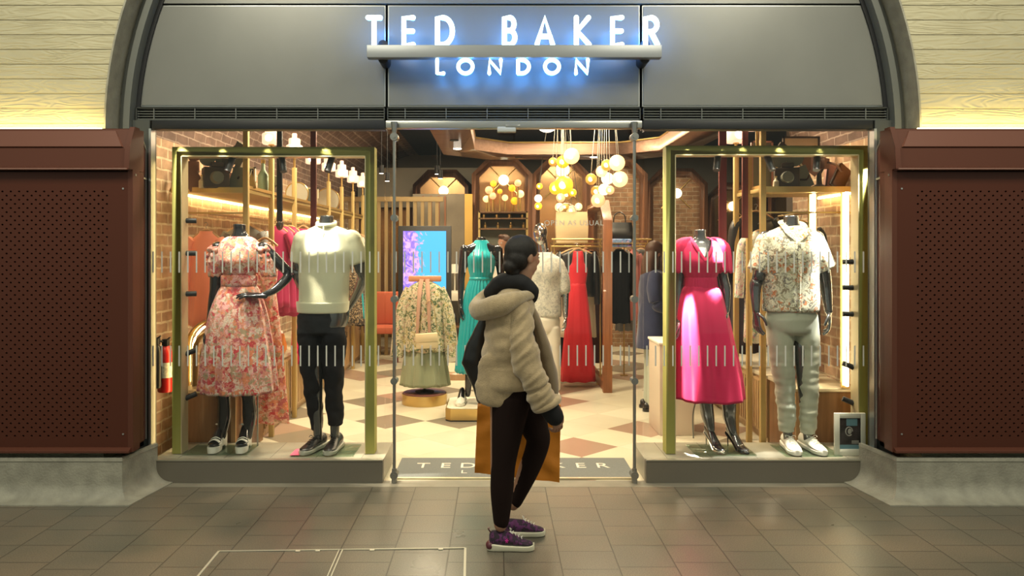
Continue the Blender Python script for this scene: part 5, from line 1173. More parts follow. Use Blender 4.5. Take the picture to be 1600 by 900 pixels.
# coloured cone and jackets behind the right mannequin
t = thing('surfboard_ornament', 'curved red and gold pointed board leaning on the wall behind the leaf-print shirt mannequin', 'ornament', (2.5, .88, .56))
b = MB(); pts = [(2.32, .56), (2.33, 1.0), (2.35, 1.5), (2.36, 1.72), (2.37, 1.80), (2.42, 1.74), (2.50, 1.5), (2.56, 1.1), (2.58, .56)]; b.prism(pts, .87, .89); b.build('board', M('red_board', (.35, .03, .025), .5), t)
b = MB(); b.tube([(p[0], .88, p[1]) for p in pts[4:]], .014, 8, 3); b.build('gold_edge', BRASS, t)

# ---------------- hanging clothes
HANGW = wood('pale_hanger_wood', (.5, .3, .14), (.62, .4, .2))
def garment(name, lab, cat, x, y, ztop, w, ln, mat, sleeves=0., flare=1.1, rz=0., neck=True, dz=0., group=None, collar=None):
    less = not sleeves and ln > .7
    t = thing(name, lab, cat, (x, y, ztop - ln), group); s0 = 0; b = MB(); sw = w / 2; sd_ = R_.random() * 6
    zt = ztop - .09
    hd = [(0, 0, zt + .012, sw * .42, .02, 0), (0, 0, zt - .05, sw * .52, .04, .01), (0, 0, zt - .13, sw * .60, .05, .02), (0, 0, zt - .20, sw * .86, .055, .03), (0, 0, zt - .36, sw * .74, .055, .03), (0, 0, zt - .40, sw * .74, .055, .05)] if less else [(0, 0, zt + .035, .05, .03, 0), (0, 0, zt + .012, sw * .5, .035, 0), (0, 0, zt - .045, sw * .97, .045, .01), (0, 0, zt - .15, sw * .96, .055, .03)]
    skirt(b, hd + [ (0, 0, zt - ln * .5, sw * (.93 + .3 * (flare - 1)), .065, .06), (0, 0, ztop - ln, sw * flare, .075, .08)], 7, 64, 4, ph=sd_)
    b.xf(Matrix.Translation((x, y, 0)) @ Matrix.Rotation(rz, 4, 'Z')); m_ = b.build('fabric', mat, t, solid=.003)
    if sleeves:
        for sx in (-1, 1):
            b = MB(); b.tube([(sx * sw * .85, 0, zt - .03), (sx * (sw + .02), 0, zt - .12), (sx * (sw + .04), .01, zt - sleeves)], [(.05, .04), (.055, .04), (.05, .035)], 16, 4); b.xf(Matrix.Translation((x, y, 0)) @ Matrix.Rotation(rz, 4, 'Z')); b.build('sleeve', collar or mat, t)
    b = MB(); b.tube([(-sw * .85, 0, zt - .02), (-sw * .45, 0, zt + .02), (0, 0, zt + .045), (sw * .45, 0, zt + .02), (sw * .85, 0, zt - .02)], [(.008, .010)] * 5, 8, 4)
    b.xf(Matrix.Translation((x, y, 0)) @ Matrix.Rotation(rz, 4, 'Z')); h = b.build('hanger', HANGW, t); ORG[h.name] = ORG[t.name]
    b = MB(); b.tube([(0, 0, zt + .045), (0, 0, zt + .075), (.012, 0, zt + .09), (.0, 0, zt + .106), (-.014, 0, zt + .098)], .0025, 6, 3); b.xf(Matrix.Translation((x, y, 0)) @ Matrix.Rotation(rz, 4, 'Z')); b.build('hook', STEEL, h)
    return t
xr = -2.18; zr = 1.885
MAG = M('magenta_cloth', (.42, .01, .09), .6, sheen=.3); LEO = pattern('leopard_cloth', (.025, .018, .012), [(.3, .2, .1), (.4, .3, .18), (.1, .06, .03)], 40); TEAL = M('teal_satin', (.0, .34, .40), .35, sheen=.2)
CRM_ = M('cream_cloth', (.70, .62, .48), .8); WPR = pattern('pastel_print', (.7, .66, .55), [(.3, .45, .3), (.6, .3, .3), (.3, .3, .4)], 22, thr=.55); GREYC = M('grey_cloth', (.2, .2, .2), .8); WHT = M('white_cloth', (.75, .72, .64), .8)
garment('hanging_blouse', 'peach orange blouse hanging behind the shoulder of the floral dress mannequin', 'clothes', -2.29, .74, 1.80, .24, .80, PEACH, .5, 1.25)
garment('hanging_dress', 'long pink floral dress hanging behind the floral dress mannequin', 'clothes', -1.90, .98, 1.74, .24, 1.56, FLORAL, 0, 1.6)
for i, (y, ln, m_, lab) in enumerate(((1.36, .62, GREYC, 'grey top hanging on the left rail just before the magenta tops'), (1.45, .50, WPR, 'pastel print top hanging on the left rail beside a grey top'), (1.56, .78, MAG, 'magenta top hanging on the left rail, nearest the window'), (1.68, .84, MAG, 'magenta top hanging on the left rail, in the middle of three'), (1.80, .88, MAG, 'magenta top hanging on the left rail, farthest from the window'))):
    garment('hanging_jumper', lab, 'clothes', xr + (.20 + .03 * i - .06 if m_ is MAG else -.02), y, zr - .02, .24 if m_ is MAG else .34, ln, m_, .28, 1.0)
garment('hanging_dress', 'long hot pink dress hanging between the floral and the cream polo mannequins', 'clothes', -1.93, 2.3, zr, .20, 1.42, M('hot_pink_sleek', (.75, .02, .16), .5), 0, 1.2)
for i, (y, ln, m_, lab) in enumerate(((2.9, 1.1, WPR, 'pastel print dress hanging on the left rail behind the cream polo mannequin'), (3.14, 1.0, CRM_, 'cream dress hanging on the left rail behind the cream polo mannequin'), (4.3, 1.22, LEO, 'long leopard print dress hanging on the left rail before the teal dress'), (4.45, 1.15, TEAL, 'teal dress hanging on the left rail between leopard print dresses'), (4.62, 1.25, LEO, 'leopard print dress hanging on the left rail beyond the teal dress'), (5.0, 1.3, BLKC, 'black dress hanging at the far end of the left rail'), (5.2, 1.2, WHT, 'white dress hanging at the far end of the left rail'))):
    garment('hanging_dress', lab, 'clothes', xr + .25, y, zr - .02, .40, ln, m_, .3 if i < 2 else 0, 1.15)
# things on the left counter
def handbag(x, y, z, w, h, d, mat, lab, hand=True):
    t = thing('handbag', lab, 'bag', (x, y, z)); b = MB(); rg = []
    for k, (f, g) in enumerate(((.8, .8), (1, 1), (1, 1), (.92, .7), (.86, .45))): rg.append([V((x + w / 2 * f * max(-1, min(1, 1.3 * cos(a))), y + d / 2 * g * max(-1, min(1, 1.3 * sin(a))), z + h * k / 4)) for a in [2 * pi * q / 24 for q in range(24)]])
    b.loft(rg); b.build('bag_body', mat, t); b = MB(); b.tube([(x - w * .22, y, z + h * .95), (x - w * .18, y, z + h * 1.35), (x, y, z + h * 1.5), (x + w * .18, y, z + h * 1.35), (x + w * .22, y, z + h * .95)], .007, 8, 5); b.build('handle', mat, t)
handbag(-2.08, 1.75, .621, .26, .2, .12, M('orange_bag', (.70, .20, .03), .4), 'orange handbag on the first left base cabinet'); handbag(-2.25, 2.35, .621, .22, .16, .11, WHT, 'white handbag on the left base cabinets between orange and teal')
handbag(-2.06, 4.2, .621, .22, .24, .12, TEAL, 'teal satin pouch bag on the left base cabinets beside the polo mannequin')
t = thing('folded_knitwear', 'folded pastel knitwear on the left base cabinet in front of the orange handbag', 'clothes', (-2.1, 1.35, .621))
for k in range(3): b = MB(); b.box((-2.25, 1.28, .621 + .03 * k), (-1.97, 1.5, .65 + .03 * k), .012); b.build('folded_layer', (WHT, WPR, CRM_)[k], t)
# slatted gold curtain behind
SLT = M('slat_gold', (.34, .24, .11), .5, .3)
t = thing('slatted_screen', 'gold slatted screen at the far end of the left shelving', 'screen', (-1.75, 6.1, 0))
b = MB()
for k in range(14): x = -2.35 + .11 * k; b.box((x, 6.1, .0), (x + .05, 6.14, 2.35))
b.box((-2.38, 6.09, 2.33), (-.80, 6.16, 2.4)); b.build('slats', SLT, t)

# ---------------- centre of the shop
# round brass plinth with the leaf-print blouse stand
c0 = V(((661 - 775) * 7.55 / F, 2.62, 0)); r0 = .235
t = thing('round_plinth', 'round brass display plinth under the leaf-print blouse stand', 'plinth', c0)
b = MB(); b.lathe([(.001, 0), (r0, 0), (r0, .105), (.001, .105)], c0, 48); b.build('drum', BRASS, t, ang=30); b = MB(); b.lathe([(.001, .106), (r0 - .01, .106), (r0 - .012, .112), (.001, .112)], c0, 48); b.build('top', M('plum_top', (.16, .06, .05), .35), t, 'dark plum top')
y = c0.y; S_ = S(y); cp = lambda px, py, dy=0: P(px, py, y, dy)
t = thing('clothes_stand', 'wooden tailor stand with a green leaf-print blouse and sage skirt left of the doors', 'clothes stand', c0 + V((0, 0, .113)))
b = MB(); b.cyl(c0 + V((0, 0, .113)), c0 + V((0, 0, 1.3)), .014, 12); b.lathe([(.001, .113), (.1, .113), (.1, .125), (.02, .14), (.001, .14)], c0, 24); b.build('pole', BLACKM, t)
xc = cp(664, 0).x; LF = pattern('green_leaf_print', (.58, .52, .36), [(.06, .10, .04), (.14, .19, .08), (.40, .33, .12), (.5, .34, .26), (.16, .2, .12)], 20, thr=.5, dist=2.4)
b = MB(); skirt(b, [(xc, y, cp(0, 440).z, .07, .05, 0), (xc, y, cp(0, 450).z, .17, .08, .01), (xc, y, cp(0, 470).z, .20, .11, .03), (xc, y, cp(0, 510).z, .21, .13, .06), (xc, y, cp(0, 548).z, .235, .15, .08)], 9, 96, 6, ph=2.); b.build('blouse', LF, t, solid=.003)
for sx in (-1, 1):
    b = MB(); b.tube([(xc + sx * .16, y, cp(0, 450).z), (xc + sx * .23, y - .02, cp(0, 480).z), (xc + sx * .265, y - .03, cp(0, 515).z), (xc + sx * .29, y - .03, cp(0, 556).z)], [(.045, .05), (.055, .06), (.06, .065), (.075, .07)], 18, 5); b.build('sleeve', LF, t)
b = MB(); skirt(b, [(xc, y, cp(0, 535).z, .17, .11, .03), (xc, y, cp(0, 560).z, .21, .14, .08), (xc, y, cp(0, 602).z, .25, .16, .10)], 10, 96, 6); b.build('skirt', M('sage_skirt', (.25, .28, .18), .7, sheen=.2), t, solid=.003)
for sx in (-1, 1):
    b = MB(); b.tube([(xc + sx * .03, y - .06, cp(0, 436).z), (xc + sx * .05, y - .14, cp(0, 470).z), (xc + sx * .065, y - .165, cp(0, 530).z)], [(.022, .006), (.02, .006), (.014, .006)], 8, 5, ref=(0, 1, 0)); b.build('scarf_end', M('dusty_rose_scarf', (.42, .25, .18), .8), t)
b = MB(); b.box((xc - .17, y - .03, cp(0, 440).z), (xc + .17, y + .03, cp(0, 431).z), .01); b.build('hanger_bar', M('copper_wood', (.5, .22, .12), .5), t)
pc = cp(671, 540, -.22); tc = thing('clutch_bag', 'cream clutch bag hanging on the leaf-print blouse stand', 'bag', pc)
b = MB(); b.box((pc.x - .115, pc.y - .02, pc.z), (pc.x + .115, pc.y + .02, pc.z + .155), .012); b.xf(Matrix.Translation(pc) @ Matrix.Rotation(-.07, 4, 'Y') @ Matrix.Translation(-pc)); o_ = b.build('bag_body', M('cream_leather', (.66, .55, .36), .5), tc)
b = MB(); b.box((pc.x - .112, pc.y - .024, pc.z + .07), (pc.x + .112, pc.y - .019, pc.z + .15), .002); b.xf(Matrix.Translation(pc) @ Matrix.Rotation(-.07, 4, 'Y') @ Matrix.Translation(-pc)); b.build('flap', MATS['cream_leather'], tc)
b = MB(); b.tube([(pc.x - .1, pc.y, pc.z + .15), (pc.x - .02, pc.y + .06, pc.z + .45), (pc.x + .05, pc.y + .06, pc.z + .45), (pc.x + .1, pc.y, pc.z + .15)], .003, 6, 4); b.build('chain', BRASS, tc)

# square plinth + teal dress mannequin
yq = 2.05; sq = V(((752 - 775) / S(yq), yq, 0))
t = thing('square_plinth', 'low brass display plinth with clipped corners under the teal dress mannequin', 'plinth', sq)
b = MB(); w2, d2, ch = .36, .28, .05; x_ = sq.x + .03
po = [(x_ - w2 + ch, yq - d2), (x_ + w2 - ch, yq - d2), (x_ + w2, yq - d2 + ch), (x_ + w2, yq + d2 - ch), (x_ + w2 - ch, yq + d2), (x_ - w2 + ch, yq + d2), (x_ - w2, yq + d2 - ch), (x_ - w2, yq - d2 + ch)]
b.prism(po, .012, .115, 'z'); b.build('body', BRASS, t, ang=20); b = MB(); b.prism(po, .0, .012, 'z'); b.build('kick', BLACKM, t)
b = MB(); b.prism([((p[0] - x_) * .97 + x_, (p[1] - yq) * .97 + yq) for p in po], .1155, .12, 'z'); b.build('top', M('white_top', (.7, .67, .55), .4), t)
def mann_teal():
    y = yq; c = lambda px, py, dy=0: P(px, py, y, dy); cx = c(752, 0).x
    t = thing('mannequin', 'headless dark mannequin in a long teal pleated halter dress behind the doors', 'mannequin', (cx, y, .12))
    b = MB(); el(b, [(cx, y, 1.72, .045, .05), (cx, y, 1.68, .05, .05), (cx, y, 1.655, .10, .06), (cx, y, 1.62, .165, .07), (cx, y, 1.56, .16, .09), (cx, y, 1.45, .13, .10), (cx, y, 1.32, .10, .08), (cx, y, 1.18, .15, .10), (cx, y, 1.05, .15, .1), (cx, y, .95, .1, .08)])
    for sx in (-1, 1):
        limb(b, [(cx + sx * .16, y, 1.60), (cx + sx * .19, y + .01, 1.36), (cx + sx * .195, y - .0, 1.28), (cx + sx * .20, y - .05, 1.08)], [.048, .037, .034, .023])
        limb(b, [(cx + sx * .09, y, 1.0), (cx + sx * .10, y, .62), (cx + sx * .11, y, .5), (cx + sx * .13, y, .2)], [.08, .05, .048, .028])
    h = MB()
    for sx in (-1, 1): hand(h, (cx + sx * .20, y - .05, 1.08), (0, -.05, -1), (-sx, 0, 0), (0, -1, 0), curl=.35); foot_local(h, MX((cx + sx * .19, y - .02, .135), pi + sx * .1, .9), .06)
    b.fuse('body', MANN, t, .009, 3, extra=h)
    g = MB(); skirt(g, [(cx, y, 1.69, .058, .055, 0), (cx, y, 1.665, .075, .062, .02), (cx, y, 1.60, .105, .09, .02), (cx, y - .01, 1.52, .135, .125, .02), (cx, y, 1.42, .125, .105, .03), (cx, y, 1.335, .108, .09, .015), (cx, y, 1.31, .112, .092, .03), (cx, y, 1.15, .165, .14, .03), (cx - .02, y, .8, .19, .17, .035), (cx - .03, y, .42, .22, .19, .04)], 26, 160); g.build('dress', TEAL, t, solid=.003)
    g = MB(); skirt(g, [(cx, y, 1.335, .112, .094, .02), (cx, y, 1.305, .115, .096, .02)], 20, 80, 2); g.build('waist_tie', TEAL, t, solid=.003)
    for sx in (-1, 1): shoe(t, MX((cx + sx * .19, y - .04, .122), pi + sx * .1, .95), 's', (WHITEL, WHITEL, WHITEL), laces=False, label='white shoe')
mann_teal()
def mann_man():
    y = 3.0; c = lambda px, py, dy=0: P(px, py, y, dy); cx = c(850, 0).x
    t = thing('mannequin', 'chrome-headed male mannequin in a pale patterned shirt behind the walking person', 'mannequin', (cx, y, 0))
    b = MB(); el(b, [(cx, y, 1.60, .055, .06), (cx, y, 1.55, .06, .06), (cx, y, 1.50, .15, .08), (cx, y, 1.42, .19, .1), (cx, y, 1.2, .16, .11), (cx, y, 1.0, .16, .11), (cx, y, .85, .14, .1)])
    b.ball((cx - .04, y, 1.79), (.078, .095, .105)); b.ball((cx - .045, y - .03, 1.72), (.055, .06, .06)); b.tube([(cx - .02, y, 1.72), (cx, y, 1.55)], [.05, .055], 16, round_=True); b.tube([(cx - .05, y - .09, 1.79), (cx - .05, y - .11, 1.755)], [.009, .014], 10, round_=True)
    for sx in (-1, 1):
        limb(b, [(cx + sx * .19, y, 1.42), (cx + sx * .23, y, 1.14), (cx + sx * .235, y, 1.08), (cx + sx * .23, y - .06, .87)], [.052, .042, .038, .027])
        limb(b, [(cx + sx * .09, y, .9), (cx + sx * .1, y, .5), (cx + sx * .11, y, .06)], [.08, .055, .035])
    h = MB()
    for sx in (-1, 1): hand(h, (cx + sx * .23, y - .06, .87), (0, -.05, -1), (-sx, 0, 0), (0, -1, 0), curl=.35)
    b.fuse('body', M('bright_chrome', (.5, .5, .5), .15, .95), t, .010, 3, extra=h)
    SP = pattern('dotted_shirt', (.62, .62, .56), [(.4, .42, .4), (.5, .5, .48)], 32, thr=.52)
    g = MB(); shirt(g, cx, y, 1.57, .87, .195, .20, .19, .19, .13)
    for sx in (-1, 1): g.tube([(cx + sx * .16, y, 1.44), (cx + sx * .21, y, 1.28), (cx + sx * .225, y, 1.17)], [.07, .075, .07], 20, 4, round_=True)
    g.fuse('shirt', SP, t, .010, 3, disp=wr(.01, (6, 6, 3), 5.))
    g = MB(); trousers(g, None, y, cx, .92, .72, 0, [([(cx - .08, y, .75), (cx - .1, y, .4), (cx - .11, y, .06)], [.1, .085, .07]), ([(cx + .08, y, .75), (cx + .1, y, .4), (cx + .11, y, .06)], [.1, .085, .07])], .17, .12); g.fuse('trousers', WHT, t, .010, 3)
    for sx in (-1, 1): shoe(t, MX((cx + sx * .11, y - .03, .001), pi + sx * .1, 1.), 's', (MATS['white_trainer'], MATS['white_rubber'], MATS['white_trainer']), laces=False)
mann_man()

# digital screen
def screenmat():
    m, nt, b = _nt('screen_picture'); vec = coords(nt); sp = N(nt, 'ShaderNodeSeparateXYZ'); nt.links.new(vec, sp.inputs[0])
    sky = ramp(nt, sp.outputs[2], [(.0, (.25, .62, .95)), (1., (.06, .42, .90))])
    n = N(nt, 'ShaderNodeTexNoise', Scale=9., Detail=5., Distortion=2.); nt.links.new(vec, n.inputs['Vector'])
    ad = N(nt, 'ShaderNodeMath', operation='MULTIPLY_ADD'); nt.links.new(sp.outputs[0], ad.inputs[0]); ad.inputs[1].default_value = -1.9; nt.links.new(n.outputs['Fac'], ad.inputs[2])
    f = ramp(nt, ad.outputs[0], [(.60, (0, 0, 0)), (.72, (1, 1, 1))])
    pur = ramp(nt, n.outputs['Fac'], [(.35, (.10, .05, .55)), (.5, (.35, .2, .9)), (.62, (.75, .4, .8))])
    mx = N(nt, 'ShaderNodeMix', data_type='RGBA'); nt.links.new(f, mx.inputs['Factor']); nt.links.new(sky, mx.inputs[6]); nt.links.new(pur, mx.inputs[7])
    a2 = N(nt, 'ShaderNodeMath', operation='MULTIPLY_ADD'); nt.links.new(sp.outputs[2], a2.inputs[0]); a2.inputs[1].default_value = -1.9; nt.links.new(n.outputs['Fac'], a2.inputs[2])
    f2 = ramp(nt, a2.outputs[0], [(.02, (0, 0, 0)), (.08, (1, 1, 1))])
    m2 = N(nt, 'ShaderNodeMix', data_type='RGBA'); nt.links.new(f2, m2.inputs['Factor']); nt.links.new(mx.outputs[2], m2.inputs[6]); m2.inputs[7].default_value = (.10, .22, .75, 1)
    b.inputs['Base Color'].default_value = (0, 0, 0, 1); nt.links.new(m2.outputs[2], b.inputs['Emission Color']); b.inputs['Emission Strength'].default_value = 1.3; return m
ysn = 4.6; a, c = at(622, 478, ysn), at(705, 353, ysn)
t = thing('digital_screen', 'tall digital screen showing blue sky and purple blossom behind the blouse stand', 'screen', ((a.x + c.x) / 2, ysn, 0))
b = MB(); b.box((a.x, ysn, a.z - .1), (c.x, ysn + .07, c.z), .006); b.box((a.x + .2, ysn + .02, 0), (c.x - .2, ysn + .06, a.z)); b.box((a.x + .1, ysn - .1, 0), (c.x - .1, ysn + .2, .02)); b.build('housing', BLACKM, t)
b = MB(); a2, c2 = at(630, 474, ysn), at(697, 361, ysn); b.box((a2.x, ysn - .004, a2.z), (c2.x, ysn, c2.z)); b.build('display', screenmat(), t, org=None)
# timber panel with ochre column
t = thing('timber_partition', 'timber wall panel with an ochre end post behind the digital screen', 'panel', at(700, 400, 6.2) * 1)
b = MB(); p0, p1 = at(645, 500, 6.75), at(726, 303, 6.75); b.box((p0.x, 6.75, 0), (p1.x, 6.8, p1.z)); b.build('panel', M('panel_grey_brown', (.17, .14, .10), .6, var=.2, vs=3), t)
b = MB(); p0, p1 = at(726, 500, 6.65), at(738, 303, 6.65); b.box((p0.x, 6.65, 0), (p1.x, 6.85, p1.z)); b.build('end_post', M('ochre_post', (.55, .33, .07), .5), t)
for px in (660, 672, 684, 694): b = MB(); q = at(px, 340, 6.73); b.box((q.x, 6.72, 1.9), (q.x + .03, 6.75, at(0, 306, 6.73).z)); b.build('slat', WAL, t)
# cash desk, stool chair, handbags
yd = 6.0; a, c = at(688, 470, yd), at(740, 457, yd)
t = thing('cash_desk', 'white table with black bags behind the blouse stand', 'table', ((a.x + c.x) / 2, yd, 0))
b = MB(); b.box((a.x, yd, a.z), (c.x, yd + .55, c.z), .004); b.build('table_top', M('white_laminate', (.72, .68, .58), .4), t)
b = MB(); b.box((a.x, yd + .05, .42), (c.x, yd + .55, .45)); b.build('lower_shelf', DARKW, t)
for x_ in (a.x + .03, c.x - .03):
    for yy_ in (yd + .03, yd + .5): b = MB(); b.box((x_ - .02, yy_ - .02, 0), (x_ + .02, yy_ + .02, a.z)); b.build('leg', BLACKM, t)
for k, (dx, z_, lab) in enumerate(((.12, .451, 'black handbag on the shelf under the white table, left one'), (.38, .451, 'black handbag on the shelf under the white table, right one'))): handbag(a.x + dx, yd + .2, z_, .22, .18, .12, BLKL, lab)
t = thing('table_lamp', 'white table lamp standing on the white table', 'lamp', (a.x + .2, yd + .3, c.z)); b = MB(); b.cyl((a.x + .2, yd + .3, c.z), (a.x + .2, yd + .3, c.z + .3), .012); b.lathe([(.001, 0), (.06, 0), (.06, .012), (.001, .013)], (a.x + .2, yd + .3, c.z), 20); b.build('base', WHT, t); b = MB(); b.lathe([(.08, .28), (.05, .42), (.048, .42), (.078, .28)], (a.x + .2, yd + .3, c.z), 24, cap=False); b.build('shade', WHT, t)
# orange chair
yc = 5.6; cc = at(600, 505, yc)
t = thing('armchair', 'coral red armchair with dark metal arms beyond the left display frame', 'chair', (cc.x, yc, 0)); COR = M('coral_fabric', (.50, .11, .05), .8)
b = MB(); b.box((cc.x - .22, yc - .22, .40), (cc.x + .24, yc + .22, .50), .03); b.build('seat', COR, t); b = MB(); b.box((cc.x - .22, yc + .18, .50), (cc.x + .2, yc + .26, .98), .03); b.build('backrest', COR, t)
for sx in (-1, 1):
    b = MB(); b.tube([(cc.x + sx * .25, yc + .24, .70), (cc.x + sx * .26, yc - .2, .70), (cc.x + sx * .25, yc - .24, .62), (cc.x + sx * .24, yc - .22, .42)], .012, 8, 4); b.build('arm', MATS['maroon_strap'], t)
    for sy in (-1, 1): b = MB(); b.tube([(cc.x + sx * .2, yc + sy * .18, .42), (cc.x + sx * .23, yc + sy * .22, 0)], [.014, .009], 8); b.build('leg', MATS['maroon_strap'], t)
# low brown podium
pz = at(715, 606, 4.0)
t = thing('low_podium', 'low brown wooden podium on the floor behind the square brass plinth', 'podium', (pz.x, 4.3, 0)); b = MB(); b.lathe([(.001, 0), (.42, 0), (.42, .07), (.40, .09), (.001, .09)], (pz.x, 4.35, 0), 40); b.build('drum', wood('podium_wood', (.25, .14, .07), (.36, .22, .12)), t, ang=30); b = MB(); b.lathe([(.001, .09), (.38, .09), (.38, .10), (.001, .101)], (pz.x, 4.35, 0), 40); b.build('top', TOPW, t)

# octagonal arches
BRZ = M('bronze_mirror', (.36, .22, .11), .22, .85); 
def octagon(px0, px1, pyt, y, cham, fw, lab, back, zb=0.0, side=False):
    x0, x1, zt = at(px0, 0, y).x, at(px1, 0, y).x, at(0, pyt, y).z
    t = thing('timber_arch', lab, 'arch', ((x0 + x1) / 2, y, zb), 'octagonal timber arches at the back of the shop')
    k = fw * .414
    O = [(x0, zb), (x0, zt - cham), (x0 + cham, zt), (x1 - cham, zt), (x1, zt - cham), (x1, zb)]; I = [(x0 + fw, zb), (x0 + fw, zt - cham - k), (x0 + cham + k, zt - fw), (x1 - cham - k, zt - fw), (x1 - fw, zt - cham - k), (x1 - fw, zb)]
    b = MB()
    for i in range(5): b.prism([O[i], O[i + 1], I[i + 1], I[i]], y, y + .14)
    b.build('frame', WAL, t, ang=20)
    if back is not None: b = MB(); b.prism(I, y + .09, y + .11); b.build('infill', back, t)
    return t, x0, x1, zt
def wall_globe(x, y, z, r, lab, e=3.):
    t = thing('globe_light', lab, 'lamp', (x, y, z)); b = MB(); b.ball((x, y - .07, z), r); b.build('globe', EM('cream_globe', (1., .88, .60), e), t)
    b = MB()
    for a in (pi / 4, 3 * pi / 4): b.tube([(x - .36 * cos(a), y - .012, z - .36 * sin(a)), (x + .36 * cos(a), y - .012, z + .36 * sin(a))], .009, 8)
    b.cyl((x, y - .06, z), (x, y, z), .02, 12); b.build('crossed_rods', BRASS, t)
yb = 7.0
for px0, px1, pyt, y, lab, back, gl in ((737, 832, 247, yb, 'octagonal timber arch with bronze mirror behind the teal dress mannequin', BRZ, (787, 281)), (832, 922, 247, yb, 'octagonal timber arch with bronze mirror behind the amber globe chandelier', BRZ, (876, 284)), (922, 1012, 247, yb, 'octagonal timber arch with brick behind the peach globe chandelier', BRKB, None), (645, 737, 265, 7.7, 'octagonal timber arch above the digital screen', BRZ, (693, 298)), (1010, 1106, 263, 7.7, 'octagonal timber arch with brick infill left of the right display frame', BRKB, (1058, 302)), (1106, 1200, 285, 8.3, 'octagonal timber arch partly hidden behind the red strap', BRZ, (1146, 322)), (1200, 1294, 285, 8.3, 'octagonal timber arch glimpsed behind the leaf-print shirt mannequin', BRZ, None), (560, 650, 290, 8.3, 'octagonal timber arch at the far left rear of the shop', BRZ, None)):
    t, x0, x1, zt = octagon(px0, px1, pyt, y, .26, .12, lab, back)
    if gl: q = at(gl[0], gl[1], y); wall_globe(q.x, y + .09, q.z, .085, 'cream globe light with crossed rods in the ' + lab.replace('octagonal ', '').replace(' with bronze mirror', '').replace(' with brick infill', ' left').replace('left left of the right display frame', 'beside the right window'))
# hanging timber raft
t = thing('ceiling_raft', 'octagonal pale timber raft hanging below the dark ceiling', 'ceiling raft', (.85, 3.4, 2.83), None)
def octa(x0, x1, y0, y1, c): return [(x0 + c, y0), (x1 - c, y0), (x1, y0 + c), (x1, y1 - c), (x1 - c, y1), (x0 + c, y1), (x0, y1 - c), (x0, y0 + c)]
O, I = octa(-.68, 2.45, 1.2, 5.0, .55), octa(-.26, 2.02, 1.65, 4.45, .42)
RFT = wood('pale_raft_wood', (.36, .21, .15), (.48, .30, .22), axis=0)
b = MB()
for i in range(8): j = (i + 1) % 8; b.loft([[(*O[i], 2.83), (*I[i], 2.83), (*I[i], 2.99), (*O[i], 2.99)], [(*O[j], 2.83), (*I[j], 2.83), (*I[j], 2.99), (*O[j], 2.99)]])
b.build('ring', RFT, t, ang=20)
b = MB()
for i in range(8): j = (i + 1) % 8; b.tube([(*I[i], 2.985), (*I[j], 2.985)], .012, 8)
b.build('inner_rim', BRASS, t)
for k, (x, y) in enumerate(((-.47, 3.2), (-.47, 3.9), (.3, 4.72), (1.3, 4.72))): b = MB(); b.cyl((x, y, 2.822), (x, y, 2.832), .05, 20); b.build('downlight', ALBC if k % 2 else BLACKM, t)
for k, (x, y) in enumerate(((-.47, 1.8), (-.47, 4.4), (2.2, 1.8), (2.2, 4.4))): b = MB(); b.cyl((x, y, 2.99), (x, y, 3.42), .008, 8); b.build('suspension_rod', BLACKM, t)
# globe chandeliers
GA = {'amber': ((1., .40, .02), 1.15), 'pale': ((1., .70, .30), 1.15), 'white': ((1., .84, .55), 2.2), 'olive': ((.45, .27, .05), .5), 'peach': ((1., .44, .20), .95)}
for k, (c, e) in GA.items(): EM('globe_' + k, c, e)
def chandelier(lab, y, L):
    xs = [at(p[0], p[1], y) for p in L]; mx = sum(p.x for p in xs) / len(xs)
    t = thing('globe_chandelier', lab, 'chandelier', (mx, y, 3.38)); b = MB(); b.lathe([(.001, 3.39), (.16, 3.39), (.16, 3.425), (.001, 3.428)], (mx, y, 0), 32); b.build('ceiling_rose', BRASS, t)
    for i, (px, py, r, k) in enumerate(L):
        yy = y + .12 * ((i * 37 % 7) / 3. - 1); p = at(px, py, yy); rr = r / S(yy); g = MB(); g.ball(p, rr, 24, 14); g_ = g.build('globe', MATS['globe_' + k], t, k + ' glass globe'); ORG[g_.name] = ORG[t.name]
        g = MB(); q = V((mx + (p.x - mx) * .4, yy * .5 + y * .5, 3.39)); g.tube([p + V((0, 0, rr)), V(((p.x + q.x) / 2, yy, (p.z + 3.39) / 2 + .1)), q], .004, 6, 3); g.build('cord', STEEL, g_)
        if k != 'white': g = MB(); g.ball(p + V((-.2 * rr, -rr * .86, -.1 * rr)), (rr * .42, rr * .17, rr * .42), 12, 8); g.build('bulb_glow', EM('bulb_yellow', (1., .78, .36), 2.6), g_)
chandelier('cluster chandelier of amber glass globes, the left of the two by the doors', 3.0, [(893, 244, 12.5, 'pale'), (879.5, 253, 10, 'amber'), (864, 253, 7, 'olive'), (879, 265, 11, 'white'), (881, 289, 14.5, 'amber'), (868, 294, 10, 'amber'), (886, 304, 8, 'olive'), (876, 309, 7, 'peach'), (895, 301, 6, 'amber')])
chandelier('cluster chandelier of peach and pale glass globes, the right of the two by the doors', 3.0, [(964, 254.5, 12.5, 'pale'), (948, 258, 9, 'olive'), (940, 268, 9, 'pale'), (949, 279, 9.5, 'white'), (968.5, 280, 12.5, 'pale'), (944, 296, 9, 'white'), (932, 299, 9, 'olive'), (953, 297, 7, 'peach'), (923.5, 280, 9, 'olive'), (934.5, 313, 11, 'peach')])
chandelier('small far cluster of amber globes below the left chandelier', 4.8, [(874, 324, 7, 'pale'), (883, 323, 6, 'olive'), (893, 329, 8, 'peach'), (904, 323, 6, 'pale'), (843, 291, 5, 'amber'), (841, 310, 6, 'white'), (841, 322, 6, 'amber')])
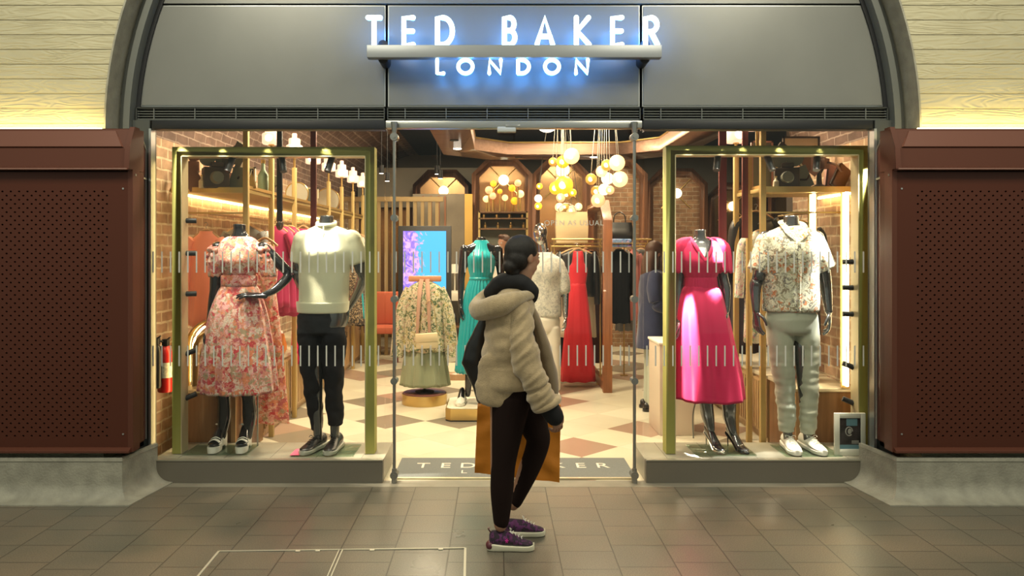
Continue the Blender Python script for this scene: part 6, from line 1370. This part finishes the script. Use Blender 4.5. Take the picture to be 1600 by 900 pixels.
def reflected_globes(lab, y, L, zb):  # solid globes modelled in place of the chandelier reflections
    t = thing('globe_lamp_tree', lab, 'lamp', (at(L[0][0], 0, y).x, y, zb)); x0 = min(at(p[0], 0, y).x for p in L) - .1; x1 = max(at(p[0], 0, y).x for p in L) + .1
    b = MB(); b.box((x0, y - .1, zb - .03), (x1, y + .2, zb)); b.build('base', DARKW, t)
    for i, (px, py, r, k) in enumerate(L):
        yy = y + .05 * (i % 3); p = at(px, py, yy); rr = r / S(yy); g = MB(); g.ball(p, rr, 20, 12); g_ = g.build('globe', MATS['globe_' + k], t, k + ' glass globe'); ORG[g_.name] = ORG[t.name]
        g = MB(); g.cyl((p.x, yy, zb), (p.x, yy, p.z - rr), .014, 10); g.build('stem', BRASS, g_)
yt = 6.2; zt_ = at(0, 326, yt).z
t = thing('display_shelving', 'dark display shelving with small gold items under the amber globe lamps', 'shelving', (at(790, 0, yt).x, yt, 0)); xa, xb = at(748, 0, yt).x, at(824, 0, yt).x
for z_ in (zt_ - .05, at(0, 341, yt).z, at(0, 357, yt).z, .9): b = MB(); b.box((xa, yt - .15, z_ - .02), (xb, yt + .25, z_)); b.build('shelf', DARKW, t)
b = MB(); b.box((xa, yt + .23, 0), (xb, yt + .25, zt_ - .05)); b.build('back_panel', M('grey_green_panel', (.24, .25, .2), .5), t)
for x_ in (xa + .01, xb - .01): b = MB(); b.box((x_ - .015, yt - .15, 0), (x_ + .015, yt + .25, zt_ - .05)); b.build('side_panel', BRASSD, t)
reflected_globes('group of small amber globe lamps standing on the dark display shelving', yt, [(764, 297, 6, 'peach'), (771, 287, 5, 'amber'), (760, 311, 5.5, 'pale'), (770, 306, 5.5, 'peach'), (789, 309, 5, 'pale'), (800, 294, 5.5, 'amber'), (809, 286, 5.5, 'peach'), (813, 303, 6, 'pale'), (804, 314, 6, 'amber'), (781, 299, 4, 'amber')], zt_ - .05)
for k in range(8):
    z_ = at(0, 341, yt).z if k < 4 else at(0, 357, yt).z; bottle(xa + .08 + (xb - xa - .16) * (k % 4) / 3 + .02 * (k > 3), yt - .05, z_ + .001, .025, .09, BRASS, 'small gold bottle on the %s shelf of the dark display shelving, %s from the left' % ('upper' if k < 4 else 'lower', ordn[k % 4]), 'small gold bottles on the dark display shelving')
# big pale pendant disc
p = at(855, 196, 2.4); t = thing('pendant_light', 'pale round pendant light cut off by the top of the doors', 'lamp', p); b = MB(); b.ball(p, (.10, .10, .07)); b.build('globe', EM('pale_pendant', (1., .9, .72), 3.), t); b = MB(); b.cyl((p.x, p.y, p.z + .06), (p.x, p.y, 3.43), .006, 8); b.build('cord', BLACKM, t)
for k, (px, py) in enumerate(((683, 272), (688, 279), (605, 283), (596, 271))):
    p = at(px, py, 5.5); t = thing('ceiling_spotlight', 'small black ceiling spotlight at the left rear, %s' % ('upper of the pair above the timber arch', 'lower of the pair above the timber arch', 'beside the glass door edge', 'beside the display frame top')[k], 'spotlight', p)
    b = MB(); b.cyl(p, p + V((0, 0, .12)), .035, 16); b.build('housing', BLACKM, t); b = MB(); b.cyl(p - V((0, 0, .004)), p, .03, 16); b.build('lamp_face', ALBC, t); b = MB(); b.cyl(p + V((0, 0, .12)), V((p.x, p.y, 3.43)), .005, 8); b.build('rod', BLACKM, t)

# centre rack with the red dress
ym = 3.7; cr_ = lambda px, py, dy=0: P(px, py, ym, dy)
def rail(lab, px0, px1, y, legs, py=(374, 385)):
    t = thing('clothes_rail', lab, 'clothes rail', (at(px0, 0, y).x, y, 0))
    for q in py: b = MB(); b.cyl(at(px0, q, y), at(px1, q, y), .011, 12); b.build('rail', BRASS, t)
    for px in legs: a = at(px, py[0], y); b = MB(); b.cyl((a.x, y, 0), (a.x, y, a.z), .009, 10); b.lathe([(.001, 0), (.05, 0), (.05, .008), (.001, .009)], (a.x, y, 0), 16); b.build('upright', BRASS, t)
rail('brass double clothes rail left of the timber partition', 862, 941, ym, (866, 938)); rail('brass double clothes rail right of the timber partition', 957, 1018, 4.3, (975, 1012))
LEA = M('black_jacket', (.018, .018, .02), .35); REDD = M('bright_red_cloth', (.62, .012, .03), .6, sheen=.2)
zz = at(0, 386, ym).z + .03
garment('hanging_dress', 'cream pleated skirt outfit hanging behind the red dress', 'clothes', cr_(902, 0).x, ym + .14, zz, .46, 1.12, CRM_, .36, 1.0)
garment('hanging_jacket', 'black leather jacket hanging directly behind the red dress', 'clothes', cr_(900, 0).x, ym - .02, zz, .42, .62, LEA, .62, 1.0)
garment('hanging_dress', 'long bright red sleeveless dress hanging on the front of the centre rail', 'clothes', cr_(901, 0).x, ym - .16, zz, .25, 1.60, REDD, 0, 1.6)
garment('hanging_dress', 'dark burgundy dress hanging against the timber partition', 'clothes', cr_(930, 0).x, ym + .35, zz, .30, 1.45, M('burgundy_cloth', (.05, .012, .015), .7), 0, 1.1)
garment('hanging_jumper', 'red top hanging behind the timber partition', 'clothes', cr_(925, 0).x, ym + .6, zz, .2, .55, REDD, 0, 1.)
garment('hanging_dress', 'black dress hanging behind the far side of the red dress', 'clothes', cr_(886, 0).x, ym + .35, zz, .34, 1.5, BLKC, 0, 1.1)
y4 = 4.2; c4 = lambda px: at(px, 0, y4).x; zz = at(0, 388, 4.3).z + .04
garment('hanging_dress', 'black short-sleeved dress hanging right of the timber partition', 'clothes', c4(968), y4, zz, .26, .98, BLKC, .55, 1.)
garment('hanging_dress', 'charcoal dress hanging beside the black dress right of the timber partition', 'clothes', c4(980), y4 + .25, zz, .22, 1.1, GREYC, .3, 1.)
garment('hanging_dress', 'pale pink dress hanging right of the black dress', 'clothes', c4(992), y4 + .12, zz, .16, .95, M('rose_cloth', (.62, .22, .2), .7), .4, 1.)
garment('hanging_jacket', 'dark grey jacket hanging behind the shopper in navy', 'clothes', c4(1006), y4 + .2, zz, .3, .8, GREYC, .5, 1.)
# timber partition (octagonal arch seen edge on)
xp = at(949, 0, 3.15).x
t = thing('arch_partition', 'tall red-brown timber arch partition standing edge on beside the red dress', 'partition', (xp, 3.2, 0))
O = [(3.15, 0), (3.15, 1.93), (3.40, 2.17), (4.6, 2.17), (4.85, 1.93), (4.85, 0)]; I = [(3.24, 0), (3.24, 1.90), (3.44, 2.08), (4.56, 2.08), (4.76, 1.90), (4.76, 0)]
b = MB()
for i in range(5): b.prism([O[i], O[i + 1], I[i + 1], I[i]], xp - .045, xp + .055, 'x')
b.build('frame', RED_W, t, ang=20)
b = MB(); b.prism([(3.24, 0), (3.24, .1), (4.76, .1), (4.76, 0)], xp - .03, xp + .03, 'x'); b.build('bottom_rail', RED_W, t)
# things on the shelf above the rails
yk = 4.0; a, c = at(862, 381, yk), at(1015, 379, yk)
t = thing('over_rail_shelf', 'thin glass shelf above the centre clothes rails', 'shelf', ((a.x + c.x) / 2, yk, a.z)); b = MB(); b.box((a.x, yk - .15, a.z), (c.x, yk + .2, a.z + .012)); b.build('shelf', BRASS, t)
for x_ in (a.x + .01, c.x - .01): b = MB(); b.box((x_ - .01, yk + .18, 0), (x_ + .01, yk + .2, a.z)); b.build('post', BRASS, t)
zk = a.z + .013
t = thing('tote_bag', 'large cream tote bag with a white handle on the shelf above the red dress', 'bag', (at(893, 0, yk).x, yk, zk)); b = MB(); x_ = at(893, 0, yk).x
b.loft([[V((x_ + w * sx, yk + d * sy, z)) for sx, sy in ((-1, -1), (1, -1), (1, 1), (-1, 1))] for w, d, z in ((.19, .07, zk), (.20, .07, zk + .2), (.19, .03, zk + .38))]); b.build('bag_body', M('cream_canvas', (.62, .48, .28), .8), t)
b = MB(); b.tube([(x_ - .14, yk - .02, zk + .37), (x_ - .16, yk - .04, zk + .42), (x_ - .08, yk - .05, zk + .48), (x_ + .02, yk - .04, zk + .45), (x_ + .06, yk - .02, zk + .37)], [(.014, .005)] * 5, 8, 5); b.build('handle', WHT, t)
handbag(at(968, 0, yk).x, yk, zk, .34, .25, .14, BLKL, 'large black handbag on the shelf right of the timber partition')
p = at(970, 386, 3.9); t = thing('patterned_scarf', 'blue and purple patterned scarf folded under the shelf right of the timber partition', 'scarf', p)
b = MB(); b.box((p.x - .14, 3.88, p.z), (p.x + .13, 3.93, p.z + .1), .012); b.build('folded_silk', pattern('violet_print', (.25, .4, .7), [(.3, .12, .6), (.1, .2, .5), (.6, .5, .8)], 14), t)
# rack of dark clothes in the right window
garment('hanging_dress', 'dark plum dress hanging between the two right mannequins, the left of two', 'clothes', at(1148, 0, 1.7).x, 1.7, 1.70, .34, 1.05, M('plum_cloth', (.022, .012, .018), .75), .35, 1.05)
garment('hanging_dress', 'dark plum dress hanging between the two right mannequins, the right of two', 'clothes', at(1165, 0, 1.4).x, 1.4, 1.70, .26, 1.0, MATS['plum_cloth'], .3, 1.05)
rl = thing('clothes_rail', 'brass clothes rail between the two right mannequins', 'clothes rail', (2.1, 1.5, 0)); b = MB(); b.cyl((at(1148, 0, 1.7).x, 1.75, 1.695), (at(1165, 0, 1.4).x, 1.3, 1.695), .01, 10); b.build('rail', BRASS, rl)
for q in (1.3, 1.75): x_ = at(1148, 0, 1.7).x if q > 1.5 else at(1165, 0, 1.4).x; b = MB(); b.cyl((x_, q, 0), (x_, q, 1.69), .01, 10); b.build('upright', BRASS, rl)
garment('hanging_jacket', 'black jacket hanging behind the raised arm of the leaf-print shirt mannequin', 'clothes', 2.44, .82, 1.875, .30, .95, LEA, .5, 1.)
garment('hanging_shirt', 'white patterned shirt hanging behind the left arm of the leaf-print shirt mannequin', 'clothes', 2.14, .9, 1.80, .25, .95, WPR, .5, 1.)
garment('hanging_jacket', 'black leather jacket hanging under the right shelf', 'clothes', 2.2, 1.15, 1.97, .34, .6, LEA, .4, 1.)
# white pedestal beside the shopper
a, c = at(1027, 622, 1.35), at(1080, 545, 1.35)
t = thing('white_pedestal', 'pale square pedestal behind the pink dress mannequin', 'pedestal', ((a.x + c.x) / 2, 1.3, 0)); zt = .78
b = MB(); b.box((a.x, 1.25, .0), (c.x, 1.7, zt), .004); b.build('body', M('pale_pedestal', (.62, .52, .42), .5), t); b = MB(); b.box((a.x - .01, 1.24, zt), (c.x + .01, 1.71, zt + .02), .003); b.build('top', WHT, t)
# framed notice in the right window
a, c = at(1303, 712, .1), at(1351, 645, .1)
t = thing('framed_notice', 'white framed portrait notice standing on the right window floor', 'notice', ((a.x + c.x) / 2, .1, .153))
b = MB(); z0, z1 = .154, c.z; w = .035
for q in (((a.x, z0), (a.x + w, z1)), ((c.x - w, z0), (c.x, z1)), ((a.x + w, z0), (c.x - w, z0 + w * 1.3)), ((a.x + w, z1 - w), (c.x - w, z1))): b.box((q[0][0], .085, q[0][1]), (q[1][0], .105, q[1][1]), .002)
b.build('frame', M('white_frame', (.72, .7, .6), .4), t)
b = MB(); b.box((a.x + w, .094, z0 + .04), (c.x - w, .1, z1 - w)); b.build('poster', M('dark_poster', (.05, .04, .04), .4, var=.7, vs=14), t, 'dark photographic poster')
b = MB(); b.box((a.x + w, .0925, z0 + .045), (c.x - w, .094, z0 + .075)); b.build('blue_footer', M('poster_blue', (.16, .30, .36), .5), t, 'blue strip with small text')
b = MB(); b.box((a.x + w + .05, .0925, z1 - w - .055), (c.x - w - .02, .094, z1 - w - .005)); b.build('blue_header', MATS['poster_blue'], t, 'blue box with small text')
b = MB(); mx = (a.x + c.x) / 2; mz = (z0 + z1) / 2 + .02; b.tube([(mx - .005 + .024 * cos(q), .0925, mz + .03 * sin(q)) for q in [pi * 2 * k / 24 for k in range(22)]], .004, 6); b.ball((mx, .0935, mz), (.014, .002, .02), 12, 8); b.build('portrait_outline', M('poster_grey', (.45, .42, .38), .5), t)
for k in range(3): b = MB(); b.box((c.x - w - .06, .0915, z0 + .085 + .008 * k), (c.x - w - .01, .0925, z0 + .088 + .008 * k)); b.build('text_line', WHT, t)

# shopper in navy and far man
def shopper():
    y = 2.3; c = lambda px, py, dy=0: P(px, py, y, dy); cx = c(1022, 0).x
    t = thing('person', 'shopper inside with long brown hair, a navy coat and pale trousers', 'person', (cx, y, 0)); BH = M('brown_hair', (.075, .03, .014), .45, bump=.3, bs=60, stretch=(6, 6, 1))
    hb, he, hh = head(t, (cx + .02, y, 1.56), -1.25, -.15, BH, style='long'); b = hb; b.tube([(cx, y, 1.47), (cx, y, 1.36)], [.05, .055], 14, round_=True)
    el(b, [(cx, y, 1.38, .08, .08), (cx, y, 1.3, .12, .16), (cx, y, 1.1, .11, .14), (cx, y, .9, .12, .16), (cx, y, .8, .1, .13)])
    for s_ in (-1, 1): limb(b, [(cx, y + s_ * .08, .8), (cx - .02, y + s_ * .08, .45), (cx - .03, y + s_ * .08, .06)], [.075, .055, .035])
    limb(b, [(cx, y - .18, 1.3), (cx + .0, y - .2, 1.06), (cx + .2, y - .18, 1.02)], [.05, .04, .028])
    h = MB(); hand(h, (cx + .2, y - .18, 1.02), (1, 0, .1), (0, .5, -1), (0, 1, 0), L=.165, curl=.5); b.fuse('body', SKIN, t, .010, 3, extra=h)
    [q.build('eye', MATS['eye_white'], t) for q in he]; hh.fuse('hair', BH, t, .009, 3)
    NV = M('navy_wool', (.012, .02, .075), .85, sheen=.3); g = MB(); el(g, [(cx, y, 1.40, .09, .10), (cx, y, 1.35, .13, .18), (cx, y, 1.2, .15, .19), (cx, y, 1.0, .155, .18), (cx, y, .8, .165, .20), (cx - .01, y, .62, .175, .21)])
    g.tube([(cx - .02, y - .17, 1.33), (cx - .04, y - .22, 1.18), (cx - .0, y - .23, 1.06), (cx + .17, y - .2, 1.02)], [.07, .075, .068, .055], 20, 5, round_=True); g.tube([(cx, y + .17, 1.33), (cx, y + .22, 1.08), (cx + .15, y + .2, 1.02)], [.07, .07, .055], 20, 5, round_=True)
    g.fuse('coat', NV, t, .010, 3, disp=wr(.01, (6, 6, 5), 8.)); g = MB()
    for s_ in (-1, 1): limb(g, [(cx, y + s_ * .08, .75), (cx - .01, y + s_ * .08, .45), (cx - .03, y + s_ * .09, .08)], [.09, .075, .06])
    g.fuse('trousers', M('pale_denim', (.42, .45, .38), .8), t, .010, 2)
    for s_ in (-1, 1): shoe(t, MX((cx - .0, y + s_ * .09, .001), -pi / 2, .9), 's', (BLKL, BLKL, BLKL), laces=False)
shopper()
def farman():
    y = 5.6; c = lambda px, py, dy=0: P(px, py, y, dy); cx = c(787, 0).x
    t = thing('person', 'man with short brown hair in a dark jacket over a white shirt, seen far inside between the teal dress and the walking person', 'person', (cx, y, 0)); t['label'] = 'man with short brown hair and white shirt far inside beside the teal dress'
    BH = MATS['brown_hair']; hb, he, hh = head(t, (cx, y, 1.70), 2.4, -.1, BH, style='short'); b = hb; b.tube([(cx, y, 1.60), (cx, y, 1.5)], [.055, .06], 14, round_=True)
    el(b, [(cx, y, 1.52, .09, .08), (cx, y, 1.44, .18, .11), (cx, y, 1.2, .17, .12), (cx, y, .95, .16, .11)])
    for s_ in (-1, 1): limb(b, [(cx + s_ * .09, y, .95), (cx + s_ * .1, y, .5), (cx + s_ * .1, y, .06)], [.08, .055, .035]); limb(b, [(cx + s_ * .2, y, 1.42), (cx + s_ * .23, y, 1.15), (cx + s_ * .2, y - .15, .98)], [.05, .042, .03])
    h = MB()
    for s_ in (-1, 1): hand(h, (cx + s_ * .2, y - .15, .98), (-.1 * s_, -1, -.2), (0, -.2, -1), (-s_, 0, 0), curl=.5)
    b.fuse('body', SKIN, t, .012, 3, extra=h); [q.build('eye', MATS['eye_white'], t) for q in he]; hh.fuse('hair', BH, t, .010, 3)
    g = MB(); shirt(g, cx, y, 1.545, .95, .21, .20, .19, .19, .13)
    for s_ in (-1, 1): g.tube([(cx + s_ * .18, y, 1.44), (cx + s_ * .235, y, 1.15), (cx + s_ * .205, y - .12, 1.0)], [.07, .06, .045], 18, 4, round_=True)
    g.fuse('shirt', WHT, t, .012, 2); g = MB(); trousers(g, None, y, cx, 1.0, .8, 0, [([(cx + s_ * .09, y, .8), (cx + s_ * .1, y, .4), (cx + s_ * .1, y, .05)], [.1, .08, .065]) for s_ in (-1, 1)], .17, .12); g.fuse('trousers', BLKC, t, .012, 2)
    for s_ in (-1, 1): shoe(t, MX((cx + s_ * .1, y - .04, .001), pi, 1.), 's', (BLKL, BLKL, BLKL), laces=False)
farman()
# ================================================================ CAMERA, WORLD, LIGHTS
cam = bpy.data.cameras.new('camera'); co = bpy.data.objects.new('camera', cam); COL.objects.link(co)
cam.sensor_width = 36.; cam.lens = 36. * F / 1600.; co.location = (0, -5.1, 1.6); co.rotation_euler = (pi / 2, 0, 0)
cam.shift_x = 25 / 1600.; cam.shift_y = -60 / 1600.; cam.clip_end = 200; sc.camera = co
w = bpy.data.worlds.new('world'); sc.world = w; w.use_nodes = True
bg = w.node_tree.nodes['Background']; bg.inputs[0].default_value = (.95, 1., .82, 1); bg.inputs[1].default_value = .34
def area(loc, rot, size, e, col, sy=None, name='ceiling_light_source', spread=None):
    l = bpy.data.lights.new(name, 'AREA'); l.energy = e; l.color = col; l.size = size
    if sy: l.shape = 'RECTANGLE'; l.size_y = sy
    if spread: l.spread = spread
    o = bpy.data.objects.new(name, l); COL.objects.link(o); o.location = loc; o.rotation_euler = rot; return o
def spot(loc, tgt, e, col, ang=.7, blend=.6, r=.03, name='spotlight_source'):
    l = bpy.data.lights.new(name, 'SPOT'); l.energy = e; l.color = col; l.spot_size = ang; l.spot_blend = blend; l.shadow_soft_size = r
    o = bpy.data.objects.new(name, l); COL.objects.link(o); o.location = loc
    o.rotation_euler = (V(tgt) - V(loc)).to_track_quat('-Z', 'Y').to_euler(); return o
WARM = (1., .80, .52); CRM = (1., .88, .68)
# unseen area lights added high up to brighten the pavement
area((-2.2, -2.6, 4.6), (.25, 0, 0), 1.2, 75, (1., .93, .70)); area((2.4, -2.6, 4.6), (.25, 0, 0), 1.2, 75, (1., .93, .70))
# shop ceiling lamps
for x, y, e in ((-1.2, 1.3, 100), (1.4, 1.2, 100), (-1.0, 3.6, 60), (1.2, 3.8, 55), (0.1, 2.2, 80), (-.9, 5.8, 40), (.9, 6.0, 35), (2.6, 6.2, 30), (4.2, 6.0, 30)):
    area((x, y, 3.36), (0, 0, 0), .5, e, WARM)
# window spotlights fixed to the header just inside the glass
for x, tx, ty, tz, e, a in ((-1.45, -1.24, .12, 1.66, 420, .34), (-1.2, -1.25, .25, 1.0, 40, .75), (-1.95, -1.80, .25, 1.35, 62, .55), (-1.6, -1.85, .25, .8, 45, .7), (-2.25, -1.9, .25, 1.1, 28, .8),
    (1.62, 1.46, .25, 1.60, 60, .36), (1.35, 1.42, .25, 1.1, 50, .6), (1.75, 1.6, .25, .7, 32, .8), (2.36, 2.32, .12, 1.55, 300, .26), (2.0, 2.05, .25, 1.2, 45, .7), (2.3, 2.1, .25, .6, 40, .7)):
    spot((x, .075, 2.385), (tx, ty, tz), e, CRM, a, .7, .025)
spot((1.22, .072, 2.385), (1.335, .11, 1.29), 4500, (1., .95, .9), .105, .5, .01)
spot((1.72, .072, 2.385), (1.60, .15, 1.68), 1500, (1., .95, .9), .15, .5, .01)
spot((2.66, .085, 2.25), (2.32, .18, 1.52), 420, (1., .97, .9), .42, .6, .02)
sc.view_settings.view_transform = 'Standard'; sc.view_settings.look = 'None'; sc.view_settings.gamma = 1; sc.view_settings.use_curve_mapping = False
sc.view_settings.exposure = 0.38
sc.cycles.use_denoising = True
sc.cycles.max_bounces = 8; sc.cycles.diffuse_bounces = 3; sc.cycles.glossy_bounces = 3; sc.cycles.transparent_max_bounces = 16; sc.cycles.caustics_reflective = False; sc.cycles.caustics_refractive = False
sc.cycles.sample_clamp_indirect = 4.
